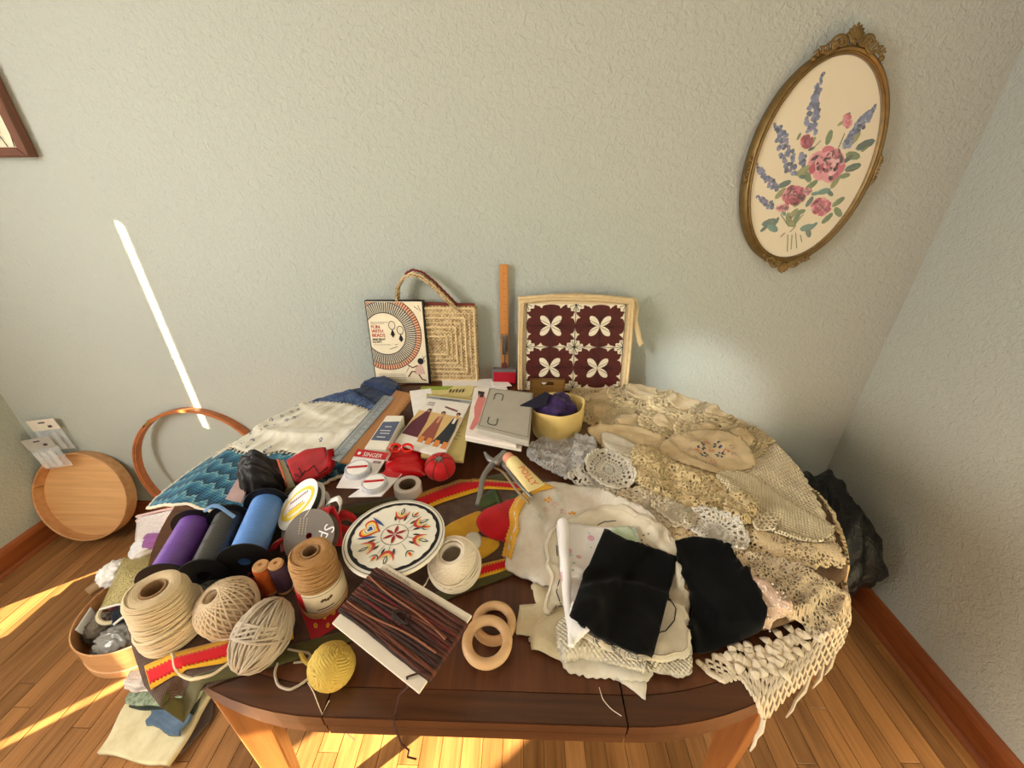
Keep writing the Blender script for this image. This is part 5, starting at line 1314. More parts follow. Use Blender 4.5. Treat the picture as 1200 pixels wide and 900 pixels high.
sl = sheet('scalloped_oval_cloth', 'cream scalloped oval cloth with thin black line embroidery under the velvet', 'cloth', sc_px, cloth('ivory_linen', (232, 222, 198), (212, 198, 168), bump=.0003), .006, (.005, 40), seed=76, scallop=(.004, .045), step=.006)
W_ = LAY[sl.name]; c = W_.mean(0)
edgeline(c+(W_-c)*.955, .0011, M['cream_edge'], 'hem_cord', sl, lift=.001)
b = MB()
def inkline(P, r_=.0008):
    Q = []
    for i in range(len(P)-1):
        for k in range(6): u = k/6; Q.append((P[i][0]*(1-u)+P[i+1][0]*u, P[i][1]*(1-u)+P[i+1][1]*u))
    Q.append(P[-1]); V3 = [hit(*q) for q in Q]; b.tube([(p[0], p[1], float(hs(p[0], p[1]))+.001) for p in V3], r_, 4)
inkline([(765, 744), (780, 740), (790, 728), (792, 714), (786, 704), (780, 700)]); inkline([(782, 668), (788, 678), (786, 688), (776, 692)]); inkline([(700, 616), (708, 612), (722, 611)]); inkline([(757, 638), (770, 648)])
inkline([(656, 680), (652, 694), (658, 712)]); inkline([(740, 622), (748, 636)]); inkline([(652, 640), (653, 652)])
for q in [(754, 628), (760, 626), (752, 633), (780, 695), (785, 703)]: p = hit(*q); b.ball((p[0], p[1], float(hs(p[0], p[1]))), .0018, 3)
build(b, 'black_embroidery', M['ink'], sl, smooth=False)
n = NT('pastel_print', .8, 0, .2); u, v = n.uv(); f1 = n.voro(n.uvs, 38, 'F1'); f2 = n.voro(n.uvs, 60, 'F1'); nz = n.noise(n.uvs, 20, 3)
c1 = n.mix(f1.lt(.28), lin((238, 234, 230)), lin((226, 178, 192))); c2 = n.mix(f2.lt(.16), c1, lin((170, 200, 170))); c3 = n.mix(nz.gt(.62), c2, lin((190, 214, 214))); n.color(c3); M['pastel'] = n.mat
sheet('pastel_print_fabric', 'white fabric printed with pastel pink and green motifs beneath the velvet', 'fabric', [(652, 614), (672, 618), (700, 622), (742, 622), (750, 640), (720, 700), (690, 745), (668, 766), (660, 720), (656, 670)], M['pastel'], .010, (.004, 10), seed=77, smooth=False)
b = MB(); A_ = hit(659, 616); B_ = hit(669, 762); k = 16
b.tube([A_*(1-i/k)+B_*(i/k)+np.array([.001*math.sin(i), 0, .010+.001*math.sin(i*1.3)]) for i in range(k+1)], [.0105-.006*i/k for i in range(k+1)], 14)
tag(build(b, 'rolled_print_fabric', M['pastel']), 'tight pale roll of printed fabric along the left side of the velvet', 'fabric')
sheet('green_edged_hankie', 'white handkerchief with pale green edge just behind the folded velvet', 'handkerchief', [(718, 620), (738, 618), (752, 640), (748, 662), (720, 655), (705, 636)], cloth('green_edge_white', (226, 236, 218), (180, 210, 160), vscale=30), .004, (.002, 12), seed=78, smooth=False)
vel = NT('black_velvet', .95, 0, .05); vel.color(lin((15, 15, 14))); vel.b.inputs['Sheen Weight'].default_value = .06; M['velvet'] = vel.mat
sheet('black_velvet_piece', 'larger black velvet piece lying under the oval white doily', 'velvet', [(789, 640), (812, 634), (850, 642), (868, 670), (886, 700), (897, 720), (893, 740), (885, 752), (845, 764), (812, 774), (808, 720), (800, 675)], M['velvet'], .012, (.006, 40), seed=79, smooth=False)
vo = sheet('folded_black_velvet', 'folded black velvet rectangle with frayed edge on top of the linen pile', 'velvet', [(708, 625), (735, 640), (787, 658), (785, 690), (774, 735), (763, 778), (730, 768), (700, 752), (666, 730), (680, 690), (695, 655)], M['velvet'], .014, (.005, 30), seed=80, smooth=False)
b = MB(); r = random.Random(5)
for q in range(26):
    u = r.uniform(.3, 1); x_, y_ = 668+(762-668)*u, 732+(776-732)*u; p = hit(x_, y_); a = r.uniform(-2.6, -.6); L = r.uniform(.004, .014)
    b.tube([p, p+np.array([L*.5*math.cos(a), L*.5*math.sin(a), -.002]), p+np.array([L*math.cos(a+.6), L*math.sin(a+.6), -.006])], .0005, 3)
tag(build(b, 'frayed_threads', M['ink'], vo), kind='stuff')
# purple fabric of the paper bag and so on follow in the object part
# ================================================================== objects on the table
def vtop(base, ytop):
    """height above base so that the top appears at pixel row ytop"""
    lo, hi = 0, .6
    for _ in range(40):
        mid = (lo+hi)/2
        if proj((base[0], base[1], base[2]+mid))[1] > ytop: lo = mid
        else: hi = mid
    return lo
def disc_stamp(c, r, z): stamp(ell(c[0], c[1], r, r, 20), z)
def mm(p): return depth(p)/F_PX        # metres per pixel at a point

# --- papers, patterns, books (flat)
def qt(name, label, cat, px, th, mat, edge=.0012, group=None): return flatquad(name, label, cat, px, th, mat, None, edge, None, group)
qt('tissue_pattern_paper', 'white tissue paper sheets lying under the far end of the patterns', 'paper', [(518, 445), (592, 443), (596, 462), (520, 470)], .006, M['white'])
t, Q = qt('creased_white_paper', 'creased white paper peeking out left of the tan pattern', 'paper', [(480, 458), (505, 455), (512, 490), (487, 500)], .004, M['white'])
t, Q = qt('tan_pattern_envelope', 'flat tan pattern envelope beneath the dress pattern envelope', 'envelope', [(500, 461), (556, 466), (543, 540), (493, 534)], .008, pm(186, 168, 106, .7))
b = MB()
for q in range(7): p = (.70+.03*(q % 3), .42+.05*q); Q.decal(b, [(p[0], p[1]), (p[0]+.10, p[1]+.01), (p[0]+.10, p[1]+.018), (p[0], p[1]+.012)])
Q.decal(b, [(.6, .1), (.62, .1), (.62, .3), (.6, .3)]); build(b, 'faint_drawing', pm(120, 110, 70), t, smooth=False)
t, Q = qt('green_titled_booklet', 'pale yellow booklet with a green heading strip behind the dress pattern', 'booklet', [(494, 453), (556, 452), (552, 464), (489, 464)], .006, pm(226, 214, 150, .6))
b = MB(); Q.decal(b, [(0, 0), (.62, 0), (.52, .38), (-.0, .46)]); build(b, 'green_heading', pm(150, 170, 70), t, smooth=False)
b = MB(); 
for q in range(5): Q.decal(b, [(.56+.06*q, .35+.1*(q % 2)), (.60+.06*q, .30), (.60+.06*q, .62), (.56+.06*q, .7)][::1])
build(b, 'line_drawing', pm(90, 84, 60), t, smooth=False)
# dress pattern envelope
t, Q = qt('dress_pattern_envelope', 'sewing pattern envelope picturing three women in long gowns', 'envelope', [(503, 463), (553, 469), (519, 536), (462, 518)], .008, pm(236, 230, 220, .5), .002)
b = MB(); Q.decal(b, [(0.01, .02), (.99, .02), (.99, .08), (.01, .08)]); build(b, 'grey_header', pm(150, 156, 158), t, smooth=False)
b = MB(); Q.decal(b, [(.02, .36), (.98, .36), (.98, .84), (.02, .84)], .0006); build(b, 'picture_ground', pm(214, 178, 120, .6), t, smooth=False)
b = MB()
Q.decal(b, [(.20, .34), (.28, .34), (.34, .56), (.36, .84), (.02, .84), (.05, .60)], .0010, 0)
Q.decal(b, [(.50, .42), (.60, .42), (.64, .62), (.68, .86), (.38, .86), (.44, .64)], .0010, 1)
Q.decal(b, [(.82, .40), (.93, .40), (.97, .60), (.96, .84), (.68, .84), (.76, .62)], .0010, 2)
for u_, v_ in ((.24, .33), (.56, .34), (.88, .32)): Q.decal(b, ell(u_, v_, .045, .035, 10), .0012, 3); Q.decal(b, ell(u_, v_+.02, .026, .026, 10), .0014, 4)
Q.decal(b, [(.52, .40), (.60, .40), (.58, .54), (.53, .54)], .0013, 4); Q.decal(b, [(.84, .40), (.90, .40), (.89, .50), (.84, .50)], .0013, 5)
for u_ in (.40, .56, .72, .88): Q.decal(b, [(u_, .80), (u_+.09, .80), (u_+.10, .90), (u_-.01, .90)], .0012, 6)
build(b, 'gown_pictures', [pm(96, 44, 60), pm(146, 80, 66), pm(40, 48, 54), pm(52, 34, 30), pm(196, 140, 110), pm(230, 224, 214), pm(214, 136, 70)], t, smooth=False)
b = MB()
for q in range(12): Q.decal(b, [(.30+.04*q, .045), (.33+.04*q, .045), (.33+.04*q, .065), (.30+.04*q, .065)], .0010)
for q in range(9): Q.decal(b, [(.52+.035*q, .20+.006*q), (.545+.035*q, .20+.006*q), (.545+.035*q, .235+.006*q), (.52+.035*q, .235+.006*q)], .0010, 1)
for q in range(3): Q.decal(b, [(.10, .16+q*.03), (.26, .16+q*.03), (.26, .17+q*.03), (.10, .17+q*.03)], .0010)
build(b, 'small_print', [pm(60, 56, 60), pm(110, 40, 50)], t, smooth=False)
# booklets with the grey sheet case
t, Q = qt('loose_leaf_booklets', 'stack of cream booklets beneath the pink figure booklet', 'booklets', [(560, 456), (618, 460), (611, 527), (545, 514)], .007, pm(226, 218, 204, .7))
t, Q = qt('pink_figure_booklet', 'white booklet showing a figure in pink, half covered by the grey case', 'booklet', [(556, 454), (606, 458), (605, 522), (545, 510)], .008, pm(236, 226, 216, .6))
b = MB(); Q.decal(b, [(.10, .08), (.26, .10), (.24, .20), (.12, .20)], .0008, 1)
Q.decal(b, [(.14, .16), (.26, .18), (.34, .42), (.30, .56), (.24, .74), (.12, .90), (.06, .88), (.12, .66), (.08, .46)], .0010, 0)
Q.decal(b, ell(.20, .20, .05, .035, 10), .0012, 1); Q.decal(b, [(.28, .22), (.40, .26), (.39, .30), (.27, .30)], .0012, 0); Q.decal(b, [(.30, .46), (.42, .44), (.42, .49), (.30, .52)], .0012, 0)
Q.decal(b, [(.86, .04), (.98, .05), (.98, .07), (.86, .06)], .0008, 1)
build(b, 'figure_print', [pm(214, 130, 124), pm(60, 44, 48)], t, smooth=False)
qt('torn_white_sheet', 'torn white sheet sticking out behind the grey case', 'paper', [(575, 446), (592, 443), (600, 452), (578, 453)], .003, M['white'])
greyc = plain('grey_case', (178, 172, 158), .45, bump=.0002)
t, Q = qt('grey_sheet_case', 'flat grey case with two bracket-shaped slots lying on the booklets', 'case', [(573, 454), (625, 460), (620, 518), (558, 502)], .016, greyc, .003)
b = MB()
for v0, v1, s_ in ((.14, .30, 1), (.72, .86, -1)):
    b = MB(); P = [(.18, v1 if s_ > 0 else v0), (.18, v0+.03 if s_ > 0 else v1-.03), (.21, v0 if s_ > 0 else v1), (.33, v0 if s_ > 0 else v1), (.36, v0+.03 if s_ > 0 else v1-.03), (.36, v1 if s_ > 0 else v0)]
    b.tube([Q.at(u_, v_, .0006) for u_, v_ in P], .0010, 5); build(b, 'bracket_slot', M['ink'], t)
b = MB(); b.tube([Q.at(*p, .0004) for p in ((.03, .03), (.97, .03), (.97, .93), (.03, .93))], .0007, 4, closed=True); build(b, 'lid_line', pm(110, 106, 98), t)

# white ribbon box with blue label
t, Q = qt('white_carton', 'narrow white carton with a blue label beside the yardstick', 'box', [(453, 487), (473, 487), (452, 527), (427, 525)], .034, pm(236, 230, 214, .5), .001)
b = MB(); Q.decal(b, [(.06, .22), (.96, .20), (.96, .78), (.05, .78)], .0006); build(b, 'blue_label', pm(86, 96, 122), t, smooth=False)
b = MB()
for v_, a, c in ((.36, .34, .72), (.48, .22, .80), (.56, .30, .78), (.67, .25, .72)):
    k = int((c-a)/.06)
    for q in range(k): Q.decal(b, [(a+q*.06, v_), (a+q*.06+.04, v_), (a+q*.06+.04, v_+.03), (a+q*.06, v_+.03)], .0010)
build(b, 'label_print', M['white'], t, smooth=False)

# bobbin cards
def bobcard(px, label, hdr):
    t, Q = qt('notions_card', label, 'card', px, .003, pm(234, 228, 226, .5), .0008)
    b = MB(); Q.decal(b, [(.0, .0), (1, .0), (1, .22), (0, .22)], .0005); build(b, 'red_header', M['red'], t, smooth=False)
    if hdr:
        b = MB(); Q.text(b, 'SINGER', .56, .135, .17, rot=.0, asp=1.05, h=.0009); Q.decal(b, ell(.13, .12, .05, .045, 12), .0009)
        for q in range(5): Q.decal(b, [(.74+.03*q, .30), (.76+.03*q, .30), (.76+.03*q, .325), (.74+.03*q, .325)], .0009)
        build(b, 'brand_lettering', M['white'], t, smooth=False)
        b = MB(); Q.decal(b, [(.70, .28), (.92, .28), (.92, .34), (.70, .34)], .0007); Q.decal(b, [(.05, .36), (.25, .36), (.25, .375), (.05, .375)], .0007); build(b, 'small_print', pm(120, 30, 50), t, smooth=False)
    c = Q.at(.42, .60); rx = mm(c)*15; m = T(*c)
    b = MB(); b.lathe([(rx, 0), (rx, .009), (rx*.96, .012), (rx*.90, .012), (rx*.88, .009), (0, .009)], 32, m); build(b, 'clear_blister', clear('blister', (226, 226, 230), a=.55), t)
    b = MB(); b.lathe([(0, .0125), (rx*.8, .0125), (rx*.8, .0095)][::-1], 32, m); build(b, 'white_disc', M['white'], t)
    b = MB(); v_, f_ = None, None; b.box(0, 0, .0135, rx*1.5, rx*.22, .0006, m@RZ(.15)); build(b, 'red_stripe', M['red'], t, smooth=False)
    return Q
bobcard([(452, 551), (471, 555), (447, 581), (408, 582)], 'lower white notions card mostly hidden under the branded card', False)
bobcard([(419, 526), (456, 531), (431, 572), (394, 571)], 'white notions card with red header printed in white capitals', True)

# padded red sewing kit with scissors
M['redvinyl'] = plain('red_vinyl', (206, 14, 22), .3, spec=.5, bump=.0006, bscale=90)
c = hit(475, 566); t = thing('red_sewing_kit', 'bright red padded folding sewing case', 'sewing kit', (c[0], c[1], c[2]))
def pillow(b, m, sx_, sy_, sz_, n=18, e=.35):
    v = []; f = []
    for s_ in (1, -1):
        o_ = len(v)
        for i in range(n+1):
            for j in range(n+1):
                u_, w_ = i/n*2-1, j/n*2-1; h = ((1-u_*u_)*(1-w_*w_))**e; pin = .004*math.sin(w_*22)*(1-u_*u_)
                v.append((u_*sx_/2*(1-.04*w_*w_), w_*sy_/2*(1-.04*u_*u_), s_*(sz_/2*h+pin*.1)))
        for i in range(n):
            for j in range(n):
                a = o_+i*(n+1)+j; q = (a, a+n+1, a+n+2, a+1); f.append(q if s_ > 0 else q[::-1])
    return b.add(v, f, m)
z0 = float(hs(c[0], c[1])); p1 = atz(476, 548, z0+.025); p2 = atz(474, 533, z0+.045); wd = mm(p1)*49
b = MB(); pillow(b, T(p1[0], p1[1], z0+.024)@RZ(.06)@RX(.25), wd, .048, .042); build(b, 'front_pad', M['redvinyl'], t, sharp=70)
b = MB(); pillow(b, T(p2[0], p2[1], z0+.034)@RZ(.06)@RX(.30), wd*.92, .050, .044); build(b, 'back_pad', M['redvinyl'], t, sharp=70)
p3_ = atz(474, 530, z0+.05); b = MB(); pillow(b, T(p3_[0], p3_[1], z0+.036)@RZ(.06)@RX(1.1), wd*.86, .05, .012); build(b, 'case_flap', M['redvinyl'], t, sharp=70)
stamp(ell(p1[0], p1[1]+.02, wd*.5, .05, 16), z0+.06)
b = MB()
for px_ in (463, 477):
    p = atz(px_, 525, z0+.078); m_ = frame(p, (1, .1, 0), (0, .5, .86))
    b.tube([(m_@np.array([.011*math.cos(a)*(1.15), .009*math.sin(a), 0, 1]))[:3] for a in np.linspace(0, 2*PI, 20, endpoint=False)], .0032, 7, closed=True)
tag(build(b, 'scissors_handle', plain('red_plastic', (214, 40, 20), .25)), 'orange-red scissors handles poking out of the red sewing case', 'scissors')

# masking tape roll
c = hit(478, 574); r0 = mm(c)*15.5
o = None; t = thing('white_tape_roll', 'small roll of white tape lying flat in front of the red sewing case', 'tape', (c[0], c[1], c[2]))
tc = atz(478, 571, TZ+.02); m = T(tc[0], tc[1], TZ+.005)
b = MB(); b.lathe([(r0*.62, 0), (r0, 0), (r0, .022), (r0*.97, .024), (r0*.62, .024)], 40, m, closed=True); build(b, 'tape', pm(226, 220, 212, .55), t)
b = MB(); b.lathe([(r0*.56, 0), (r0*.62, 0), (r0*.62, .0245), (r0*.56, .0245)], 40, m, closed=True); build(b, 'cardboard_core', pm(120, 100, 76, .8), t)
disc_stamp(tc, r0, c[2]+.02)

# tomato pincushion
c = hit(516, 553); r0 = mm(c)*17.5
t = thing('tomato_pincushion', 'red tomato pincushion with grey felt cap', 'pincushion', (c[0], c[1], c[2]))
pc_ = atz(516, 548, c[2]+r0*.7); b = MB(); n_, v, f = 48, [], []
for i in range(19):
    th = PI*i/18
    for j in range(n_):
        ph = 2*PI*j/n_; g = 1-.07*math.exp(-((((ph+.3) % (PI/3))-PI/6)/.10)**2)*math.sin(th)**.5
        rr = r0*math.sin(th)**.85*g if 0 < i < 18 else 0; zz = r0*.78*math.cos(th)-(.006*math.exp(-(rr/.012)**2) if th < 1 else 0); v.append((rr*math.cos(ph), rr*math.sin(ph), zz))
for i in range(18):
    for j in range(n_): f.append((i*n_+j, (i+1)*n_+j, (i+1)*n_+(j+1) % n_, i*n_+(j+1) % n_))
m = T(pc_[0], pc_[1], c[2]+r0*.79)@RX(.15); b.add(v, f, m); build(b, 'cushion', cloth('tomato_red', (204, 30, 34), (164, 16, 22), rough=.6), t, sharp=180)
b = MB()
for k in range(6):
    ph = k*PI/3+PI/6-.3; b.tube([(r0*math.sin(th)**.85*.95*math.cos(ph), r0*math.sin(th)**.85*.95*math.sin(ph), r0*.78*math.cos(th)+.0005) for th in np.linspace(.12, 1.9, 14)], .0011, 5, m)
build(b, 'green_thread_ribs', pm(90, 50, 36), t)
b = MB(); pts = []
for k in range(12): a = 2*PI*k/12; rr = .011 if k % 2 else .0055; pts.append((rr*math.cos(a), rr*math.sin(a)))
b.prism(pts, r0*.78-.006, r0*.78-.0015, m); build(b, 'felt_cap', cloth('grey_felt', (128, 122, 116)), t, smooth=False)
disc_stamp(pc_, r0, c[2]+r0)

# hole-punch pliers
t0 = hit(590, 560); zz = float(H[inside(GX, GY, np.array([hit(x_, y_)[:2] for x_, y_ in ((556, 528), (592, 528), (624, 590), (560, 592))]))].max())+.001
t = thing('steel_punch_pliers', 'grey steel hole-punch pliers lying open on the felt runner', 'pliers', (t0[0], t0[1], zz))
def bent(pxs, z, rx_, name, mat, flat=.8, n=8):
    P = np.array([atz(x_, y_, z) for x_, y_ in pxs]); k = len(P)*6; tt = np.linspace(0, len(P)-1, k); Pn = np.stack([np.interp(tt, range(len(P)), P[:, i]) for i in range(3)], 1)
    for _ in range(4): Pn[1:-1] = (Pn[:-2]+Pn[1:-1]*2+Pn[2:])/4
    rr = np.interp(tt, range(len(P)), rx_); b = MB(); b.tube(Pn, rr, n, flat=flat); return build(b, name, mat, t, sharp=60)
M['steelg'] = plain('worn_steel', (150, 148, 146), .35, .85, var=.15)
bent([(588, 533), (580, 541), (570, 552), (565, 562), (563, 578), (559, 592)], zz+.012, [.007, .009, .0065, .006, .0055, .004], 'handle', M['steelg'])
bent([(574, 543), (586, 540), (594, 548), (606, 564), (615, 574), (624, 583)], zz+.010, [.007, .009, .0065, .006, .0055, .005], 'handle', M['steelg'])
bent([(568, 530), (573, 538), (582, 543)], zz+.014, [.003, .007, .008], 'jaw', M['steelg'])
bent([(591, 530), (589, 536), (582, 543)], zz+.016, [.008, .008, .008], 'jaw', M['steelg'])
b = MB(); p = atz(582, 541, zz+.024); b.lathe([(.006, 0), (.006, .003), (.004, .0045), (0, .0045)], 20, T(p[0], p[1], zz+.020)); build(b, 'pivot', M['steel'], t)
bent([(576, 546), (590, 553), (605, 574), (620, 590)], zz+.004, [.003, .003, .003, .003], 'grip_spring', pm(150, 128, 96))

# glue tube
za = maxhr(*hit(612, 552)[:2], .03)
P0, P1 = atz(596, 537, za+.016), atz(629, 572, za+.006)
t = thing('glue_tube', 'cream squeeze tube with orange lettering and a peach cap', 'tube', (P0[0], P0[1], za))
ax = P1-P0; L = np.linalg.norm(ax); m = frame(P0, ax, np.cross([0, 0, 1], ax)); v = []; f = []; n_ = 20; K = 16
for i in range(K+1):
    u = i/K; ry = .015*(1-u)+.021*u; rz = .015*(1-u)+.0015*u
    for j in range(n_): a = 2*PI*j/n_; v.append((.012+u*(L-.012), ry*math.cos(a), rz*math.sin(a)+.0))
for i in range(K):
    for j in range(n_): f.append((i*n_+j, i*n_+(j+1) % n_, (i+1)*n_+(j+1) % n_, (i+1)*n_+j))
f += [tuple(range(n_-1, -1, -1)), tuple(K*n_+j for j in range(n_))]
b = MB(); b.add(v, f, m); build(b, 'tube_body', pm(226, 206, 144, .4), t, sharp=60)
b = MB(); b.lathe([(0, -.006), (.012, -.006), (.013, .014), (0, .014)], 24, m@RY(PI/2)); build(b, 'peach_cap', pm(214, 146, 116, .45), t)
b = MB(); tv, tf = text_geo('POLLY', 1); tv = tv*np.array([.018, .022, 0])
uu = .012+(L-.012)*.64
V_ = []
for p in tv:
    x_ = uu+p[0]; u = (x_-.012)/(L-.012); rz = .015*(1-u)+.0015*u; ry = .015*(1-u)+.021*u; y_ = p[1]; V_.append((x_, y_, rz*math.sqrt(max(0, 1-(y_/ry)**2))+.0012))
b.add(V_, tf, m); build(b, 'orange_lettering', pm(214, 90, 50), t, smooth=False)

# tan leather-backed tool under the pliers handled as grip_spring above
# yellow paper bag with purple cloth, little wooden tray behind
bcn = hit(652, 508); zb = maxhr(bcn[0], bcn[1], .03); bcn = atz(652, 507, zb); r0 = mm(bcn)*28.5
hb_ = vtop(np.array([bcn[0], bcn[1]-r0, zb]), 489)
t = thing('yellow_paper_bag', 'short yellow paper bag with rolled-down rim, standing open', 'paper bag', (bcn[0], bcn[1], zb))
v = []; f = []; n_ = 56; prof = [(0, 0, 0), (.9, .0, 0), (.98, .08, .0), (1.0, .5, 1), (1.03, .97, 1), (1.0, 1.0, 1), (.96, .97, 1), (.94, .5, 1), (.88, .06, 0), (0, .04, 0)]
rs = np.random.RandomState(3); ph_ = rs.uniform(0, 6, 6)
for i in range(n_):
    a = 2*PI*i/n_; fold = 1+.03*abs(math.sin(3.5*a+ph_[0]))-.02*math.sin(7*a+ph_[1]); top_ = 1+.10*math.sin(a+1.9)+.03*math.sin(3*a+ph_[2])
    for r_, h_, k_ in prof: v.append((bcn[0]+r0*r_*(fold if k_ else 1)*math.cos(a), bcn[1]+r0*r_*(fold if k_ else 1)*math.sin(a), zb+.001+hb_*h_*(top_ if h_ > .6 else 1)))
k_ = len(prof)
for i in range(n_):
    j = (i+1) % n_
    for q in range(k_-1): f.append((i*k_+q, j*k_+q, j*k_+q+1, i*k_+q+1))
b = MB(); b.add(v, f); build(b, 'paper_wall', plain('yellow_kraft', (226, 196, 122), .75, bump=.0012, bscale=40), t, sharp=50)
disc_stamp(bcn, r0, zb+hb_)
lumpy('purple_cloth', 'dark purple cloth stuffed into the yellow paper bag', 'cloth', (bcn[0]-.006, bcn[1]+.0, zb+hb_*.80), (r0*.80, r0*.78, hb_*.42), cloth('deep_purple', (62, 38, 92), (26, 16, 44), rough=.7), 31, .45, 2.4, n=36, ridge=.9)
b = MB(); c1 = np.array([bcn[0]-r0*.8, bcn[1]-.01, zb+hb_*1.03])
P = [c1+np.array(q) for q in ((.02, .02, .03), (-.012, .0, .020), (-.050, -.012, .004), (-.012, -.02, .002), (.02, -.02, .012), (.03, .0, .035))]
n0 = len(P); vv = P+[q-np.array([0, 0, .004]) for q in P]; b.add(vv, [tuple(range(n0)), tuple(range(2*n0-1, n0-1, -1))]+[(i, n0+i, n0+(i+1) % n0, (i+1) % n0) for i in range(n0)])
tag(build(b, 'black_cloth_corner', cloth('blue_black', (26, 22, 40))), 'black cloth corner drooping over the left rim of the yellow paper bag', 'cloth')
y_ = 1.165; x0, x1_ = aty(621, 455, y_)[0], aty(661, 455, y_)[0]; zt2 = aty(640, 444, y_)[2]; zbb = maxhr((x0+x1_)/2, y_, .02)
t = thing('small_wooden_box', 'small brown wooden box with oval cut-out behind the yellow paper bag', 'box', ((x0+x1_)/2, y_, zbb))
b = MB(); W_ = x1_-x0; Hh = zt2-zbb; fm = frame(((x0+x1_)/2, y_-.012, zbb), (1, 0, 0), (0, 0, 1))
outer = [(-W_/2, 0), (W_/2, 0), (W_/2, Hh), (-W_/2, Hh)]; 
b.prism(lerpclosed(outer, 6).tolist(), -.006, 0, fm, hole=[(x_*.36-.2*W_*.0, Hh*.80+(z_-Hh/2)*.22) for x_, z_ in lerpclosed(outer, 6)]); build(b, 'front_board', wood('box_wood', (150, 112, 60), (116, 80, 40), 'x', rough=.4), t, smooth=False)
b = MB(); b.box((x0+x1_)/2, y_+.006, zbb+Hh/2, W_, .005, Hh-.004); b.box(x0+.003, y_-.003, zbb+Hh/2, .005, .02, Hh-.004); b.box(x1_-.003, y_-.003, zbb+Hh/2, .005, .02, Hh-.004); build(b, 'side_boards', wood('box_wood_s', (132, 96, 50), (100, 70, 34), 'x'), t, smooth=False)
b = MB(); b.ball(((x0+x1_)/2-.01, y_-.004, zbb+Hh*.80), .010, 6, sz=.6); build(b, 'shell_disc', pm(226, 214, 190, .3), t)

# --- hex-sign disc
zh = maxhr(*hit(461, 640)[:2], .06); 
E1, E2, E3, E4 = atz(402, 632, zh+.006), atz(520, 630, zh+.006), atz(461, 586, zh+.006), atz(461, 678, zh+.006)
hc = (E3+E4)/2; hrx = (E2[0]-E1[0])/2; hry = (E3[1]-E4[1])/2; hc[0] = (E1[0]+E2[0])/2; hrr = (hrx+hry)/2
t = thing('painted_folk_art_disc', 'round white disc painted with tulips, a heart and a six-petal star', 'painted disc', (hc[0], hc[1], zh))
m = T(hc[0], hc[1], zh+.001)@RZ(.0)@SC(hrx, hry, 1)
b = MB(); b.lathe([(0, 0), (1.0, 0), (1.0, .005), (.995, .006), (0, .006)], 72, m); build(b, 'disc', pm(232, 226, 208, .5), t)
def ann(b, r0, r1, z, mi=0, n=96, w1=None):
    for i in range(n):
        a, c = 2*PI*i/n, 2*PI*(i+1)/n; ra = r0 if w1 is None else w1(a); rc = r0 if w1 is None else w1(c)
        b.add([(ra*math.cos(a), ra*math.sin(a), z), (r1*math.cos(a), r1*math.sin(a), z), (r1*math.cos(c), r1*math.sin(c), z), (rc*math.cos(c), rc*math.sin(c), z)], [(0, 1, 2, 3)], m, mi)
for a_ in ((.955, .968, None), (.82, .90, lambda a: .815+.025*abs(math.sin(a*11))), (.262, .272, None)):
    b = MB(); ann(b, a_[0], a_[1], .0066, w1=a_[2]); build(b, 'black_ring', M['ink'], t, smooth=False)
PR, PO, PYL, PG, PBL = pm(196, 60, 36), pm(226, 140, 40), pm(236, 190, 60), pm(34, 54, 48), pm(36, 74, 130)
b = MB()
def petal(b, r0, r1, w_, ang, z, mi, n=12, pw_=1.0):
    L = []; Rr = []
    for i in range(n+1):
        u = i/n; rr = r0+(r1-r0)*u; hw = w_*math.sin(PI*u)**pw_; c, s_ = math.cos(ang), math.sin(ang)
        L.append((rr*c-hw*s_, rr*s_+hw*c)); Rr.append((rr*c+hw*s_, rr*s_-hw*c))
    b.add([(x_, y_, z) for x_, y_ in L+Rr[::-1]], [tuple(range(2*n+1, -1, -1))], m, mi)
for k in range(6): petal(b, .01, .245, .032, k*PI/3+PI/2, .0068, 0)
def crescent(b, cx_, cy_, ang, R1, R2, wd, z, mi, a0, a1, flare=0, n=22):
    """horseshoe petal opening outward along ang"""
    P = []; Q_ = []
    for i in range(n+1):
        u = i/n; a = a0+(a1-a0)*u; w_ = wd*math.sin(PI*u)**.6; e = (abs(u-.5)*2)**3*flare
        x_, y_ = R1*math.cos(a), R2*math.sin(a); P.append((x_*(1+w_)+e*.0, y_*(1+w_)+math.copysign(e, y_))); Q_.append((x_*(1-w_), y_*(1-w_)+math.copysign(e, y_)))
    c, s_ = math.cos(ang), math.sin(ang); tr = lambda p: (cx_+p[0]*c-p[1]*s_, cy_+p[0]*s_+p[1]*c)
    for i in range(n):
        q = [tr(P[i]), tr(P[i+1]), tr(Q_[i+1]), tr(Q_[i])]; b.add([(x_, y_, z) for x_, y_ in q], [(0, 1, 2, 3)], m, mi)
for ang in (PI/2, PI/6+.1, -PI/14, -PI/2, -PI*.79):
    cx_, cy_ = .60*math.cos(ang), .60*math.sin(ang)
    crescent(b, cx_, cy_, ang, .165, .120, .19, .0068, 1, R(72), R(288), .04); crescent(b, cx_+.02*math.cos(ang), cy_+.02*math.sin(ang), ang, .115, .075, .17, .0070, 3, R(76), R(284), .02)
    petal(b, .52, .74, .034, ang, .0070, 4); petal(b, .56, .70, .014, ang, .0072, 7)
    petal(b, .27, .46, .006, ang, .0069, 4); 
    for sg in (-1, 1):
        q = .36; petal(b, q, q+.16, .022, ang+sg*.24, .0069, 4)
for ang in (PI/3+.03, .14*PI*.5+.12, -PI/4-.05, -PI*.62):
    cx_, cy_ = .64*math.cos(ang), .64*math.sin(ang)
    crescent(b, cx_, cy_, ang, .085, .07, .14, .0068, 4, R(70), R(290), .02); petal(b, .57, .72, .030, ang, .0070, 2); petal(b, .58, .68, .016, ang, .0072, 1)
    petal(b, .27, .56, .005, ang, .0069, 4)
hA = PI*.93   # heart pointing to the centre
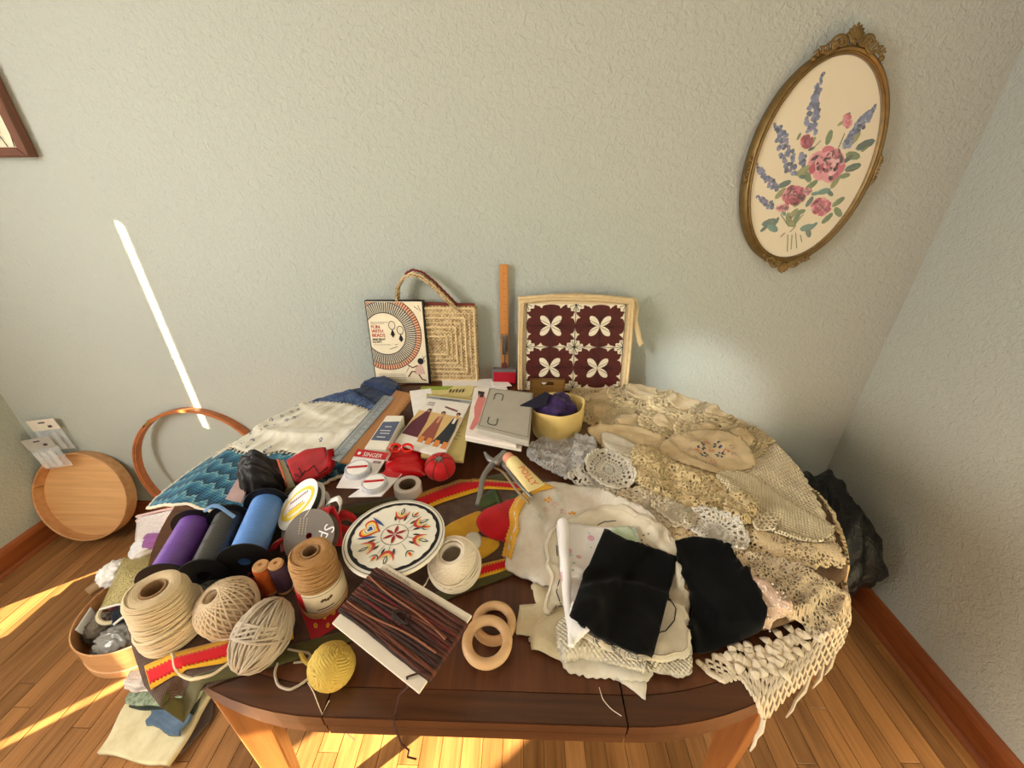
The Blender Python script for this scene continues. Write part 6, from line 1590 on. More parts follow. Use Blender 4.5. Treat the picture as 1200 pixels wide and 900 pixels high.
for s_, mi, z in ((1.0, 1, .0068), (.80, 3, .0069), (.60, 7, .0070), (.50, 4, .0071), (.44, 7, .00715), (.28, 5, .0072)):
    P = []
    for i in range(40):
        a = 2*PI*i/40; x_ = 16*math.sin(a)**3/17; y_ = (13*math.cos(a)-5*math.cos(2*a)-2*math.cos(3*a)-math.cos(4*a))/17
        X, Y = y_*.24*s_, -x_*.25*s_; c, sn = math.cos(hA), math.sin(hA); X += .55; P.append((X*c-Y*sn, X*sn+Y*c))
    ar = sum(P[i][0]*P[(i+1) % 40][1]-P[(i+1) % 40][0]*P[i][1] for i in range(40)); P = P if ar > 0 else P[::-1]
    b.add([(x_, y_, z) for x_, y_ in P], [tuple(range(40))], m, mi)
for a0 in (hA-.42, hA+.42): petal(b, .34, .74, .03, a0, .0069, 5)
build(b, 'painted_flowers', [pm(150, 28, 40), PR, PO, PYL, PG, PBL, M['ink'], pm(232, 226, 208, .5)], t, smooth=False)
stamp(ell(hc[0], hc[1], hrx, hry, 40), zh+.007)

# --- red printed card/fabric under the jute cone
t, Q = qt('red_flowered_paper', 'dark red paper printed with yellow flowers under the jute cone', 'paper', [(345, 696), (404, 690), (396, 733), (366, 753)], .002, pm(160, 22, 36, .5))
b = MB()
for u_, v_ in ((.62, .86), (.80, .62), (.88, .30), (.25, .75), (.55, .65), (.93, .10)):
    for k in range(5): a = k*1.257; Q.decal(b, ell(u_+.035*math.cos(a), v_+.035*math.sin(a), .030, .024, 7), .0008+.0001*k, 0)
    Q.decal(b, ell(u_, v_, .016, .016, 7), .0016, 1)
build(b, 'yellow_flowers', [pm(214, 150, 40), pm(150, 40, 20)], t, smooth=False)
t, Q = None, None
b = MB(); 
# --- brown cord wound on a card
t, Q = qt('cord_winding_card', 'cream card wound with dark brown and rust cords', 'cord card', [(450, 660), (553, 721), (491, 812), (389, 730)], .004, pm(222, 210, 190, .7), .0008)
cols = [plain('cord_brown_%d' % i, c_, .8, var=.3, vscale=300, bump=.0008, bscale=900) for i, c_ in enumerate([(84, 44, 30), (60, 32, 26), (98, 52, 32), (96, 30, 30), (48, 32, 24), (134, 84, 56)])]
r = random.Random(4); N = 40
for i in range(N):
    v_ = .145+.70*i/(N-1); b = MB(); pts = []
    for k in range(15):
        u = -.015+1.03*k/14; j = .012*math.sin(u*6+i*.4)*(1 if i % 3 else .4)+r.uniform(-.003, .003)
        pts.append(Q.at(u*.985, v_+j, .0028+.0014*math.sin(i*2.1+u*5)+ .001*(1-abs(u-.5)*2)))
    pts = [Q.at(-.012, v_, -.003)]+pts+[Q.at(1.008, v_, -.003)]
    b.tube(pts, .0026, 6); build(b, 'cord', cols[r.choice([0, 0, 0, 1, 1, 1, 2, 3, 4, 4])], t, sharp=180)
for a_, c_, k in ((.30, .44, 5), (.72, .60, 5), (.50, .40, 2)):
    b = MB(); b.tube([Q.at(u, a_+(c_-a_)*u+.02*math.sin(u*7), .0075) for u in np.linspace(.0, .95, 16)], .0016, 5); build(b, 'loose_cord', cols[k], t)
b = MB(); c_ = Q.at(.52, .52, .0085)
for q in range(5): b.tube([c_+np.array([.012*math.cos(a+q), .009*math.sin(a+q*.7), .001*q*.5]) for a in np.linspace(0, 3, 8)], .0016, 5)
build(b, 'cord_knot', cols[4], t)
b = MB()
for q in range(14):   # faint pencil writing on the card margin
    Q.decal(b, [(.06+q*.022, .045+.012*(q % 3)), (.066+q*.022, .04+.012*(q % 2)), (.075+q*.022, .075+.01*(q % 2)), (.070+q*.022, .08)], .0006)
build(b, 'pencil_writing', pm(150, 140, 128), t, smooth=False)
b = MB(); P = [Q.at(.95, .84, .006), Q.at(.90, .90, .004), Q.at(.86, .965, .004)]+[hit(*q)+np.array([0, 0, .002]) for q in ((478, 806), (468, 815), (463, 838))]
e1 = hit(463, 846); P += [np.array([e1[0], TCY-TB-.004, e1[2]-.0]), np.array([e1[0]+.004, TCY-TB-.006, TZ-.055]), np.array([e1[0]+.012, TCY-TB-.006, TZ-.072]), np.array([e1[0]+.008, TCY-TB-.007, TZ-.09]), np.array([e1[0]+.018, TCY-TB-.004, TZ-.105])]
b.tube(P, .0013, 5); build(b, 'hanging_cord_end', cols[1], t)
stamp(Q.poly(), Q.z+.004)

# --- wooden rings
M['ringwood'] = wood('ring_wood', (224, 184, 136), (200, 154, 104), 'x', scale=.6, rough=.45)
def woodring(px, py, rpx, z, tiltx, label):
    c = atz(px, py, z+.009); k = mm(c); Rr = k*rpx*.80; rr = k*rpx*.205; m = T(c[0], c[1], z+rr+.0005)@RX(tiltx)
    b = MB(); b.lathe([(Rr+rr*math.cos(a), rr*math.sin(a)) for a in np.linspace(0, 2*PI, 17)[:-1]], 64, m, closed=True)
    tag(build(b, 'wooden_ring', M['ringwood'], sharp=180), label, 'ring', 'wooden rings'); return c, Rr, rr
woodring(579, 729, 26, TZ, 0, 'wooden ring partly underneath the other, nearer the ivory thread ball')
woodring(571, 751, 29.5, TZ+.013, .07, 'wooden ring lying on top, nearer the table edge')

# --- wound thread and yarn
def wind(b, c, rad, r, turns, tilt, pre, n=44, sz=1.0, m=None, rj=.0, seed=1, brl=0):
    rs = random.Random(seed); P = []
    for i in range(turns*n):
        t_ = 2*PI*i/n; ph = pre*i/n*2*PI; tl = tilt+rj*math.sin(i/n*1.7+seed)
        x_, y_, z_ = math.cos(t_), math.sin(t_)*math.cos(tl), math.sin(t_)*math.sin(tl)
        X = x_*math.cos(ph)-y_*math.sin(ph); Y = x_*math.sin(ph)+y_*math.cos(ph); R2 = rad*(1+.012*math.sin(i/n*3.3)); q_ = 1+brl*z_*z_; X *= q_; Y *= q_
        P.append((c[0]+X*R2, c[1]+Y*R2, c[2]+z_*R2*sz))
    b.tube(P, r, 5, m)
def yarnball(name, label, cat, px, py, rpx, mat, sz, tilt, rthr, tm=None, hole=True, z=None, turns=70):
    c0 = hit(px, py+rpx*.6); zb = float(hs(c0[0], c0[1])); 
    for _ in range(4):
        cz_ = zb+k_*rpx*sz*.92 if _ else zb+.03; c = atz(px, py, cz_); k_ = mm(c); zb = pctr(c[0], c[1], .03, 70)
    Rr = k_*rpx; t = thing(name, label, cat, (c[0], c[1], zb))
    m = T(c[0], c[1], zb+Rr*sz*.97)@(tm if tm is not None else I4())
    b = MB(); hr_ = math.cos(tilt)*.86 if hole else 0; prof = []
    for i in range(17):
        th = math.asin(min(1, hr_))*1.0+(PI-2*math.asin(min(1, hr_)))*i/16; prof.append((Rr*.92*math.sin(th), -Rr*.92*sz*math.cos(th)))
    if hole: prof = prof+[(Rr*hr_*.95, Rr*sz*.55), (Rr*.72, Rr*.1), (Rr*.7, -Rr*sz*.5)]; b.lathe(prof, 40, m, closed=True)
    else: prof[0] = (0, prof[0][1]); prof[-1] = (0, prof[-1][1]); b.lathe(prof, 40, m)
    build(b, 'core', mat, t, sharp=180)
    return t, m, Rr, c, zb
M['ivory'] = plain('ivory_thread', (236, 222, 198), .6, bump=.0004, bscale=900, var=.06, sheen=.2)
M['beigeyarn'] = plain('beige_cotton', (214, 190, 156), .75, bump=.0005, bscale=900, var=.12, sheen=.1)
M['greyyarn'] = plain('grey_yarn', (184, 168, 146), .8, bump=.0006, bscale=900, var=.12)
M['yelyarn'] = plain('yellow_yarn', (204, 174, 84), .75, bump=.0006, bscale=900, var=.15)
M['twine'] = plain('natural_twine', (214, 192, 154), .8, bump=.0008, bscale=900, var=.15)
M['jute'] = plain('jute_twine', (182, 138, 88), .85, bump=.001, bscale=900, var=.25, vscale=200)
# ivory crochet thread ball
t, m, Rr, c, zb = yarnball('crochet_thread_ball', 'ivory crochet thread ball with a deep centre hole by the wooden rings', 'thread ball', 533, 662, 29.5, M['ivory'], .95, R(61), .002, RX(.12)@RY(-.10))
b = MB(); wind(b, (0, 0, 0), Rr*.96, .0012, 84, R(61), 1/84+.0004, m=m, rj=.03, seed=1, sz=.95, brl=.22); build(b, 'thread_winding', M['ivory'], t, sharp=180)
b = MB(); wind(b, (0, 0, 0), Rr*1.02, .0012, 30, R(24), .021, m=m@RX(.30), rj=.16, seed=2, sz=.95, brl=.15); build(b, 'outer_band', M['ivory'], t, sharp=180)
b = MB(); P0 = (m@np.array([-Rr*.96, -.01, -.01, 1]))[:3]; P1 = hit(500, 685); b.tube([P0, P0*.5+P1*.5+np.array([-.004, 0, -.006]), P1+np.array([0, 0, .004]), P1+np.array([-.004, -.008, .004])], .0011, 5); build(b, 'loose_end', M['ivory'], t)
# open-wound cotton ball
t, m, Rr, c, zb = yarnball('cotton_string_ball', 'beige cotton string ball in an open criss-cross winding, second from the left', 'string ball', 267, 712, 32, M['beigeyarn'], .92, R(73), .002, RY(-.22)@RX(.22))
b = MB(); wind(b, (0, 0, 0), Rr*.975, .0016, 60, R(73), .0345, m=m, seed=3, sz=.95); build(b, 'string_winding', M['beigeyarn'], t, sharp=180)
b = MB(); wind(b, (0, 0, 0), Rr*1.0, .0019, 9, R(18), .013, m=m@RX(.25)@T(0, 0, -.008), rj=.14, seed=4, sz=.95); build(b, 'outer_band', M['beigeyarn'], t, sharp=180)
def looseyarn(name, label, pxs, r_, mat, parent=None, lift=.002):
    P = np.array([hit(*p) for p in pxs]); P[:, 2] = [float(hs(p[0], p[1])) for p in P]; k = len(P)*8; tt = np.linspace(0, len(P)-1, k); Q_ = np.stack([np.interp(tt, range(len(P)), P[:, i]) for i in range(3)], 1)
    for _ in range(10): Q_[1:-1] = (Q_[:-2]+Q_[1:-1]*2+Q_[2:])/4
    Q_[:, 2] = np.maximum(Q_[:, 2], hs(Q_[:, 0], Q_[:, 1]))+r_*lift/.002
    b = MB(); b.tube(Q_, r_, 6); o = build(b, name, mat, parent)
    return o
looseyarn('loose_string', None, [(240, 732), (239, 745), (250, 753), (268, 752), (284, 746)], .0018, M['beigeyarn'], t)
# grey skein
c = hit(308, 760); zb = TZ+.004; t = thing('grey_yarn_skein', 'loose grey yarn skein between the string ball and the yellow yarn', 'yarn', (c[0], c[1], zb))
A0, A1 = atz(322, 718, zb+.05), atz(292, 770, zb+.03); ctr = (A0+A1)/2; ax = A1-A0; L = np.linalg.norm(ax); ax = ax/L; sd_ = np.cross([0, 0, 1], ax); sd_ /= np.linalg.norm(sd_); ct_ = np.cross(ax, sd_)
m = np.eye(4); m[:3, 0] = ax; m[:3, 1] = sd_; m[:3, 2] = ct_; m[:3, 3] = ctr; kk = mm(ctr); r = random.Random(6)
b = MB(); b.ball((0, 0, 0), 1, 10, m@SC(L*.62, kk*25, kk*25)); build(b, 'core', M['greyyarn'], t, sharp=180)
b = MB()
for q in range(92):
    off = q/92*2*PI*1.0; rad = kk*r.uniform(25, 30); half = L*.5+kk*r.uniform(6, 16); sk = r.uniform(-.22, .22); P = []
    for k in range(20):
        a = 2*PI*k/20; X = half*math.cos(a); w_ = rad*math.sin(a); tw_ = off+sk*math.cos(a); P.append((X, w_*math.cos(tw_)*(1.05), w_*math.sin(tw_)+.002*math.sin(a*3+q)))
    b.tube(P, .0017, 5, m, closed=True)
tag(build(b, 'yarn_loops', M['greyyarn'], t, sharp=180), kind='stuff')
b = MB()
for q in range(7):
    P = [(-.01+q*.0032+.004*math.sin(a*2+q)+L*.10*math.sin(a), kk*29*math.cos(a), kk*29*math.sin(a)) for a in np.linspace(0, 2*PI, 24, endpoint=False)]; b.tube(P, .0021, 5, m@RZ(.25), closed=True)
build(b, 'tie_wraps', M['greyyarn'], t, sharp=180)
looseyarn('loose_end', None, [(338, 762), (352, 765), (366, 768), (360, 776), (345, 778)], .0019, M['greyyarn'], t)
looseyarn('loose_end', None, [(326, 778), (322, 790), (326, 805), (340, 810), (352, 804), (362, 796)], .0019, M['greyyarn'], t)
# yellow yarn ball
t, m, Rr, c, zb = yarnball('yellow_yarn_ball', 'small mustard yellow yarn ball at the front edge of the table', 'yarn ball', 389, 781, 24.5, M['yelyarn'], .86, R(70), .002, RY(.55)@RX(.2), hole=False)
b = MB(); P = []
for i in range(300):
    u = i/300; th = .10+1.2*u; a = 2*PI*i/32*(1.0); P.append((Rr*1.0*math.sin(th)*math.cos(a)*1.0, Rr*1.0*math.sin(th)*math.sin(a), Rr*.86*math.cos(th)+.001*math.sin(a*5)))
b.tube(P, .0026, 5, m@RX(-.5)); build(b, 'spiral_winding', M['yelyarn'], t, sharp=180)
b = MB(); wind(b, (0, 0, 0), Rr*1.0, .0024, 34, R(60), .043, m=m@RX(-.5), sz=.86, n=30, rj=.5, seed=5)
build(b, 'yarn_winding', M['yelyarn'], t, sharp=180)
b = MB(); P = [hit(364, 782), hit(358, 778), hit(354, 770)]; b.tube([np.array([p[0], p[1], TZ+.006+.004*i]) for i, p in enumerate(P)], [.003, .0035, .003], 6); build(b, 'yarn_end', M['yelyarn'], t)
# thin thread hanging over the edge from the yellow ball
P = [hit(*p)+np.array([0, 0, .0015]) for p in ((361, 800), (368, 812), (373, 825), (378, 838))]; e1 = P[-1]
b = MB(); P += [np.array([e1[0]+.002, TCY-TB+.018, TZ+.001]), np.array([e1[0]+.008, TCY-TB+.008, TZ-.03]), np.array([e1[0]+.022, TCY-TB+.004, TZ-.055]), np.array([e1[0]+.030, TCY-TB+.004, TZ-.075])]; b.tube(P, .0008, 4); tag(build(b, 'stray_pale_thread', M['beigeyarn']), 'thin pale thread trailing over the front edge below the yellow yarn ball', 'thread')
looseyarn_o = looseyarn('stray_white_thread', None, [(702, 806), (706, 820), (716, 832), (728, 840)], .0005, M['ivory']); tag(looseyarn_o, 'thin white thread curling from the napkin corner towards the seam', 'thread')

def cone(name, label, px_b, py_b, rb_px, ytop, ttop, mat, thr, turns, label_band=None, bulge=.0, topr=.8):
    c0 = hit(px_b, py_b); zb = pctr(c0[0], c0[1], .03, 80); c = atz(px_b, py_b, zb); k = mm(c); Rb = k*rb_px; h = vtop(c, ytop); t = thing(name, label, 'twine cone', c)
    m = T(c[0], c[1], zb+.001); Rt = Rb*topr; core = Rb*.36
    prof = [(core, 0), (Rb*.94, 0)]+[(Rb*(1-(1-topr)*(u)) * (1 if u < .88 else 1-.9*(u-.88)**1.0)*.97, h*u*.985) for u in np.linspace(.02, 1, 12)]+[(core, h*.97)]
    b = MB(); b.lathe(prof, 40, m, closed=True); build(b, 'twine_body', mat, t, sharp=180)
    b = MB(); b.lathe([(core*.86, 0), (core, 0), (core, h*1.0), (core*.86, h*1.0)], 32, m, closed=True); build(b, 'cardboard_core', pm(150, 116, 80, .8), t)
    b = MB(); P = []; n_ = 40
    for i in range(turns*n_):
        u = i/(turns*n_); a = 2*PI*i/n_; rr = Rb*(1-(1-topr)*u)*(1 if u < .88 else 1-.9*(u-.88)); z_ = h*(.02+.955*u)+.0035*math.sin(a+i*.003)*1.0+.001*math.sin(i*.37)
        rr *= 1+.014*math.sin(i*.013)+.008*math.sin(a*3+i*.01)+.016*(((i//n_)*.618) % 1.0); P.append((rr*math.cos(a), rr*math.sin(a), z_))
    b.tube(P, thr, 5, m); build(b, 'twine_winding', mat, t, sharp=180)
    b = MB(); P = []
    for i in range(9*n_): u = i/(9*n_); rr = Rb*topr*.92*(1-u)+core*1.08*u; a = 2*PI*i/n_; P.append((rr*math.cos(a), rr*math.sin(a), h*(.965+.02*math.sin(u*PI))))
    b.tube(P, thr, 5, m); build(b, 'top_winding', mat, t, sharp=180)
    return t, m, Rb, h, c, core
t, m, Rb, h, c, core = cone('natural_twine_cone', 'large cream natural twine cone at the left corner of the table', 208, 735, 33, 690, .8, M['twine'], .0015, 32, topr=.80)
b = MB(); P = []
for i in range(200): a = 2*PI*i/40; z_ = h*.25+.012*math.sin(a+i*.01)+.010*math.sin(i*.05); P.append((Rb*1.0*math.cos(a), Rb*1.0*math.sin(a), z_))
b.tube(P, .0026, 6, m); build(b, 'crossing_strands', M['twine'], t)
looseyarn('loose_end', None, [(196, 756), (205, 770), (206, 784), (214, 794), (230, 800), (250, 793), (265, 782), (280, 770)], .0026, M['twine'], t)
t, m, Rb, h, c, core = cone('jute_twine_cone', 'brown jute twine cone with a red and cream paper label', 382, 701, 24, 646, .8, M['jute'], .0014, 34, topr=.93)
b = MB(); v = []; f = []; n_ = 64; v = []
for i in range(n_):
    a = 2*PI*i/n_
    for z_ in (h*.10, h*.50): v.append((Rb*1.045*math.cos(a), Rb*1.045*math.sin(a), z_))
for i in range(n_): j = (i+1) % n_; f.append((2*i, 2*j, 2*j+1, 2*i+1))
mi = [1 if -2.62 < ((2*PI*i/n_+PI) % (2*PI)-PI) < -1.9 else 0 for i in range(n_)]
for q, k in zip(f, mi): b.f.append(q); b.mi.append(k)
vv = np.array(v); b.v.append(vv@m[:3, :3].T+m[:3, 3]); b.n = len(v); build(b, 'paper_label', [pm(226, 208, 178, .6), M['red']], t, sharp=60, solid=.0005)
b = MB()
for q in range(9): a = -1.10+q*.055; b.box(0, 0, 0, .0022, .0006, .004+.002*(q % 2), m@T(Rb*1.052*math.cos(a), Rb*1.052*math.sin(a), h*(.34+.01*math.sin(q)))@RZ(a+PI/2))
for q in range(12): a = -1.35+q*.06; b.box(0, 0, 0, .0022, .0006, .0016, m@T(Rb*1.052*math.cos(a), Rb*1.052*math.sin(a), h*.19)@RZ(a+PI/2))
for z_ in (.46, .14):
    for q in range(60): a = 2*PI*q/60; b.box(0, 0, 0, .0058, .0005, .0006, m@T(Rb*1.05*math.cos(a), Rb*1.05*math.sin(a), h*z_)@RZ(a+PI/2))
build(b, 'label_print', pm(90, 66, 50), t, smooth=False)

# --- curling-ribbon spools lying on their sides
M['flange'] = plain('black_plastic_flange', (22, 21, 22), .35)
def spool(name, label, far, near, rbody_px, rfl, c_, zoff, grp):
    ribm = NT('ribbon_%d_%d' % (c_[0], c_[2]), .3, 0, .6); x_, y_, z_ = ribm.obj(); nz = ribm.noise(ribm.uvs, 30, 2); ribm.color(ribm.mix(nz, tuple(q*.85 for q in lin(c_)), lin(c_))); ribm.b.inputs['Anisotropic'].default_value = .3
    zt_ = TZ+zoff; A = atz(*far, zt_+.055); B = atz(*near, zt_+.045); A[2] = B[2] = 0; ax = B-A; L = np.linalg.norm(ax); ctr = (A+B)/2
    z_c = zt_+rfl; ctr[2] = z_c; k = depth(ctr)/F_PX; rb = k*rbody_px
    t = thing(name, label, 'ribbon spool', (ctr[0], ctr[1], zt_), grp); m = frame(ctr-ax/2*1.0, np.cross(ax, [0, 0, 1]), [0, 0, 1]); 
    m = np.eye(4); za_ = ax/L; xa = np.cross([0, 0, 1.0], za_); xa /= np.linalg.norm(xa); ya = np.cross(za_, xa); m[:3, 0] = xa; m[:3, 1] = ya; m[:3, 2] = za_; m[:3, 3] = ctr-ax/2
    prof = [(.012, 0)]
    nr = 26
    for i in range(nr): prof += [(rb, L*(i+.08)/nr), (rb*1.004, L*(i+.5)/nr), (rb, L*(i+.92)/nr), (rb*(.975 if i % 9 == 5 else .988), L*(i+1)/nr)]
    prof += [(.012, L)]
    b = MB(); b.lathe(prof, 40, m, closed=True); build(b, 'wound_ribbon', ribm.mat, t, sharp=25)
    for z0_, z1_ in ((-.003, 0), (L, L+.003)):
        b = MB(); b.lathe([(.010, z0_), (rfl, z0_), (rfl*1.01, (z0_+z1_)/2), (rfl, z1_), (.010, z1_)], 48, m, closed=True); build(b, 'flange', M['flange'], t, sharp=40)
    return t, m, rb, L, ctr
g_ = 'curling ribbon spools'
for args in (('curling_ribbon_spool', 'violet curling ribbon spool with black flanges', (224, 608), (190, 676), 17, .038, (112, 70, 160), .004, g_),
             ('curling_ribbon_spool', 'black curling ribbon spool between the violet and the blue ones', (266, 602), (238, 670), 17, .038, (52, 50, 46), .006, g_),
             ('curling_ribbon_spool', 'bright blue curling ribbon spool with black flanges', (311, 586), (286, 656), 18, .042, (88, 138, 206), .012, g_)):
    t, m, rb, L, ctr = spool(*args); 
    W_ = [(m@np.array([x_, 0, z_, 1]))[:2] for x_, z_ in ((-rb, 0), (rb, 0), (rb, L), (-rb, L))]; stamp(np.array(W_), ctr[2]+rb)
b = MB(); P = [atz(239, 600, .885), atz(248, 592, .888), atz(258, 594, .886), atz(275, 606, .87)]; 
tt = np.linspace(0, 3, 24); Pn = np.array(P); Q_ = np.stack([np.interp(tt, range(4), Pn[:, i]) for i in range(3)], 1)
for _ in range(3): Q_[1:-1] = (Q_[:-2]+Q_[1:-1]*2+Q_[2:])/4
b.tube(Q_, .0035, 6, flat=.35); tag(build(b, 'blue_ribbon_end', pm(120, 156, 206, .35)), 'loose end of blue ribbon curving over the black spool', 'ribbon')

# thread spools standing between the ribbon spools and the jute cone
def thrspool(px_, pyb, ytop, rpx, c_, label):
    c = atz(px_, pyb, TZ+.006); k = mm(c); h = vtop(c, ytop); Rr = k*rpx; t = thing('thread_spool', label, 'thread spool', c, 'thread spools')
    m = T(c[0], c[1], TZ+.007)
    b = MB(); prof = [(Rr*.4, h*.08)]+[(Rr*(1-.02*(i % 2)), h*(.08+.82*i/40)) for i in range(41)]+[(Rr*.4, h*.9)]; b.lathe(prof, 28, m, closed=True); build(b, 'wound_thread', plain('thread_%d' % c_[0], c_, .5, bump=.0004, bscale=400, var=.25, vscale=120), t, sharp=20)
    b = MB(); b.lathe([(0, 0), (Rr, 0), (Rr, h*.06), (Rr*.85, h*.09), (0, h*.09)], 28, m); build(b, 'spool_foot', pm(186, 140, 92, .5), t)
    b = MB(); b.lathe([(0, h*.9), (Rr*.85, h*.9), (Rr*.95, h*.95), (Rr*.8, h), (Rr*.25, h), (Rr*.25, h*.96), (0, h*.96)], 28, m); build(b, 'spool_cap', pm(186, 140, 92, .5), t)
thrspool(318, 692, 662, 9, (190, 90, 34), 'orange thread spool standing beside the purple one')
thrspool(335, 690, 660, 8.5, (78, 54, 74), 'purple thread spool standing next to the jute cone')
lumpy('maroon_ribbon_tangle', 'tangle of maroon and tan ribbon behind the cotton string ball', 'ribbon', tuple(atz(290, 662, TZ+.022)), (.04, .022, .022), cloth('maroon_tangle', (112, 48, 48), (70, 50, 34)), 41, .5, 5)
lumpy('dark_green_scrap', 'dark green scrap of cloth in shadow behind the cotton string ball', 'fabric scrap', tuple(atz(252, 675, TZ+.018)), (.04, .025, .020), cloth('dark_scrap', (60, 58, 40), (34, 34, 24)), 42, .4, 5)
b = MB(); p = atz(300, 690, TZ+.008); b.box(p[0], p[1], TZ+.010, .06, .05, .008, bev=.002); tag(build(b, 'dark_red_packet', pm(110, 22, 22, .5)), 'dark red flat packet left of the orange thread spool', 'packet')

# black gauze peak with a grey-pink card behind the blue spool, comb of peach thread, red cloth
zt_ = float(hs(*hit(300, 580)[:2])); 
base = atz(303, 585, TZ+.02); 
t = None
A = [atz(296, 535, .90), atz(312, 537, .895), atz(338, 583, .80), atz(278, 590, .80)]
lumpy('black_gauze_scarf', 'peaked bundle of sheer black fabric rising behind the blue ribbon spool', 'scarf', (atz(308, 566, .83)[0], atz(308, 566, .83)[1], .835), (.044, .034, .078), plain('black_gauze', (24, 18, 18), .5, var=.5, vscale=50), 51, .35, 3.5, n=34)
Pq = [atz(290, 542, .87), atz(301, 535, .885), atz(284, 590, .82), atz(264, 585, .80)]
curtain('grey_pink_card', 'dull pink-grey sheer fabric flap leaning against the black bundle', 'fabric', [Pq[0], Pq[1], Pq[2], Pq[3]], cloth('dusty_pink', (158, 130, 122), (134, 108, 102)), .002, 14, 3)
q_ = restquad([(322, 545), (334, 543), (348, 575), (330, 580)], .006)
t = thing('peach_thread_comb', 'narrow card wound with peach and grey-green thread beside the black bundle', 'thread card', (q_[0].at(.5, .5)[0], q_[0].at(.5, .5)[1], q_[1]))
b = MB(); q_[0].slab(b, .012, z=.012); build(b, 'card_body', pm(150, 140, 110, .8), t, smooth=False)
b = MB()
for i in range(16): b.tube([q_[0].at(-.05, i/16+.03, .010), q_[0].at(.25, i/16+.02, .0155), q_[0].at(.55, i/16+.03, .0150)], .0024, 5)
build(b, 'peach_loops', pm(214, 120, 80, .8), t)
o = sheet('red_black_figured_cloth', 'folded red cloth figured with black behind the white label spool', 'cloth', [(338, 548), (360, 536), (384, 533), (394, 556), (372, 572), (348, 574)], cloth('bright_red_cloth', (196, 22, 30), (150, 12, 20)), .022, (.008, 30), seed=91, smooth=False, step=.005)
b = MB()
for P in ([(345, 556), (352, 560), (358, 552)], [(360, 553), (368, 546), (374, 556), (384, 548)], [(352, 566), (362, 560)], [(372, 562), (380, 556), (388, 560)], [(350, 549), (354, 556)]):
    V3 = [hit(*p) for p in P]; b.tube([v+np.array([0, 0, .001]) for v in V3], .0015, 5)
build(b, 'black_figures', M['ink'], o)

# flat ribbon spools: yellow-labelled white one on edge, plain white one below, grey disc
def discspool(name, label, c3, nrm, up_, rad, w_, matface, matrib, holes=True, lab=None, sx_=1.0):
    t = thing(name, label, 'ribbon spool', (c3[0], c3[1], c3[2]-rad*.6)); z_ = np.array(nrm, float); z_ /= np.linalg.norm(z_); x_ = np.cross(up_, z_); x_ /= np.linalg.norm(x_); y_ = np.cross(z_, x_)
    m = np.eye(4); m[:3, 0] = x_; m[:3, 1] = y_; m[:3, 2] = z_; m[:3, 3] = c3
    for zz_ in (-.0012, -w_-.0024):
        b = MB(); b.lathe([(.0055, zz_), (rad, zz_), (rad, zz_+.0012), (.0055, zz_+.0012)], 48, m, closed=True); build(b, 'spool_face', matface, t, sharp=40)
    b = MB(); b.lathe([(.006, -w_-.001), (rad*.84, -w_-.001), (rad*.84, -.0014), (.006, -.0014)], 40, m, closed=True); build(b, 'wound_ribbon', matrib, t, sharp=40)
    return t, m
# white spool with oval yellow label, tilted to the upper left
c3 = atz(349, 590, TZ+.075)
t, m = discspool('white_ribbon_spool', 'white ribbon spool with an oval yellow-ringed label and dark green ribbon', c3, (-.50, -.34, .80), (0, 1, .3), mm(c3)*31, .016, pm(238, 234, 226, .45), pm(40, 46, 34, .5))
rad = mm(c3)*31; b = MB()
b.flat(ell(0, 0, rad*.86, rad*.60, 32, .35), .0005, m, 0); b.flat(ell(0, 0, rad*.72, rad*.46, 32, .35), .0009, m, 1)
b.flat(ell(-rad*.05, -rad*.26, rad*.55, rad*.13, 20, .35), .0012, m, 0)
build(b, 'yellow_label', [pm(232, 200, 60), pm(236, 226, 220)], t, smooth=False)
b = MB()
for q in range(10): a = q*.09*rad; b.flat([(-.45*rad+a, .05*rad+a*.35), (-.39*rad+a, .05*rad+a*.35), (-.39*rad+a, .15*rad+a*.35), (-.45*rad+a, .15*rad+a*.35)], .0013, m)
for q in range(8): a = q*.09*rad; b.flat([(-.36*rad+a, -.24*rad+a*.35), (-.30*rad+a, -.24*rad+a*.35), (-.30*rad+a, -.19*rad+a*.35), (-.36*rad+a, -.19*rad+a*.35)], .0016, m)
build(b, 'label_print', pm(140, 90, 110), t, smooth=False)
c4 = atz(355, 604, TZ+.045)
discspool('white_ribbon_spool', 'plain white-rimmed spool lying under the yellow-labelled one', c4, (-.50, -.34, .80), (0, 1, .3), mm(c4)*34, .012, pm(228, 224, 222, .4), pm(60, 66, 48, .5))
c5 = atz(362, 628, TZ+.060)
t, m = discspool('grey_ribbon_spool', 'grey-brown cardboard ribbon spool disc with white lettering, behind the jute cone', c5, (-.06, -.62, .78), (0, 1, .7), mm(c5)*30.5, .016, pm(112, 102, 92, .6), pm(150, 12, 24, .5))
rad = mm(c5)*30.5
b = MB(); v_, f_ = text_geo('Spr', 1.0); b.add(v_*rad*.62, f_, m@T(rad*.66, rad*.02, .0006)@RZ(-1.85)); build(b, 'white_lettering', M['white'], t, smooth=False)
b = MB()
for i in range(3):
    for q in range(7): b.box(0, 0, 0, rad*.05, rad*.035, .0003, m@T(-rad*.22-i*rad*.13+q*.01*rad, rad*(.62-.09*q), .0006)@RZ(-1.2))
build(b, 'fine_print', pm(196, 180, 150), t, smooth=False)
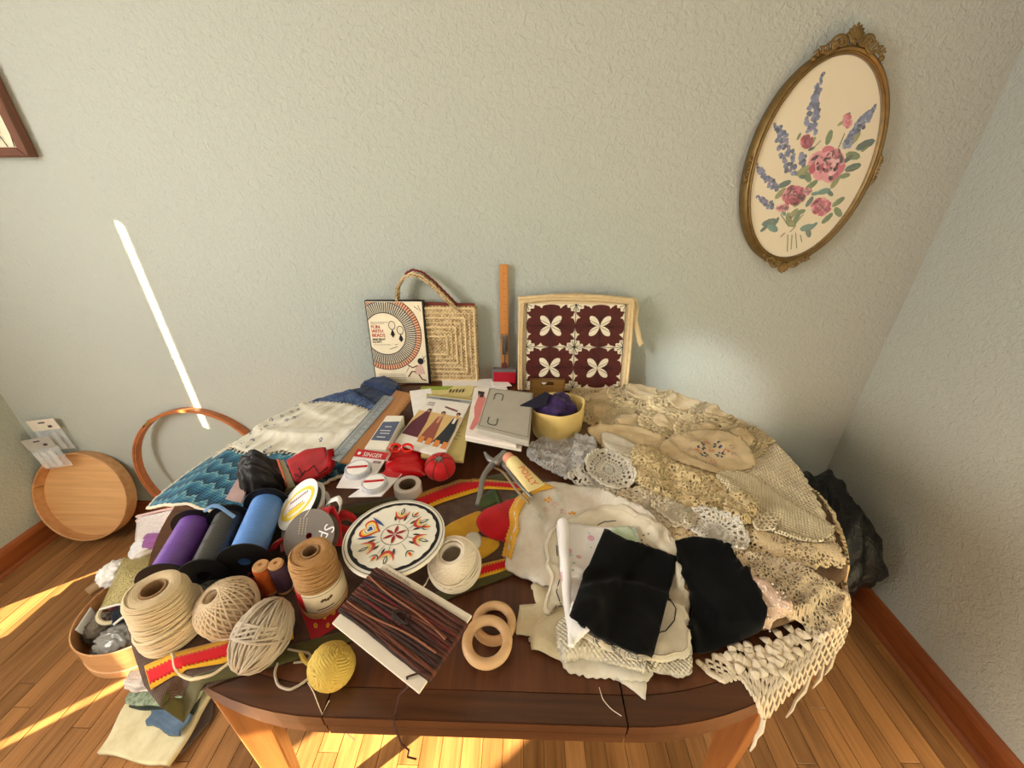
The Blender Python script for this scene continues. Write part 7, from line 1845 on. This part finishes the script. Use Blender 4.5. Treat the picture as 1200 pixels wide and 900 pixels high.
# red ribbon loops and white ribbon
def ribbon(name, label, pts, w_, mat, wdir, n=50, group=None):
    P = np.array(pts, float); tt = np.linspace(0, len(P)-1, n); Q_ = np.stack([np.interp(tt, range(len(P)), P[:, i]) for i in range(3)], 1)
    for _ in range(10): Q_[1:-1] = (Q_[:-2]+Q_[1:-1]*2+Q_[2:])/4
    wd = np.array(wdir, float); wd /= np.linalg.norm(wd); v = []; f = []
    for i in range(n): v += [Q_[i]-wd*w_/2, Q_[i]+wd*w_/2]
    for i in range(n-1): f.append((2*i, 2*i+2, 2*i+3, 2*i+1))
    return tag(link(name, v, f, mat, sharp=180, solid=.0006), label, 'ribbon', group)
M['redrib'] = plain('red_satin', (190, 10, 22), .45, var=.2, sheen=.3)
ribbon('red_ribbon', 'wide red ribbon loop springing up behind the grey spool disc', [atz(395, 640, .79), atz(392, 610, .82), atz(384, 592, .85), atz(378, 600, .85), atz(376, 622, .82)], .030, M['redrib'], (1, -.2, .3))
ribbon('red_ribbon', 'red ribbon end curling over the rim of the painted disc', [atz(388, 612, .80), atz(402, 602, .82), atz(416, 608, .81), atz(424, 618, .79), atz(410, 624, .79), atz(396, 618, .80)], .022, M['redrib'], (-.2, .4, 1))
ribbon('red_ribbon', 'red ribbon showing between the blue spool and the grey disc', [atz(318, 646, .79), atz(326, 634, .81), atz(334, 628, .81), atz(336, 644, .80)], .026, M['redrib'], (1, .2, .5))
ribbon('white_ribbon', 'white ribbon band arching from the labelled spool to the red loop', [atz(376, 600, .82), atz(384, 588, .85), atz(396, 583, .86), atz(400, 590, .85), atz(398, 600, .83)], .012, pm(230, 226, 222, .4), (.2, 1, .3))

# --- bags hanging over the left end of the table
hz = M['haze']
cz = [atz(161, 606, .40), atz(217, 594, .46), atz(212, 646, .24), atz(157, 656, .17)]
t = thing('zip_bag_of_lace', 'clear zip bag holding purple and white lace beside the violet spool', 'bag', tuple((cz[0]+cz[2])/2))
o = curtain('plastic_film', None, None, cz, hz, .008, 18, 5, parent=t, puff=.012); 
b = MB(); b.tube([cz[0]+np.array([0, 0, .004]), (cz[0]+cz[1])/2+np.array([0, 0, .006]), cz[1]+np.array([0, 0, .004])], .0055, 6, flat=.6); b.tube([cz[0]*.9+cz[3]*.1+np.array([0, 0, .004]), cz[1]*.9+cz[2]*.1+np.array([0, 0, .005])], .004, 6); build(b, 'zip_strip', pm(214, 180, 176, .4), t)
def mid(a, c, u, v_): return (a[0]*(1-u)+a[1]*u)*(1-v_)+(a[3]*(1-u)+a[2]*u)*v_
cc = mid(cz, 0, .55, .45); lumpy('purple_lace_bundle', 'purple lace bundle inside the clear zip bag', 'lace', tuple(cc-np.array([0, 0, .012])), (.055, .060, .025), cloth('mauve', (150, 92, 150), (104, 58, 104)), 61, .4, 4)
cc = mid(cz, 0, .2, .6); lumpy('white_lace_bundle', 'white lace bundle inside the clear zip bag', 'lace', tuple(cc-np.array([0, 0, .014])), (.038, .060, .025), cloth('white_lace', (232, 228, 226), (170, 170, 172)), 62, .4, 4)
cb = [atz(144, 655, .20), atz(186, 648, .22), atz(158, 706, .18), atz(117, 714, .165)]
t = thing('gold_bead_bag', 'clear flat bag full of gold seed beads at the left of the twine cone', 'bag', tuple((cb[0]+cb[2])/2))
goldb = NT('gold_seed_beads', .35, .1, .5); x_, y_, z_ = goldb.obj(); vo_ = goldb.voro(goldb.uvs, 240, 'F1'); goldb.color(goldb.mix(vo_, lin((206, 190, 128)), lin((112, 98, 52)))); goldb.bump(vo_*-1.0, .002)
curtain('bead_filling', None, None, cb, goldb.mat, .003, 20, 9, parent=t, puff=.030, thick=.014)
b = MB(); b.tube([cb[3], (cb[3]+cb[2])/2+np.array([0, 0, .006]), cb[2], cb[1]], .004, 6, flat=.6); build(b, 'bag_seam', pm(230, 226, 220, .3), t)
# names without digits or empty labels are finalised here
for o in list(C.objects):
    if o.parent is not None:
        for k in ('category',):
            if k in o: del o[k]
